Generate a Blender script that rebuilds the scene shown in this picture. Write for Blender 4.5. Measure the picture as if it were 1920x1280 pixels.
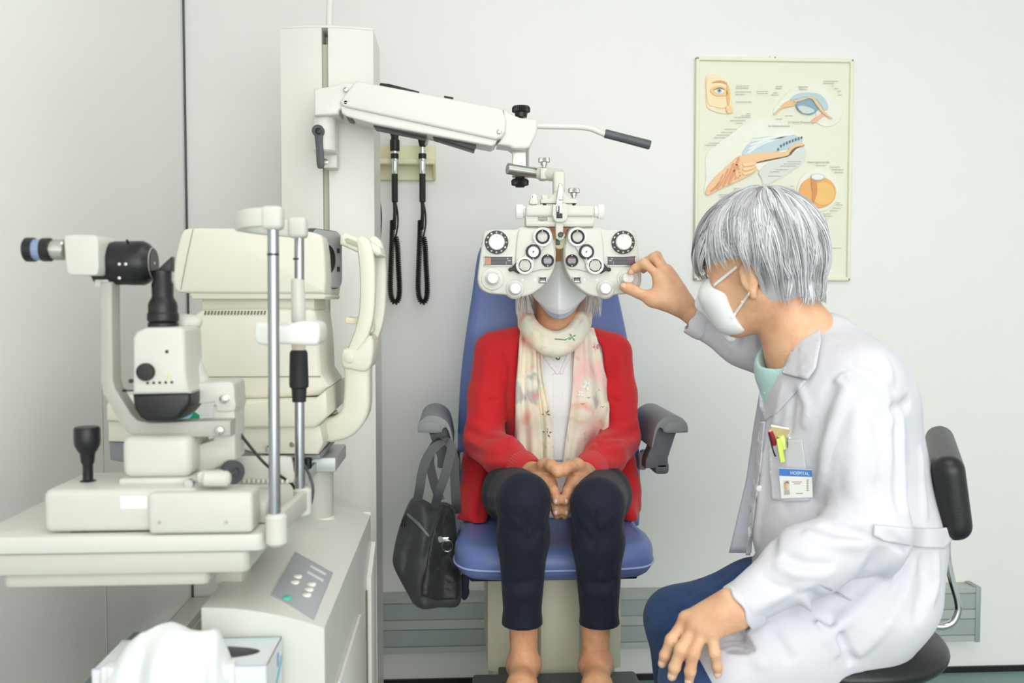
import bpy, bmesh, math, random
import numpy as np
from mathutils import Vector, Matrix, Euler

random.seed(7)
rng = np.random.RandomState(7)
for o in list(bpy.data.objects):
    bpy.data.objects.remove(o, do_unlink=True)
SC = bpy.context.scene
COL = SC.collection

# ------------------------------------------------------------------ camera, world, lights, exposure
FPX = 1750.0
CAM = Vector((0.0, 0.0, 1.15))
PITCH = math.atan(80.0 / FPX)
YAW = math.atan(0.057)
cd = bpy.data.cameras.new('camera')
cam = bpy.data.objects.new('camera', cd)
COL.objects.link(cam)
cam.location = CAM
cam.rotation_euler = (math.pi / 2 - PITCH, 0, -YAW)
cd.sensor_width = 36.0
cd.lens = 36.0 * FPX / 1920.0
cd.clip_start = 0.05
cd.dof.use_dof = True
cd.dof.focus_distance = 2.05
cd.dof.aperture_fstop = 4.5
SC.camera = cam

w = bpy.data.worlds.new('daylight')
SC.world = w
w.use_nodes = True
w.node_tree.nodes['Background'].inputs[0].default_value = (1.0, 1.0, 1.0, 1)
w.node_tree.nodes['Background'].inputs[1].default_value = 0.75

def area(name, loc, rot, sx, sy, power, col=(1, 1, 1)):
    d = bpy.data.lights.new(name, 'AREA')
    d.shape = 'RECTANGLE'; d.size = sx; d.size_y = sy; d.energy = power; d.color = col
    o = bpy.data.objects.new(name, d)
    COL.objects.link(o)
    o.location = loc; o.rotation_euler = rot
    return o

R_ = math.radians
def aim(loc, tgt):
    return (Vector(tgt) - Vector(loc)).to_track_quat('-Z', 'Y').to_euler()
area('ceiling_panel_light', (0.6, 0.85, 2.59), (0, 0, 0), 1.4, 1.2, 12, (1.0, 0.985, 0.975))
area('ceiling_panel_light', (0.4, -0.8, 2.59), (0, 0, 0), 1.6, 1.2, 14, (1.0, 0.985, 0.975))
area('front_fill_light', (1.0, -3.15, 1.35), aim((1.0, -3.15, 1.35), (0.9, 2.4, 1.0)), 4.2, 2.2, 122, (1.0, 0.985, 0.985))  # added broad fill from behind the camera; no window is known there

SC.view_settings.view_transform = 'Standard'
SC.view_settings.look = 'None'
SC.view_settings.exposure = 0.08
SC.view_settings.gamma = 1.0
SC.view_settings.use_curve_mapping = False
SC.cycles.max_bounces = 14
SC.cycles.diffuse_bounces = 11
SC.cycles.sample_clamp_indirect = 6.0

# ------------------------------------------------------------------ geometry helpers
_CR = Euler(cam.rotation_euler).to_matrix()

def P(px, py, Y):
    """the point of the plane y = Y seen at a pixel of the 1920 x 1280 photograph"""
    d = _CR @ Vector(((px - 960.0) / FPX, (640.0 - py) / FPX, -1.0))
    return CAM + d * (Y / d.y)

def S(Y):
    return Y / FPX

def srgb(h):
    if isinstance(h, str):
        h = h.lstrip('#')
        c = [int(h[i:i + 2], 16) / 255.0 for i in (0, 2, 4)]
    else:
        c = list(h)
    return tuple((x / 12.92 if x <= 0.04045 else ((x + 0.055) / 1.055) ** 2.4) for x in c) + (1.0,)

MATS = {}
def mat(name, col='#cccccc', rough=0.5, metal=0.0, var=0.04, vscale=6.0, bump=0.0, bscale=200.0, coat=0.0, sss=0.0,
        trans=0.0, spec=0.5, sheen=0.0, ior=1.45):
    if name in MATS:
        return MATS[name]
    m = bpy.data.materials.new(name)
    m.use_nodes = True
    nt = m.node_tree
    b = nt.nodes['Principled BSDF']
    c = srgb(col)
    b.inputs['Roughness'].default_value = rough
    b.inputs['Metallic'].default_value = metal
    b.inputs['IOR'].default_value = ior
    b.inputs['Coat Weight'].default_value = coat
    b.inputs['Specular IOR Level'].default_value = spec
    if sheen:
        b.inputs['Sheen Weight'].default_value = sheen
        b.inputs['Sheen Roughness'].default_value = 0.5
    if trans:
        b.inputs['Transmission Weight'].default_value = trans
    if sss:
        b.inputs['Subsurface Weight'].default_value = sss
        b.inputs['Subsurface Radius'].default_value = (0.012, 0.005, 0.003)
        b.inputs['Subsurface Scale'].default_value = 0.6
    tc = nt.nodes.new('ShaderNodeTexCoord')
    if var:
        n = nt.nodes.new('ShaderNodeTexNoise')
        n.inputs['Scale'].default_value = vscale
        n.inputs['Detail'].default_value = 4
        nt.links.new(tc.outputs['Object'], n.inputs['Vector'])
        r = nt.nodes.new('ShaderNodeMix'); r.data_type = 'RGBA'
        r.inputs[6].default_value = tuple(max(0, x * (1 - var)) for x in c[:3]) + (1,)
        r.inputs[7].default_value = tuple(min(1, x * (1 + var)) for x in c[:3]) + (1,)
        nt.links.new(n.outputs['Fac'], r.inputs[0])
        nt.links.new(r.outputs[2], b.inputs['Base Color'])
    else:
        b.inputs['Base Color'].default_value = c
    if bump:
        n2 = nt.nodes.new('ShaderNodeTexNoise')
        n2.inputs['Scale'].default_value = bscale
        n2.inputs['Detail'].default_value = 3
        nt.links.new(tc.outputs['Object'], n2.inputs['Vector'])
        bp = nt.nodes.new('ShaderNodeBump')
        bp.inputs['Strength'].default_value = bump
        bp.inputs['Distance'].default_value = 0.002
        nt.links.new(n2.outputs['Fac'], bp.inputs['Height'])
        nt.links.new(bp.outputs['Normal'], b.inputs['Normal'])
    MATS[name] = m
    return m

ORG = {}
def tag(o, label=None, cat=None, group=None, kind=None):
    if label: o['label'] = label
    if cat: o['category'] = cat
    if group: o['group'] = group
    if kind: o['kind'] = kind
    return o

def E(name, loc, label, cat, group=None):
    o = bpy.data.objects.new(name, None)
    o.empty_display_size = 0.05
    COL.objects.link(o)
    o.location = loc
    ORG[o.name] = Vector(loc)
    return tag(o, label, cat, group)

def link_mesh(name, me, m, parent=None, label=None, angle=35, smooth=True):
    if parent is not None:
        off = ORG[parent.name]
        me.transform(Matrix.Translation(-off))
    else:
        off = Vector((0, 0, 0))
    if m is not None:
        for mm in (m if isinstance(m, (list, tuple)) else [m]):
            me.materials.append(mm)
    if smooth and len(me.polygons):
        me.shade_smooth()
        if angle is not None:
            me.set_sharp_from_angle(angle=R_(angle))
    o = bpy.data.objects.new(name, me)
    COL.objects.link(o)
    o.parent = parent
    ORG[o.name] = off
    if label: o['label'] = label
    return o

def obj(name, bm, m, parent=None, label=None, angle=35, recalc=True):
    if recalc:
        bmesh.ops.recalc_face_normals(bm, faces=bm.faces)
    me = bpy.data.meshes.new(name)
    bm.to_mesh(me); bm.free()
    return link_mesh(name, me, m, parent, label, angle)

def settle(o):
    """move a single-mesh thing's origin to its base"""
    me = o.data
    co = np.empty(len(me.vertices) * 3, dtype=np.float32); me.vertices.foreach_get('co', co)
    co = co.reshape(-1, 3)
    c = Vector(((co[:, 0].min() + co[:, 0].max()) / 2, (co[:, 1].min() + co[:, 1].max()) / 2, co[:, 2].min()))
    me.transform(Matrix.Translation(-c)); o.location = c
    return o

def BM():
    return bmesh.new()

def merge(bm, t):
    me = bpy.data.meshes.new('tmp'); t.to_mesh(me); t.free()
    bm.from_mesh(me); bpy.data.meshes.remove(me)

def frame(o, z, x=None):
    z = Vector(z).normalized()
    if x is None:
        x = Vector((1, 0, 0)) if abs(z.x) < 0.9 else Vector((0, 0, 1))
    x = Vector(x); x = (x - z * x.dot(z)).normalized()
    y = z.cross(x)
    M = Matrix((x, y, z)).transposed().to_4x4()
    M.translation = Vector(o)
    return M

def rbox(bm, c, size, bev=0.0, seg=2, rot=None, mi=0):
    t = bmesh.new()
    bmesh.ops.create_cube(t, size=1.0)
    bmesh.ops.scale(t, vec=Vector(size), verts=t.verts)
    if bev > 0:
        bmesh.ops.bevel(t, geom=list(t.edges), offset=min(bev, min(size) * 0.49), segments=seg, profile=0.5, affect='EDGES')
    M = Matrix.Translation(Vector(c))
    if rot is not None:
        M = M @ (rot.to_4x4() if not isinstance(rot, Euler) else rot.to_matrix().to_4x4())
    bmesh.ops.transform(t, matrix=M, verts=t.verts)
    for f in t.faces: f.material_index = mi
    merge(bm, t)

def pbox(bm, x0, y0, x1, y1, Y, depth, bev=0.0, seg=2, mi=0):
    """a box whose front face covers a pixel rectangle at depth Y and runs back by depth"""
    a = P(x0, y0, Y); b = P(x1, y1, Y)
    rbox(bm, ((a.x + b.x) / 2, Y + depth / 2, (a.z + b.z) / 2), (abs(b.x - a.x), depth, abs(a.z - b.z)), bev, seg, None, mi)

def prism(bm, pts, ext, bev=0.0, seg=2, side_bev=0.0, mi=0):
    """polygon of 3-D points extruded by a vector, rim edges rounded"""
    t = bmesh.new()
    vs = [t.verts.new(p) for p in pts]
    f = t.faces.new(vs)
    r = bmesh.ops.extrude_face_region(t, geom=[f])
    nv = [v for v in r['geom'] if isinstance(v, bmesh.types.BMVert)]
    bmesh.ops.translate(t, vec=Vector(ext), verts=nv)
    bmesh.ops.recalc_face_normals(t, faces=t.faces)
    if bev > 0:
        nvs = set(nv); ovs = set(vs)
        ed = [e for e in t.edges if (e.verts[0] in nvs) == (e.verts[1] in nvs)]
        bmesh.ops.bevel(t, geom=ed, offset=bev, segments=seg, profile=0.5, affect='EDGES', clamp_overlap=True)
    for q in t.faces: q.material_index = mi
    merge(bm, t)

def pprism(bm, pix, Y, depth, bev=0.0, seg=2, mi=0):
    prism(bm, [P(x, y, Y) for x, y in pix], (0, depth, 0), bev, seg, mi=mi)

def smooth2d(pts, n=4, closed=True):
    out = []
    N = len(pts)
    rngi = range(N) if closed else range(N - 1)
    for i in rngi:
        if closed:
            p = [pts[(i + k) % N] for k in (-1, 0, 1, 2)]
        else:
            p = [pts[max(0, min(N - 1, i + k))] for k in (-1, 0, 1, 2)]
        p = [Vector(q) for q in p]
        for j in range(n):
            t = j / n
            out.append(0.5 * ((2 * p[1]) + (-p[0] + p[2]) * t + (2 * p[0] - 5 * p[1] + 4 * p[2] - p[3]) * t * t + (-p[0] + 3 * p[1] - 3 * p[2] + p[3]) * t ** 3))
    if not closed:
        out.append(Vector(pts[-1]))
    return out

def lathe(bm, o, axis, prof, n=28, x=None, ridges=0, rdepth=0.0, ridge_rings=(), mi=0):
    M = frame(o, axis, x)
    rings = []
    for k, (r, h) in enumerate(prof):
        if r <= 1e-7:
            rings.append([bm.verts.new(M @ Vector((0, 0, h)))])
        else:
            vs = []
            for i in range(n):
                a = 2 * math.pi * i / n
                rr = r
                if k in ridge_rings and ridges:
                    rr = r - (rdepth if (i % 2) else 0.0)
                vs.append(bm.verts.new(M @ Vector((rr * math.cos(a), rr * math.sin(a), h))))
            rings.append(vs)
    fs = []
    for a, b in zip(rings, rings[1:]):
        if len(a) == 1 and len(b) == 1: continue
        for i in range(n):
            j = (i + 1) % n
            try:
                if len(a) == 1: fs.append(bm.faces.new((a[0], b[i], b[j])))
                elif len(b) == 1: fs.append(bm.faces.new((a[i], b[0], a[j])))
                else: fs.append(bm.faces.new((a[i], b[i], b[j], a[j])))
            except ValueError: pass
    for f in fs: f.material_index = mi

def cyl(bm, a, b, ra, rb=None, n=20, bev=0.0, mi=0):
    a = Vector(a); b = Vector(b); rb = ra if rb is None else rb
    L = (b - a).length
    if bev > 0:
        pr = [(0, 0), (ra - bev, 0), (ra, bev), (rb, L - bev), (rb - bev, L), (0, L)]
    else:
        pr = [(0, 0), (ra, 0), (rb, L), (0, L)]
    lathe(bm, a, b - a, pr, n, mi=mi)

def frames_along(pts):
    n = len(pts); T = []
    for i in range(n):
        T.append((pts[min(i + 1, n - 1)] - pts[max(i - 1, 0)]).normalized())
    up = Vector((0, 0, 1)) if abs(T[0].z) < 0.9 else Vector((0, 1, 0))
    N = (up - T[0] * up.dot(T[0])).normalized()
    out = [(T[0], N, T[0].cross(N))]
    for i in range(1, n):
        N = N - T[i] * N.dot(T[i]); N.normalize()
        out.append((T[i], N, T[i].cross(N)))
    return out

def tube(bm, pts, r, n=10, sub=0, caps=True, mi=0, flat=None):
    pts = [Vector(p) for p in pts]
    rs = list(r) if isinstance(r, (list, tuple)) else [r] * len(pts)
    if sub:
        q = smooth2d(pts, sub, False)
        rr = []
        for i in range(len(rs) - 1):
            for j in range(sub): rr.append(rs[i] + (rs[i + 1] - rs[i]) * j / sub)
        rr.append(rs[-1]); pts, rs = q, rr
    fr = frames_along(pts)
    rings = []
    for p, rad, (T, N, B_) in zip(pts, rs, fr):
        rings.append([bm.verts.new(p + (N * math.cos(2 * math.pi * i / n) + B_ * math.sin(2 * math.pi * i / n) * (flat or 1.0)) * rad) for i in range(n)])
    fs = []
    for a, b in zip(rings, rings[1:]):
        for i in range(n):
            j = (i + 1) % n
            fs.append(bm.faces.new((a[i], a[j], b[j], b[i])))
    if caps:
        fs.append(bm.faces.new(rings[0][::-1])); fs.append(bm.faces.new(rings[-1]))
    for f in fs: f.material_index = mi

def sweep(bm, pts, w, t, side, sub=0, caps=True, bev=0.0, mi=0):
    """rectangular bar: width w across 'side', thickness t; w, t and side may be per-point lists"""
    pts = [Vector(p) for p in pts]
    n = len(pts)
    ws = list(w) if isinstance(w, (list, tuple)) else [w] * n
    ts = list(t) if isinstance(t, (list, tuple)) else [t] * n
    sd = [Vector(s) for s in side] if isinstance(side, (list, tuple)) and isinstance(side[0], (list, tuple, Vector)) else [Vector(side)] * n
    if sub:
        def lin(L):
            o = []
            for i in range(n - 1):
                for j in range(sub):
                    o.append(L[i] + (L[i + 1] - L[i]) * (j / sub))
            o.append(L[-1]); return o
        pts2 = smooth2d(pts, sub, False); ws, ts, sd = lin(ws), lin(ts), lin(sd); pts = pts2
        n = len(pts)
    rings = []
    for i in range(n):
        T = (pts[min(i + 1, n - 1)] - pts[max(i - 1, 0)]).normalized()
        s = sd[i] - T * sd[i].dot(T); s.normalize()
        u = T.cross(s)
        a, b = ws[i] / 2, ts[i] / 2
        c = min(bev, a * 0.98, b * 0.98)
        if c > 0:
            d = c * 0.3
            prof = [(a, b - c), (a - d, b - d), (a - c, b), (-a + c, b), (-a + d, b - d), (-a, b - c), (-a, -b + c), (-a + d, -b + d), (-a + c, -b), (a - c, -b), (a - d, -b + d), (a, -b + c)]
        else:
            prof = [(a, b), (-a, b), (-a, -b), (a, -b)]
        rings.append([bm.verts.new(pts[i] + s * q[0] + u * q[1]) for q in prof])
    m = len(rings[0]); fs = []
    for a, b in zip(rings, rings[1:]):
        for i in range(m):
            j = (i + 1) % m
            fs.append(bm.faces.new((a[i], a[j], b[j], b[i])))
    if caps:
        fs.append(bm.faces.new(rings[0][::-1])); fs.append(bm.faces.new(rings[-1]))
    for f in fs: f.material_index = mi

def disc(bm, px, py, Y, prof, n=32, axis=(0, -1, 0), **kw):
    """lathe towards the viewer; radii and heights in pixels at depth Y"""
    s = S(Y)
    lathe(bm, P(px, py, Y), axis, [(r * s, h * s) for r, h in prof], n, **kw)

def ell(bm, c, r, rot=None, u=20, v=12, mi=0):
    t = bmesh.new()
    bmesh.ops.create_uvsphere(t, u_segments=u, v_segments=v, radius=1.0)
    bmesh.ops.scale(t, vec=Vector(r), verts=t.verts)
    M = Matrix.Translation(Vector(c))
    if rot is not None: M = M @ rot.to_4x4()
    bmesh.ops.transform(t, matrix=M, verts=t.verts)
    for f in t.faces: f.material_index = mi
    merge(bm, t)

def text_obj(name, s, size, M, m, parent=None, ext=0.0002, align='CENTER', label=None):
    cu = bpy.data.curves.new(name, 'FONT')
    cu.body = s; cu.size = size; cu.extrude = ext
    cu.align_x = align; cu.align_y = 'CENTER'
    t = bpy.data.objects.new('tmp_text', cu)
    COL.objects.link(t)
    dg = bpy.context.evaluated_depsgraph_get()
    me = bpy.data.meshes.new_from_object(t.evaluated_get(dg))
    bpy.data.objects.remove(t, do_unlink=True)
    bpy.data.curves.remove(cu)
    me.materials.clear()
    me.transform(M)
    return link_mesh(name, me, m, parent, label, smooth=False)

FACING = Matrix.Rotation(math.pi / 2, 4, 'X')      # text plane turned to face -Y

# ------------------------------------------------------------------ implicit surfaces for bodies, cloth and cushions
class Grid:
    def __init__(self, lo, hi, h):
        self.lo = np.array(lo, dtype=np.float64); self.h = float(h)
        self.n = [int(math.ceil((hi[i] - lo[i]) / h)) + 1 for i in range(3)]
        self.ax = [(self.lo[i] + h * np.arange(self.n[i])).astype(np.float32) for i in range(3)]
    def new(self, v=1.0):
        return np.full(self.n, v, dtype=np.float32)
    def sl(self, blo, bhi):
        out = []
        for i in range(3):
            a = int(max(0, math.floor((blo[i] - self.lo[i]) / self.h)))
            b = int(min(self.n[i], math.ceil((bhi[i] - self.lo[i]) / self.h) + 1))
            if b <= a: return None
            out.append(slice(a, b))
        return tuple(out)
    def xyz(self, sl=None):
        ax = self.ax if sl is None else [self.ax[i][sl[i]] for i in range(3)]
        return ax[0][:, None, None], ax[1][None, :, None], ax[2][None, None, :]
    def add(self, D, prim, k=0.0, sub=False):
        f, blo, bhi = prim
        m = 2.5 * k + 4 * self.h
        sl = self.sl(np.array(blo) - m, np.array(bhi) + m)
        if sl is None: return D
        v = f(*self.xyz(sl)).astype(np.float32)
        d = D[sl]
        if sub:
            v = -v
            if k > 0:
                hh = np.maximum(k - np.abs(d - v), 0) / k
                D[sl] = np.maximum(d, v) + hh * hh * k * 0.25
            else: D[sl] = np.maximum(d, v)
        else:
            if k > 0:
                hh = np.maximum(k - np.abs(d - v), 0) / k
                D[sl] = np.minimum(d, v) - hh * hh * k * 0.25
            else: D[sl] = np.minimum(d, v)
        return D
    def fold(self, D, pts, w, amp):
        """raise (amp>0) or sink (amp<0) the surface along a polyline"""
        for a, b in zip(pts, pts[1:]):
            a = Vector(a); b = Vector(b)
            blo = [min(a[i], b[i]) - 3 * w for i in range(3)]; bhi = [max(a[i], b[i]) + 3 * w for i in range(3)]
            sl = self.sl(blo, bhi)
            if sl is None: continue
            x, y, z = self.xyz(sl)
            ab = b - a; L2 = max(ab.dot(ab), 1e-9)
            t = ((x - a.x) * ab.x + (y - a.y) * ab.y + (z - a.z) * ab.z) / L2
            tc = np.clip(t, 0, 1)
            d2 = (x - a.x - tc * ab.x) ** 2 + (y - a.y - tc * ab.y) ** 2 + (z - a.z - tc * ab.z) ** 2
            D[sl] -= (amp * np.exp(-d2 / (w * w)) * np.sin(np.pi * np.clip(0.12 + 0.76 * t, 0, 1))).astype(np.float32)
        return D

def rc(a, b, ra, rb=None):
    a = Vector(a); b = Vector(b); rb = ra if rb is None else rb
    ab = b - a; L2 = max(ab.dot(ab), 1e-12)
    def f(x, y, z):
        t = np.clip(((x - a.x) * ab.x + (y - a.y) * ab.y + (z - a.z) * ab.z) / L2, 0, 1)
        return np.sqrt((x - a.x - t * ab.x) ** 2 + (y - a.y - t * ab.y) ** 2 + (z - a.z - t * ab.z) ** 2) - (ra + t * (rb - ra))
    r = max(ra, rb)
    return f, [min(a[i], b[i]) - r for i in range(3)], [max(a[i], b[i]) + r for i in range(3)]

def el(c, r, rot=None):
    c = Vector(c); r = Vector(r)
    Ri = (rot.to_3x3() if rot is not None else Matrix.Identity(3)).transposed()
    def f(x, y, z):
        dx, dy, dz = x - c.x, y - c.y, z - c.z
        q = [Ri[i][0] * dx + Ri[i][1] * dy + Ri[i][2] * dz for i in range(3)]
        k0 = np.sqrt((q[0] / r.x) ** 2 + (q[1] / r.y) ** 2 + (q[2] / r.z) ** 2)
        k1 = np.sqrt((q[0] / r.x ** 2) ** 2 + (q[1] / r.y ** 2) ** 2 + (q[2] / r.z ** 2) ** 2)
        return k0 * (k0 - 1.0) / np.maximum(k1, 1e-6)
    m = max(r)
    return f, [c[i] - m for i in range(3)], [c[i] + m for i in range(3)]

def bx(c, half, rot=None, rnd=0.0):
    c = Vector(c); hf = Vector(half) - Vector((rnd, rnd, rnd))
    Ri = (rot.to_3x3() if rot is not None else Matrix.Identity(3)).transposed()
    def f(x, y, z):
        dx, dy, dz = x - c.x, y - c.y, z - c.z
        q = [np.abs(Ri[i][0] * dx + Ri[i][1] * dy + Ri[i][2] * dz) - hf[i] for i in range(3)]
        o = np.sqrt(np.maximum(q[0], 0) ** 2 + np.maximum(q[1], 0) ** 2 + np.maximum(q[2], 0) ** 2)
        return o + np.minimum(np.maximum(np.maximum(q[0], q[1]), q[2]), 0) - rnd
    m = Vector(half).length
    return f, [c[i] - m for i in range(3)], [c[i] + m for i in range(3)]

def snet(D, lo, h):
    S_ = D < 0
    c = np.zeros(tuple(n - 1 for n in D.shape), dtype=np.uint8)
    offs = [(i, j, k) for i in (0, 1) for j in (0, 1) for k in (0, 1)]
    n0, n1, n2 = D.shape
    for i, j, k in offs:
        c += S_[i:n0 - 1 + i, j:n1 - 1 + j, k:n2 - 1 + k]
    mask = (c > 0) & (c < 8)
    idx = np.full(mask.shape, -1, dtype=np.int32)
    I = np.argwhere(mask)
    idx[mask] = np.arange(len(I))
    vals = np.stack([D[I[:, 0] + i, I[:, 1] + j, I[:, 2] + k] for i, j, k in offs], 1)
    acc = np.zeros((len(I), 3)); cnt = np.zeros(len(I))
    O = np.array(offs, dtype=np.float64)
    for a in range(8):
        for b in range(a + 1, 8):
            if np.abs(O[a] - O[b]).sum() != 1: continue
            va, vb = vals[:, a], vals[:, b]
            m = (va < 0) != (vb < 0)
            t = np.where(m, va / np.where(m, va - vb, 1), 0)
            acc += np.where(m[:, None], O[a] + t[:, None] * (O[b] - O[a]), 0)
            cnt += m
    V = (I + acc / cnt[:, None]) * h + np.asarray(lo)
    F = []
    for ax in range(3):
        s0 = [slice(1, -1)] * 3; s1 = [slice(1, -1)] * 3
        s0[ax] = slice(0, -1); s1[ax] = slice(1, None)
        A = S_[tuple(s0)]; B_ = S_[tuple(s1)]
        for flip in (False, True):
            E_ = np.argwhere((A & ~B_) if not flip else (~A & B_))
            if not len(E_): continue
            base = E_.copy()
            u, v = (ax + 1) % 3, (ax + 2) % 3
            base[:, u] += 1; base[:, v] += 1
            q = []
            for du, dv in ((-1, -1), (0, -1), (0, 0), (-1, 0)):
                p = base.copy(); p[:, u] += du; p[:, v] += dv
                q.append(idx[p[:, 0], p[:, 1], p[:, 2]])
            q = np.stack(q, 1)
            F.append(q[:, ::-1] if flip else q)
    F = np.concatenate(F) if F else np.zeros((0, 4), int)
    return V, F

def vsmooth(V, F, it=1, lam=0.5):
    e = np.concatenate([F[:, [0, 1]], F[:, [1, 2]], F[:, [2, 3]], F[:, [3, 0]]])
    e = np.concatenate([e, e[:, ::-1]])
    cnt = np.maximum(np.bincount(e[:, 0], minlength=len(V)), 1)
    for _ in range(it):
        M = np.stack([np.bincount(e[:, 0], weights=V[e[:, 1], i], minlength=len(V)) for i in range(3)], 1) / cnt[:, None]
        V = V + lam * (M - V)
    return V

def np_mesh(name, V, F):
    me = bpy.data.meshes.new(name)
    k = F.shape[1]
    me.vertices.add(len(V)); me.vertices.foreach_set('co', np.asarray(V, dtype=np.float32).ravel())
    me.loops.add(F.size); me.loops.foreach_set('vertex_index', F.astype(np.int32).ravel())
    me.polygons.add(len(F)); me.polygons.foreach_set('loop_start', (np.arange(len(F)) * k).astype(np.int32))
    me.update(calc_edges=True)
    return me

def field_obj(name, G, D, m, parent=None, label=None, smooth=2, angle=None, colour=None):
    V, F = snet(D, G.lo, G.h)
    if smooth: V = vsmooth(V, F, smooth, 0.5)
    me = np_mesh(name, V, F)
    if colour is not None:
        a = me.color_attributes.new('Col', 'FLOAT_COLOR', 'POINT')
        a.data.foreach_set('color', colour(V).astype(np.float32).ravel())
    return link_mesh(name, me, m, parent, label, angle)
# ------------------------------------------------------------------ materials of the setting
M_wall = mat('wall_panel_white', '#e4e4e1', 0.32, var=0.012, vscale=1.5, bump=0.02, bscale=60)
M_wall_l = mat('wall_panel_gloss', '#f4f4f1', 0.16, var=0.012, vscale=1.5, bump=0.03, bscale=6)
M_floor = mat('floor_vinyl', '#7d9494', 0.5, var=0.18, vscale=160, bump=0.05)
M_ceil = mat('ceiling_tile', '#eeeeea', 0.8, var=0.02)
M_black = mat('black_plastic', '#17181a', 0.38, var=0.1)
M_rubber = mat('black_rubber', '#202124', 0.6, var=0.1, bump=0.1, bscale=400)
M_alu = mat('trunking_aluminium', '#a3aca9', 0.42, 0.25, var=0.03, vscale=30)
M_alu2 = mat('trunking_light_aluminium', '#b4bab6', 0.35, 0.25, var=0.03, vscale=30)
M_chrome = mat('chrome', '#d8d8d6', 0.12, 1.0, var=0.0)
M_rod = mat('rod_chrome', '#a4a6aa', 0.2, 1.0, var=0.0)
M_steel = mat('brushed_steel', '#c3c2bc', 0.27, 1.0, var=0.05, vscale=80)
M_white = mat('instrument_white', '#dbdbd4', 0.33, var=0.015, bump=0.03, bscale=500)
M_warm = mat('instrument_warm_white', '#dcdcd0', 0.4, var=0.015, bump=0.04, bscale=500)
M_cream = mat('instrument_cream', '#d8d5c6', 0.38, var=0.015, bump=0.03, bscale=500)
M_lamp = mat('slit_lamp_white', '#c9c9c0', 0.36, var=0.015, bump=0.03, bscale=500)
M_grey = mat('instrument_grey', '#8c9092', 0.45, var=0.03)
M_dkgrey = mat('dark_grey_plastic', '#4a4d50', 0.45, var=0.05)

XL, XR, YB, YF, ZC = -0.783, 3.3, 2.75, -3.3, 2.62

def struct(name, bm, m, label=None, angle=35, parent=None):
    o = obj(name, bm, m, parent, label, angle)
    if parent is None: o['kind'] = 'structure'
    return o

bm = BM(); rbox(bm, ((XL + XR) / 2, YB + 0.05, ZC / 2), (XR - XL + 0.2, 0.1, ZC)); struct('wall_back', bm, M_wall, 'white smooth panel wall behind the examination chair')
bm = BM(); rbox(bm, (XL - 0.05, (YB + YF) / 2, ZC / 2), (0.1, YB - YF, ZC)); struct('wall_left', bm, M_wall_l, 'white glossy panel wall on the left')
bm = BM(); rbox(bm, (XR + 0.05, (YB + YF) / 2, ZC / 2), (0.1, YB - YF, ZC)); struct('wall_right', bm, M_wall)
bm = BM(); rbox(bm, ((XL + XR) / 2, (YB + YF) / 2, -0.05), (XR - XL + 0.2, YB - YF + 0.2, 0.1)); struct('floor', bm, M_floor, 'blue-grey speckled vinyl floor')
bm = BM(); rbox(bm, ((XL + XR) / 2, (YB + YF) / 2, ZC + 0.05), (XR - XL + 0.2, YB - YF + 0.2, 0.1)); struct('ceiling', bm, M_ceil)
# dark joint in the corner between the two walls, and the panel joints
M_gap = mat('dark_joint', '#55585a', 0.7, var=0.0)
M_seam = mat('panel_seam', '#b9bbb4', 0.6, var=0.0)
bm = BM(); rbox(bm, (XL + 0.0025, YB - 0.003, ZC / 2), (0.005, 0.006, ZC - 0.002)); struct('trim_1', bm, M_gap, 'thin dark joint strip in the wall corner')
bm = BM(); rbox(bm, (XL + 0.0006, P(303, 1150, 1.0).y * 2.09, 0.5), (0.0012, 0.004, 0.98)); struct('trim_2', bm, M_seam)
bm = BM(); rbox(bm, (P(1645, 1250, YB).x, YB - 0.0006, 0.05), (0.004, 0.0012, 0.099)); struct('trim_3', bm, M_seam)
bm = BM(); rbox(bm, ((XL + XR) / 2, YB - 0.004, 0.009), (XR - XL - 0.02, 0.008, 0.018)); struct('baseboard_back', bm, M_black, 'thin black base strip along the back wall')

# aluminium cable trunking on the back wall
def trunking():
    y0 = YB - 0.062
    xa, xb = XL + 0.07, P(1829, 1150, y0).x
    zt, zb = P(900, 1118, y0).z, P(900, 1222, y0).z
    H = zt - zb
    r = E('cable_trunking', ((xa + xb) / 2, YB - 0.03, zb), 'long grey aluminium cable trunking with horizontal grooves on the back wall', 'trunking')
    bm = BM(); rbox(bm, ((xa + xb) / 2, YB - 0.029, (zt + zb) / 2), (xb - xa, 0.056, H - 0.003), 0.002)
    obj('body', bm, M_alu2, r)
    rows = [(0.0, 0.10, M_alu2), (0.115, 0.395, M_alu), (0.41, 0.575, M_alu2), (0.59, 0.875, M_alu), (0.89, 1.0, M_alu2)]
    for a, b, m in rows:
        bm = BM(); rbox(bm, ((xa + xb) / 2, y0 + 0.0025, zt - H * (a + b) / 2), (xb - xa, 0.005, H * (b - a)), 0.0009, 1)
        obj('cover_strip', bm, m, r)
    bm = BM(); rbox(bm, (xb + 0.007, YB - 0.0325, (zt + zb) / 2), (0.016, 0.065, H + 0.004), 0.002)
    obj('end_cap', bm, mat('trunking_cap', '#98a2a6', 0.45, 0.1), r, 'smooth grey end cap')
    return zt, zb
ZT, ZBt = trunking()
r = E('cable_trunking', (XL + 0.03, 2.2, ZBt), 'white cable trunking low on the left wall behind the trolley', 'trunking')
bm = BM(); rbox(bm, (XL + 0.031, 2.02, (ZT + ZBt) / 2), (0.058, 1.42, ZT - ZBt), 0.003); obj('body', bm, M_white, r)
for k in (0.3, 0.7):
    bm = BM(); rbox(bm, (XL + 0.0605, 2.02, ZBt + (ZT - ZBt) * k), (0.002, 1.41, 0.05), 0.0008, 1); obj('cover_strip', bm, M_white, r)

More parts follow.
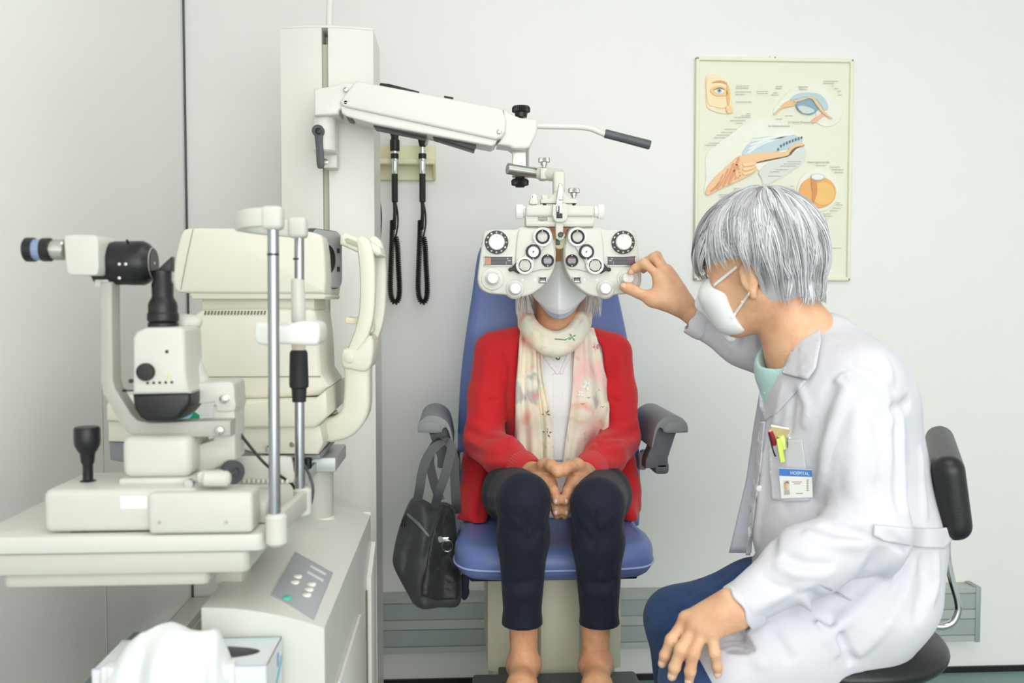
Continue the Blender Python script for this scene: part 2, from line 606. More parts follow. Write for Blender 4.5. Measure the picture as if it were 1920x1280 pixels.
# ------------------------------------------------------------------ instrument column
Yc = 2.25
xa, xb = P(525, 300, Yc).x, P(700, 300, Yc).x
zt = P(610, 52, Yc).z
xm = (xa + xb) / 2
r = E('instrument_column', (xm, Yc + 0.1, 0), 'tall white instrument column with a vertical slot behind the eye tester', 'column')
def col_prof(x):
    t = (x - xm) / ((xb - xa) / 2)
    return Yc + 0.018 * t * t
sx0, sx1 = P(605, 300, Yc).x, P(617, 300, Yc).x
bm = BM()
def colhalf(x0, x1):
    n = 8
    front = [Vector((x0 + (x1 - x0) * i / n, col_prof(x0 + (x1 - x0) * i / n), 0)) for i in range(n + 1)]
    back = [Vector((x1, Yc + 0.2, 0)), Vector((x0, Yc + 0.2, 0))]
    prism(bm, front + back, (0, 0, zt))
colhalf(xa, sx0); colhalf(sx1, xb)
rbox(bm, ((sx0 + sx1) / 2, Yc + 0.13, zt / 2), (sx1 - sx0, 0.12, zt - 0.004))
obj('body', bm, M_white, r)
bm = BM(); rbox(bm, ((sx0 + sx1) / 2, Yc + 0.035, (zt - 0.03) / 2), (sx1 - sx0 - 0.001, 0.04, zt - 0.04)); obj('slot_rail', bm, mat('slot_rail', '#b9b8a8', 0.5), r, 'beige rail inside the slot')
bm = BM(); n = 10
fr = [Vector((xa + (xb - xa) * i / n, col_prof(xa + (xb - xa) * i / n) - 0.001, zt)) for i in range(n + 1)]
prism(bm, fr + [Vector((xb, Yc + 0.2, zt)), Vector((xa, Yc + 0.2, zt))], (0, 0, 0.006), 0.0015)
lathe(bm, (xm - 0.002, Yc + 0.07, zt + 0.005), (0, 0, 1), [(0, 0), (0.03, 0), (0.028, 0.006), (0.012, 0.012), (0, 0.012)], 24)
obj('top_cap', bm, M_white, r)
bm = BM()
tube(bm, [(xm - 0.002, Yc + 0.07, zt + 0.01), (xm + 0.001, Yc + 0.07, zt + 0.07), (xm + 0.004, Yc + 0.075, zt + 0.2), (xm + 0.0, Yc + 0.08, ZC - 0.005)], 0.0085, 12, 4)
obj('conduit', bm, M_white, r, 'white flexible conduit rising to the ceiling')

# ------------------------------------------------------------------ wall rack with two diagnostic handles
Yr = YB - 0.055
r = E('handle_rack', (P(765, 300, YB).x, YB, P(765, 340, YB).z), 'cream wall rack for diagnostic handles right of the column', 'rack')
M_rack = mat('rack_cream', '#e3dfbd', 0.45, var=0.02)
bm = BM(); pbox(bm, 690, 272, 817, 338, YB - 0.014, 0.0135, 0.003); obj('back_plate', bm, M_rack, r)
bm = BM(); pbox(bm, 690, 296, 815, 308, Yr, 0.042, 0.004); obj('shelf', bm, M_rack, r)
for x in (699, 812):
    bm = BM()
    A = [P(x, 309, YB - 0.014), P(x, 336, YB - 0.014), P(x, 336, YB - 0.02), P(x, 309, Yr + 0.002)]
    prism(bm, A, (0.008, 0, 0), 0.001); obj('bracket', bm, M_rack, r)
bm = BM(); pbox(bm, 690, 272, 707, 296, Yr + 0.02, 0.025, 0.003); obj('side_block', bm, M_rack, r)

def handle(px, label, kind):
    Yh = Yr - 0.012
    s = S(Yh)
    r = E('diagnostic_handle', (P(px, 420, Yh).x, Yh, P(px, 572, Yh).z), label, 'medical instrument', 'diagnostic handles hanging on the wall rack')
    def L(name, y0, y1, prof, m, lab=None):
        bm = BM()
        a = P(px, y0, Yh); b = P(px, y1, Yh)
        H = (a.z - b.z)
        lathe(bm, (a.x, Yh, a.z), (0, 0, -1), [(0, 0)] + [(rr * s, h * H) for rr, h in prof] + [(0, H)], 24)
        return obj(name, bm, m, r, lab)
    if kind == 0:
        L('head', 238, 283, [(7, 0.0), (9, .1), (9.5, .25), (7, .4), (7, .5), (9, .55), (9, .97), (8, 1)], M_black)
    else:
        L('head', 238, 276, [(5, 0), (9, .2), (9, .6), (6, .95), (5, 1)], M_black)
        bm = BM(); pprism(bm, smooth2d([(px + 1, 243), (px + 9, 243), (px + 11, 258), (px + 9, 270), (px + 3, 270)], 3), Yh - 0.008, 0.016, 0.002); obj('lens_dial', bm, M_grey, r, 'grey lens dial on the head')
    L('neck', 274, 300, [(5, 0), (5, 1)], M_chrome, 'chrome neck')
    L('collar', 288, 298, [(7, 0), (7.4, .1), (7.4, .9), (7, 1)], M_black)
    L('sleeve', 298, 326, [(6.8, 0), (6.8, .3), (6, .4), (6, 1)], M_chrome, 'chrome sleeve')
    L('grip', 324, 379, [(5.5, 0), (5.8, .02), (5.8, .98), (4.5, 1)], M_rubber)
    # cord: a straight tail into a hanging loop of coiled cable
    bm = BM()
    sgn = 1 if kind == 0 else -1
    tube(bm, [P(px, 378, Yh), P(px + 0.5, 398, Yh), P(px - 1, 430, Yh + 0.004)], 3.6 * s, 10, 4)
    path = [P(px - 4, 412, Yh), P(px - 5, 450, Yh), P(px - 7, 500, Yh), P(px - 8, 540, Yh), P(px - 5, 560, Yh), P(px + 1, 567, Yh), P(px + 7, 560, Yh), P(px + 9, 540, Yh), P(px + 7, 500, Yh), P(px + 5, 460, Yh), P(px + 2, 444, Yh)]
    pts = smooth2d(path, 40, False)
    fr = frames_along(pts)
    L_ = 0; hel = []; acc = [0]
    for a, b in zip(pts, pts[1:]): acc.append(acc[-1] + (b - a).length)
    pitch = 3.6 * s
    N = int(acc[-1] / pitch * 9)
    for i in range(N):
        d = acc[-1] * i / (N - 1)
        k = min(len(pts) - 2, int(np.searchsorted(acc, d, side='right')) - 1); k = max(k, 0)
        t = (d - acc[k]) / max(acc[k + 1] - acc[k], 1e-9)
        p = pts[k].lerp(pts[k + 1], t); T, N_, B_ = fr[k]
        a = 2 * math.pi * d / pitch
        hel.append(p + (N_ * math.cos(a) + B_ * math.sin(a)) * 4.3 * s)
    tube(bm, hel, 1.35 * s, 5)
    tube(bm, [P(px + 2, 444, Yh), P(px + 6, 420, Yh + .004), P(px + 5, 395, Yh + .006), P(px, 372, Yh + 0.004)], 1.6 * s, 8, 5)
    obj('coiled_cord', bm, M_black, r)
handle(740, 'black and chrome diagnostic handle hanging nearer the column, longer plain head', 0)
handle(792, 'black and chrome diagnostic handle with grey dial hanging right of its twin', 1)

bm = BM(); tube(bm, [P(703, 362, 2.47), P(709, 372, 2.48), P(713, 395, 2.5), P(713, 425, 2.5), P(710, 470, 2.5), P(706, 560, 2.49), P(704, 700, 2.47), (P(704, 700, 2.47).x, 2.47, 0.01)], 2.8 * S(2.5), 8, 5)
tag(settle(obj('power_cable', bm, M_black)), 'black power cable running down beside the column', 'cable')

# ------------------------------------------------------------------ anatomy chart
def poster():
    Y1 = YB - 0.016
    r = E('wall_chart', (P(1449, 320, YB).x, YB, P(1449, 527, YB).z), 'cream raised-relief eye anatomy chart in a moulded frame on the back wall', 'poster')
    M_p = mat('chart_paper', '#e3e3d0', 0.45, var=0.02, vscale=5)
    M_pf = mat('chart_frame', '#e6e6cf', 0.4, var=0.02)
    a = P(1302, 108, YB); b = P(1597, 113, YB); c = P(1591.5, 526, YB); d = P(1300.5, 527, YB)
    x0, x1 = (a.x + d.x) / 2, (b.x + c.x) / 2; z1, z0 = (a.z + b.z) / 2, (c.z + d.z) / 2
    W, H = x1 - x0, z1 - z0
    bm = BM(); rbox(bm, ((x0 + x1) / 2, YB - 0.004, (z0 + z1) / 2), (W - 0.004, 0.007, H - 0.004)); obj('sheet', bm, M_p, r)
    bm = BM()
    t = 0.011
    for (cx, cz, sx, sz) in (((x0 + x1) / 2, z1 - t / 2, W, t), ((x0 + x1) / 2, z0 + t / 2, W, t), (x0 + t / 2, (z0 + z1) / 2, t, H), (x1 - t / 2, (z0 + z1) / 2, t, H)):
        rbox(bm, (cx, YB - 0.0085, cz), (sx, 0.016, sz), 0.004, 3)
    tx = P(1452, 108, YB).x
    rbox(bm, (tx, YB - 0.003, z1 + 0.003), (0.03, 0.005, 0.012), 0.002)
    obj('frame', bm, M_pf, r)
    bm = BM(); lathe(bm, (tx, YB - 0.0055, z1 + 0.003), (0, -1, 0), [(0.0022, 0), (0.0022, 0.001), (0, 0.001)], 12); obj('hole', bm, mat('brown_dark', '#7a7460', .6), r)
    Yp = YB - 0.0075
    k = [0]
    def tone(c, t=.22):
        a = [int(c[i:i + 2], 16) for i in (1, 3, 5)]; b = (227, 227, 210)
        return '#%02x%02x%02x' % tuple(int(x * (1 - t) + y * t) for x, y in zip(a, b))
    def piece(name, pts, col, th=0.002, sm=3, bev=0.0008, lvl=0, rough=0.45):
        q = smooth2d(pts, sm) if sm else pts
        bm = BM()
        y = Yp - lvl * 0.0012
        prism(bm, [P(p[0], p[1], y - th) for p in q], (0, th, 0), bev, 1)
        o = obj(name, bm, mat('chart_ink_' + col.lstrip('#'), tone(col), rough, var=0.05, vscale=40), r)
        k[0] += 1
        return o
    # face with an eye
    piece('face_picture', [(1325, 141), (1345, 142), (1362, 150), (1368, 165), (1372, 190), (1376, 206), (1371, 213), (1350, 212), (1333, 206), (1325, 198), (1324, 170)], '#f0dcb4', .004)
    piece('face_picture', [(1326, 147), (1345, 148), (1364, 156), (1370, 178), (1372, 196), (1355, 203), (1340, 200), (1327, 192)], '#f3d9a8', .002, lvl=4)
    piece('face_picture', [(1363, 158), (1368, 168), (1368, 192), (1365, 198), (1362, 180)], '#e8a860', .002, lvl=6)
    piece('face_picture', [(1331, 168), (1340, 162), (1352, 161), (1362, 166), (1364, 178), (1354, 180), (1342, 180), (1334, 174)], '#eeb774', .002, lvl=6)
    piece('eyebrow', [(1334, 155), (1345, 151), (1358, 152), (1364, 158), (1354, 155), (1344, 154.5)], '#c98f4c', .002, lvl=6)
    piece('eyelid', [(1337, 169), (1345, 164.5), (1353, 164), (1360, 169), (1352, 167), (1345, 167.5)], '#6e4d2c', .0015, lvl=7)
    piece('eye_white', [(1339, 170), (1346, 166.5), (1353, 166.5), (1359, 171), (1352, 175), (1345, 175)], '#f2f0e6', .002, lvl=7)
    piece('iris', [(1344, 170), (1349, 165.5), (1354, 170), (1349, 174.5)], '#8db3d3', .002, lvl=8)
    piece('pupil', [(1346.8, 169.5), (1349, 167.2), (1351.2, 169.5), (1349, 171.7)], '#1d2a33', .002, lvl=9)
    piece('nose', [(1361, 200), (1366, 198), (1374, 204), (1372, 211), (1364, 211)], '#efc48c', .002, lvl=6)
    # anterior chamber section, top right
    piece('section_picture', [(1450, 206), (1458, 195), (1478, 172), (1500, 158), (1522, 155), (1545, 163), (1563, 180), (1577, 195), (1580, 212), (1573, 228), (1556, 237), (1540, 235), (1528, 226), (1530, 214), (1520, 196), (1490, 196), (1465, 206), (1452, 214)], '#e6e8da', .003)
    piece('section_picture', [(1481, 187), (1495, 176), (1518, 173), (1538, 177), (1550, 190), (1553, 204), (1545, 206), (1538, 195), (1528, 185), (1510, 182), (1495, 186)], '#a9c6d2', .002, lvl=3)
    piece('lens', [(1493, 196), (1500, 188), (1515, 184), (1528, 188), (1536, 197), (1532, 208), (1520, 214.5), (1505, 212), (1496, 205)], '#6d94ab', .004, lvl=3)
    piece('lens', [(1496, 200), (1507, 198), (1522, 203), (1528, 208), (1517, 213), (1504, 211)], '#c2cfd4', .002, lvl=7)
    piece('muscle', [(1451, 214), (1462, 202), (1475, 190), (1486, 188), (1492, 190), (1489, 198), (1480, 200), (1466, 204), (1454, 214)], '#e7b07a', .003, lvl=3)
    piece('muscle', [(1490, 188), (1505, 185), (1518, 181), (1528, 184), (1537, 196), (1548, 210), (1562, 222), (1556, 221), (1543, 212), (1530, 196), (1524, 187), (1516, 184), (1505, 188), (1492, 191)], '#e5b988', .002, lvl=8)
    piece('muscle', [(1522, 227), (1530, 220), (1543, 212), (1547, 215), (1536, 224), (1528, 230), (1523, 230)], '#eaa98a', .003, lvl=4)
    # corneal angle section, centre
    piece('section_picture', [(1324, 291), (1345, 268), (1372, 250), (1400, 229), (1424, 223), (1455, 227), (1485, 238), (1503, 254), (1511, 268), (1510, 300), (1490, 318), (1437, 348), (1427, 335), (1420, 318), (1380, 330), (1324, 366), (1324, 330)], '#e7e9de', .003)
    piece('section_picture', [(1392, 290), (1402, 272), (1425, 259), (1455, 252), (1482, 252), (1505, 260), (1500, 272), (1480, 278), (1455, 284), (1420, 290)], '#b3cad9', .002, lvl=3)
    for i in range(5):
        piece('fibre', [(1402 + i * 3, 284 - i * 7), (1430 + i * 4, 268 - i * 4), (1465 + i * 5, 257 - i * 1.5), (1467 + i * 5, 259 - i * 1.5), (1432 + i * 4, 271 - i * 4), (1404 + i * 3, 287 - i * 7)], '#e9eef0', .001, lvl=5)
    for i in range(9):
        t = i / 8
        cx, cy = 1459 + 44 * t, 281 - 22 * t ** 0.6
        piece('pleat', [(cx - 1.4, cy - 3), (cx + 1.4, cy - 4), (cx + 1.6, cy + 1), (cx - 1, cy + 2)], '#2f4858', .001, 0, 0, lvl=6)
    piece('muscle', [(1325, 366), (1327, 350), (1345, 328), (1365, 310), (1384, 293), (1400, 290), (1440, 285), (1473, 284), (1482, 275), (1495, 268), (1508, 269), (1506, 273), (1492, 276), (1482, 284), (1476, 292), (1440, 299), (1415, 306), (1420, 316), (1410, 326), (1395, 334), (1375, 343), (1345, 357)], '#efba85', .004, lvl=3)
    for i in range(4):
        piece('muscle_fibre', [(1366 - i * 11, 342 + i * 5), (1378 - i * 10, 312 + i * 10), (1384 - i * 10, 295 + i * 11), (1387 - i * 10, 297 + i * 10), (1381 - i * 11, 316 + i * 9), (1370 - i * 11, 343 + i * 5)], '#de8a5a', .001, lvl=8)
    rr = random.Random(3)
    for i in range(14):
        cx, cy = 1378 + rr.random() * 14 - i * .4, 309 + i * 2
        piece('muscle_bundle', [(cx - 2, cy), (cx, cy - 1.7), (cx + 2, cy), (cx, cy + 1.7)], '#dc8f6a', .001, 0, 0, lvl=8)
    for i in range(3):
        piece('process', [(1393, 306 + i * 9), (1408, 304 + i * 8), (1419, 305 + i * 6), (1410, 310 + i * 7), (1396, 312 + i * 8)], '#f4cb95', .002, lvl=8)
    piece('shade_line', [(1393, 305), (1420, 301), (1450, 296), (1475, 291), (1484, 282), (1493, 274), (1507, 271), (1507, 274), (1494, 279), (1486, 287), (1476, 294), (1420, 306), (1396, 308)], '#5a3a26', .001, lvl=2)
    piece('lens_edge', [(1423, 322), (1440, 306), (1476, 294), (1500, 280), (1509, 275), (1509, 300), (1488, 317), (1438, 346), (1428, 334)], '#d3d8d3', .003, lvl=2)
    # globe section, right
    cx, cy = 1533.5, 357
    def ring(rx, ry, n=20, oy=0, ox=0): return [(cx + ox + rx * math.cos(2 * math.pi * i / n), cy + oy + ry * math.sin(2 * math.pi * i / n)) for i in range(n)]
    piece('globe', ring(39, 40), '#ece9dc', .004, 2)
    piece('globe', ring(14, 10, 12, -31, 1), '#e8e8e0', .004, 2, lvl=1)
    piece('globe', ring(34.5, 29.5, 20, 3), '#ea9c48', .003, 2, lvl=5)
    piece('globe', ring(22, 22, 16, 6, 10), '#efb357', .002, 2, lvl=7)
    piece('globe', [(1521, 336), (1530, 340), (1533, 355), (1530, 370), (1524, 382), (1523, 360)], '#cf7a34', .002, 2, lvl=8)
    piece('lens', ring(13, 6.5, 12, -25, 0), '#b9bdba', .003, 2, lvl=8)
    piece('lens', ring(11.5, 5.3, 12, -25.3, 0), '#e9ebe8', .003, 2, lvl=9)
    piece('optic_nerve', [(1518, 383), (1524, 380), (1531, 384), (1533, 396), (1526, 402), (1516, 398)], '#eee3b0', .004, 2, lvl=4)
    # headings that can be read, and the ruled-up legend lines that cannot
    M_ink = mat('chart_ink_grey', '#97988b', 0.6, var=0)
    def head(sx, px, py, size):
        M = Matrix.Translation(P(px, py, Yp - 0.0075)) @ FACING
        text_obj('heading', sx, size, M, M_ink, r)
    head('La C\u00e1mara Posterior', 1499, 229, 0.0080)
    head('La C\u00e1mara Anterior', 1461, 236, 0.0080)
    head('Visi\u00f3n Sagital del Ojo', 1535, 304, 0.0078)
    head('Segmento\nAnterior', 1506, 165, 0.0070)
    leg = [(1380, 161, 24), (1380, 165, 24), (1380, 172, 29), (1380, 177, 17), (1380, 191, 29), (1419, 171, 21), (1420, 175, 20), (1400, 213, 8), (1390, 217, 18), (1377, 220, 30), (1369, 226, 29), (1381, 231, 11), (1359, 242, 22), (1353, 248, 20), (1343, 253, 24), (1339, 258, 22), (1329, 268, 20), (1321, 272, 22),
           (1455, 162, 12), (1454, 166, 12), (1450, 174, 9), (1446, 178, 14), (1544, 152, 28), (1544, 156, 20), (1560, 161, 3), (1565, 166, 7), (1571, 171, 7), (1571, 178, 8), (1472, 217, 15), (1455, 223, 12), (1477, 303, 25), (1470, 307, 30), (1463, 311, 30), (1455, 318, 22), (1444, 322, 18), (1440, 330, 24), (1530, 310, 19),
           (1556, 313, 20), (1560, 318, 22), (1565, 323, 16), (1482, 349, 7), (1480, 355, 9), (1482, 366, 7), (1568, 380, 8), (1568, 384, 12), (1562, 390, 15), (1556, 395, 15), (1543, 401, 15), (1543, 405, 18), (1533, 409, 15), (1533, 412, 19), (1376, 353, 16), (1376, 356, 18), (1376, 360, 16), (1348, 365, 25), (1350, 369, 20), (1330, 392, 14), (1544, 465, 34)]
    bm = BM()
    for x, y, L in leg:
        xx = x
        while xx < x + L:
            wd = rr.uniform(3, 8); e = min(xx + wd, x + L)
            pbox(bm, xx, y - .45, e, y + .45, Yp - 0.0066, 0.0009); xx = e + 1.1
    o = obj('legend_lines', bm, M_ink, r); o['kind'] = 'stuff'
poster()
# ------------------------------------------------------------------ instrument arm on the column
Ya = 2.12
def screw(name, px, py, Y, rpx, parent, m=None):
    bm = BM(); s = S(Y)
    lathe(bm, P(px, py, Y), (0, -1, 0), [(rpx * s, -0.001), (rpx * s, 0.001), (rpx * .7 * s, 0.002), (0, 0.002)], 16)
    rbox(bm, P(px, py, Y - 0.002), (rpx * 1.1 * s, 0.0006, rpx * .22 * s))
    return obj(name, bm, m or M_steel, parent)

def arm():
    r = E('articulated_boom', (P(608, 250, Ya).x, 2.19, P(608, 315, Ya).z), 'white jointed boom reaching from the column to the eye tester', 'boom')
    bm = BM(); pbox(bm, 605, 212, 632, 315, 2.205, 0.04, 0.004); obj('clamp_plate', bm, M_white, r)
    bm = BM(); s = S(Ya)
    a = P(608, 216, 2.165); b = P(608, 286, 2.165)
    cyl(bm, b, a, 21 * s, 21 * s, 32, 0.004); rbox(bm, ((P(610, 250, 2.165).x), 2.19, (a.z + b.z) / 2), (36 * s, 0.05, (a.z - b.z) * .98), 0.004)
    obj('clamp_block', bm, M_white, r)
    yl = 2.165 - 21 * s - 0.006
    bm = BM()
    disc(bm, 597, 246, yl, [(0, 8), (9, 8), (11, 6.5), (11, 0), (11, -6), (0, -6)])
    pprism(bm, smooth2d([(590, 248), (604, 248), (605, 270), (608, 305), (606, 313), (600, 315.5), (594, 311), (592, 280)], 4), yl - 0.009, 0.008, 0.003)
    lv = obj('clamp_lever', bm, M_dkgrey, r, 'dark grey locking lever')
    bm = BM(); disc(bm, 597, 246, yl - 0.009, [(6, -1), (6, 2), (4, 3), (0, 3)]); obj('lever_cap', bm, M_black, lv)
    screw('bolt', 610, 303, 2.205, 5.5, r)
    bm = BM()
    pprism(bm, [(588, 166), (608, 163), (626, 160), (640, 154), (655, 153), (668, 157), (664, 185), (648, 200), (636, 206), (634, 214), (622, 216), (589, 217)], Ya + 0.004, 0.09, 0.006, 3)
    obj('pivot_head', bm, M_white, r)
    bm = BM()
    pprism(bm, [(667, 151), (680, 153), (930, 201), (942, 205), (950, 226), (948, 246), (941, 258), (930, 262), (650, 201), (640, 197), (637, 190), (650, 172)], Ya - 0.006, 0.1, 0.006, 3)
    obj('upper_cover', bm, M_white, r)
    bm = BM()
    pprism(bm, [(637, 196), (660, 200), (934, 259), (929, 270), (922, 274), (700, 232), (650, 218), (641, 212)], Ya + 0.002, 0.085, 0.004, 3)
    obj('lower_cover', bm, M_white, r)
    bm = BM(); pprism(bm, [(646, 214), (656, 217), (660, 224), (650, 221)], Ya + 0.01, 0.06, 0.001); obj('hinge', bm, M_dkgrey, r)
    for q in ([(711, 160), (713, 155), (730, 157), (785, 171), (790, 180)], [(832, 186), (833, 179), (850, 182), (849, 190)], [(697, 232), (703, 238), (798, 257), (803, 248)], [(812, 252), (812, 257), (889, 281), (894, 268)]):
        bm = BM(); pprism(bm, q, Ya + 0.02, 0.055, 0.0015); obj('rubber_strip', bm, M_black, r, 'black strip on the arm')
    for x, y in ((648, 168), (648, 192)): screw('screw', x, y, Ya - 0.004, 4.5, r)
    screw('screw', 936, 247, Ya - 0.007, 4.5, r)
    bm = BM()
    pprism(bm, [(944, 203), (958, 213), (975, 220), (1005, 223), (1008, 226), (1008, 244), (1003, 258), (994, 276), (986, 279), (962, 279), (955, 274), (932, 271), (938, 262), (944, 250)], Ya + 0.004, 0.075, 0.009, 3)
    obj('end_head', bm, M_white, r)
    Yk = Ya + 0.04; s = S(Yk)
    bm = BM(); b = P(977, 222, Yk)
    lathe(bm, b, (0, 0, 1), [(0, 0), (4 * s, 0), (4 * s, 2 * s), (11 * s, 2 * s), (12 * s, 10 * s), (17 * s, 12 * s), (17 * s, 19 * s), (15 * s, 22 * s), (0, 23 * s)], 56, ridges=28, rdepth=1.6 * s, ridge_rings=(5, 6))
    obj('top_knob', bm, M_black, r, 'black ribbed knob', )
    bm = BM()
    tube(bm, [P(1002, 236, Yk), P(1040, 237, Yk), P(1085, 238, Yk), P(1108, 241, Yk), P(1125, 248, Yk), P(1142, 254, Yk)], 5.6 * s, 14, 4)
    obj('handle_rod', bm, M_white, r)
    bm = BM()
    a = P(1134, 250, Yk); b = P(1219, 272, Yk); d = (b - a)
    lathe(bm, a, d, [(0, 0), (7.5 * s, 0), (8.3 * s, 2 * s), (8.3 * s, d.length * .48), (7.9 * s, d.length * .49), (8.3 * s, d.length * .5), (8.8 * s, d.length - 2 * s), (8 * s, d.length), (0, d.length)], 24)
    obj('handle_grip', bm, mat('grip_grey', '#55575a', 0.4), r, 'dark grey hand grip')
    # chrome joint below the head
    Yj = 2.165; s = S(Yj)
    bm = BM(); a = P(976, 333, Yj); b = P(976, 274, Yj)
    cyl(bm, a, b, 16 * s, 16 * s, 32, 0.001); rbox(bm, ((a.x - 3.5 * s), Yj - 10 * s, (a.z + b.z) / 2 - 4 * s), (25 * s, 14 * s, (b.z - a.z) * .82), 0.001)
    obj('joint_sleeve', bm, M_steel, r, 'brushed steel joint sleeve')
    bm = BM()
    a = P(951, 316, Yj - 0.045); b = P(1016, 326, Yj - 0.02)
    cyl(bm, a, b, 10 * s, 10 * s, 24, 0.001); obj('cross_rod', bm, M_steel, r, 'brushed steel cross rod')
    bm = BM(); a = P(975, 351, Yj)
    lathe(bm, a, (0, 0, 1), [(0, 0), (8 * s, 0), (9 * s, 2 * s), (16 * s, 4 * s), (16.5 * s, 12 * s), (14 * s, 15 * s), (9 * s, 16 * s), (9 * s, 19 * s), (0, 19 * s)], 56, ridges=28, rdepth=1.5 * s, ridge_rings=(3, 4))
    obj('bottom_knob', bm, M_black, r, 'black ribbed knob')
arm()

# ------------------------------------------------------------------ eye tester (phoropter)
Yp0 = 2.0
def phoropter():
    s = S(Yp0)
    cx = 1050
    r = E('eye_tester', (P(cx, 555, Yp0).x, Yp0 + 0.05, P(cx, 555, Yp0).z), 'off-white eye testing instrument with twin lens batteries in front of the seated woman', 'medical instrument')
    M_ph = mat('tester_white', '#d3d2c9', 0.36, var=0.015, bump=0.04, bscale=700)
    M_knob = mat('tester_knob', '#e0e0dc', 0.3, var=0.02)
    M_knobface = mat('knob_face', '#cfcfcc', 0.35, 0.1, var=0.02)
    M_ring = mat('lens_ring_white', '#e9e9e6', 0.3, var=0.0)
    M_ink2 = mat('dial_ink_black', '#16181a', 0.5, var=0)
    M_wink = mat('dial_ink_white', '#e8e8e4', 0.5, var=0)
    M_red = mat('dial_ink_red', '#b2382e', 0.5, var=0)
    Yj = Yp0 + 0.12
    # elbow and post from the arm's cross rod
    bm = BM(); tube(bm, [P(1012, 325, Yj + 0.02), P(1040, 328, Yj - 0.01), P(1052, 330, Yj - 0.02)], 12 * S(Yj), 20); obj('elbow_tube', bm, M_ph, r)
    bm = BM(); pbox(bm, 1038, 320, 1060, 376, Yj - 0.038, 0.03, 0.006, 3); obj('post', bm, M_ph, r)
    bm = BM(); pbox(bm, 1013, 314, 1027, 336, Yj - 0.008, 0.04, 0.004); obj('collar', bm, M_ph, r)
    def knob_up(px, py, Y, name='thumb_screw', h=13):
        bm = BM(); q = S(Y)
        lathe(bm, P(px, py, Y), (0, 0, 1), [(0, 0), (4 * q, 0), (4 * q, 4 * q), (6 * q, 4 * q), (6.5 * q, 9 * q), (11 * q, 10 * q), (11 * q, (h + 3) * q), (10 * q, (h + 4.5) * q), (0, (h + 4.5) * q)], 48, ridges=24, rdepth=1.1 * q, ridge_rings=(5, 6))
        obj(name, bm, M_steel, r, 'small steel thumb screw')
    knob_up(1020, 314, Yj + 0.008); knob_up(1076, 371, Yp0 + 0.05)
    bm = BM(); pprism(bm, [(1014, 381), (1014, 373), (1030, 372), (1043, 357), (1056, 357), (1068, 372), (1082, 372), (1082, 381)], Yp0 + 0.045, 0.02, 0.0015); obj('bracket', bm, M_ph, r)
    bm = BM(); pbox(bm, 1016, 365, 1027, 373, Yp0 + 0.045, 0.014, 0.001); obj('stop_block', bm, M_ph, r)
    for x in (1021, 1076):
        bm = BM(); q = S(Yp0); lathe(bm, P(x, 385.5, Yp0 + 0.05), (0, 0, 1), [(0, 0), (2.6 * q, 0), (3.4 * q, 2 * q), (3.4 * q, 5 * q), (0, 5 * q)], 12); obj('nut', bm, M_black, r)
    bm = BM(); pprism(bm, smooth2d([(994, 382), (994, 372), (998, 365), (1003, 363), (1007, 367), (1008, 374), (1008, 382)], 4), Yp0 + 0.035, 0.02, 0.002); lv = obj('spirit_level', bm, M_ph, r)
    bm = BM(); disc(bm, 1001, 369, Yp0 + 0.035, [(5, -1), (5, .6), (3.6, .8), (3.2, 0), (0, 0)]); obj('level_window', bm, M_ring, lv)
    # crossbar
    Yx = Yp0 - 0.004
    bm = BM(); pbox(bm, 986, 384, 1115, 406, Yx, 0.06, 0.005, 3); pbox(bm, 986, 402, 1114, 424.5, Yx + 0.006, 0.05, 0.002); rbox(bm, (P(1050, 404, Yx).x, Yx + 0.012, P(1050, 418, Yx).z), (127 * s, 0.018, 8 * s), 0.003)
    bar = obj('crossbar', bm, M_ph, r)
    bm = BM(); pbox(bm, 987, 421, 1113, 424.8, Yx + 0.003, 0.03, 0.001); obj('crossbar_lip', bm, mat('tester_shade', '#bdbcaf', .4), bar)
    for x0, x1, sg in ((985, 967, -1), (1116, 1132, 1)):
        bm = BM(); a = P(x0, 397, Yx + 0.03); 
        d = Vector((sg, 0, 0)); L = abs(x1 - x0) * s
        lathe(bm, a, d, [(0, -.003), (11 * s, -.003), (11 * s, 4 * s), (13.5 * s, 5 * s), (14 * s, L * .9), (12.5 * s, L), (0, L)], 64, ridges=32, rdepth=0.9 * s, ridge_rings=(3, 4))
        k = obj('side_knob', bm, M_ring, bar, 'white ribbed side knob')
    bm = BM(); 
    pprism(bm, [(1043, 381), (1060, 381), (1065, 384), (1065, 402), (1062, 412), (1056, 416), (1044, 416), (1039, 412), (1036, 402), (1037, 384), (1043, 383)], Yx - 0.014, 0.03, 0.003)
    pprism(bm, [(1042, 412), (1057, 412), (1056, 436), (1060, 440), (1057, 448), (1050, 451), (1043, 447), (1042, 436)], Yx - 0.004, 0.012, 0.003)
    obj('centre_slide', bm, M_ph, r)
    bm = BM(); pbox(bm, 1043.5, 386, 1054.5, 409, Yx - 0.0155, 0.004, 0.0004); sl = obj('slot', bm, M_black, r, 'black slot')
    bm = BM(); pbox(bm, 1049, 384, 1054.5, 401, Yx - 0.018, 0.004, 0.0005); pbox(bm, 1044.5, 386, 1047, 397, Yx - 0.018, 0.004, 0.0005)
    pprism(bm, [(1043, 384), (1047, 352), (1049, 342), (1054, 344), (1056, 352), (1056, 362), (1054, 384)], Yp0 + 0.028, 0.015, 0.0015)
    q = S(Yp0); lathe(bm, P(1051, 372, Yp0 + 0.028), (0, -1, 0), [(5 * q, -.002), (5 * q, .003), (3.5 * q, .004), (0, .004)], 20)
    lathe(bm, P(1050, 347, Yp0 + 0.028), (0, -1, 0), [(3 * q, -.002), (3 * q, .004), (2 * q, .005), (0, .005)], 16)
    obj('chrome_rack', bm, M_chrome, r, 'chrome adjusting rack')
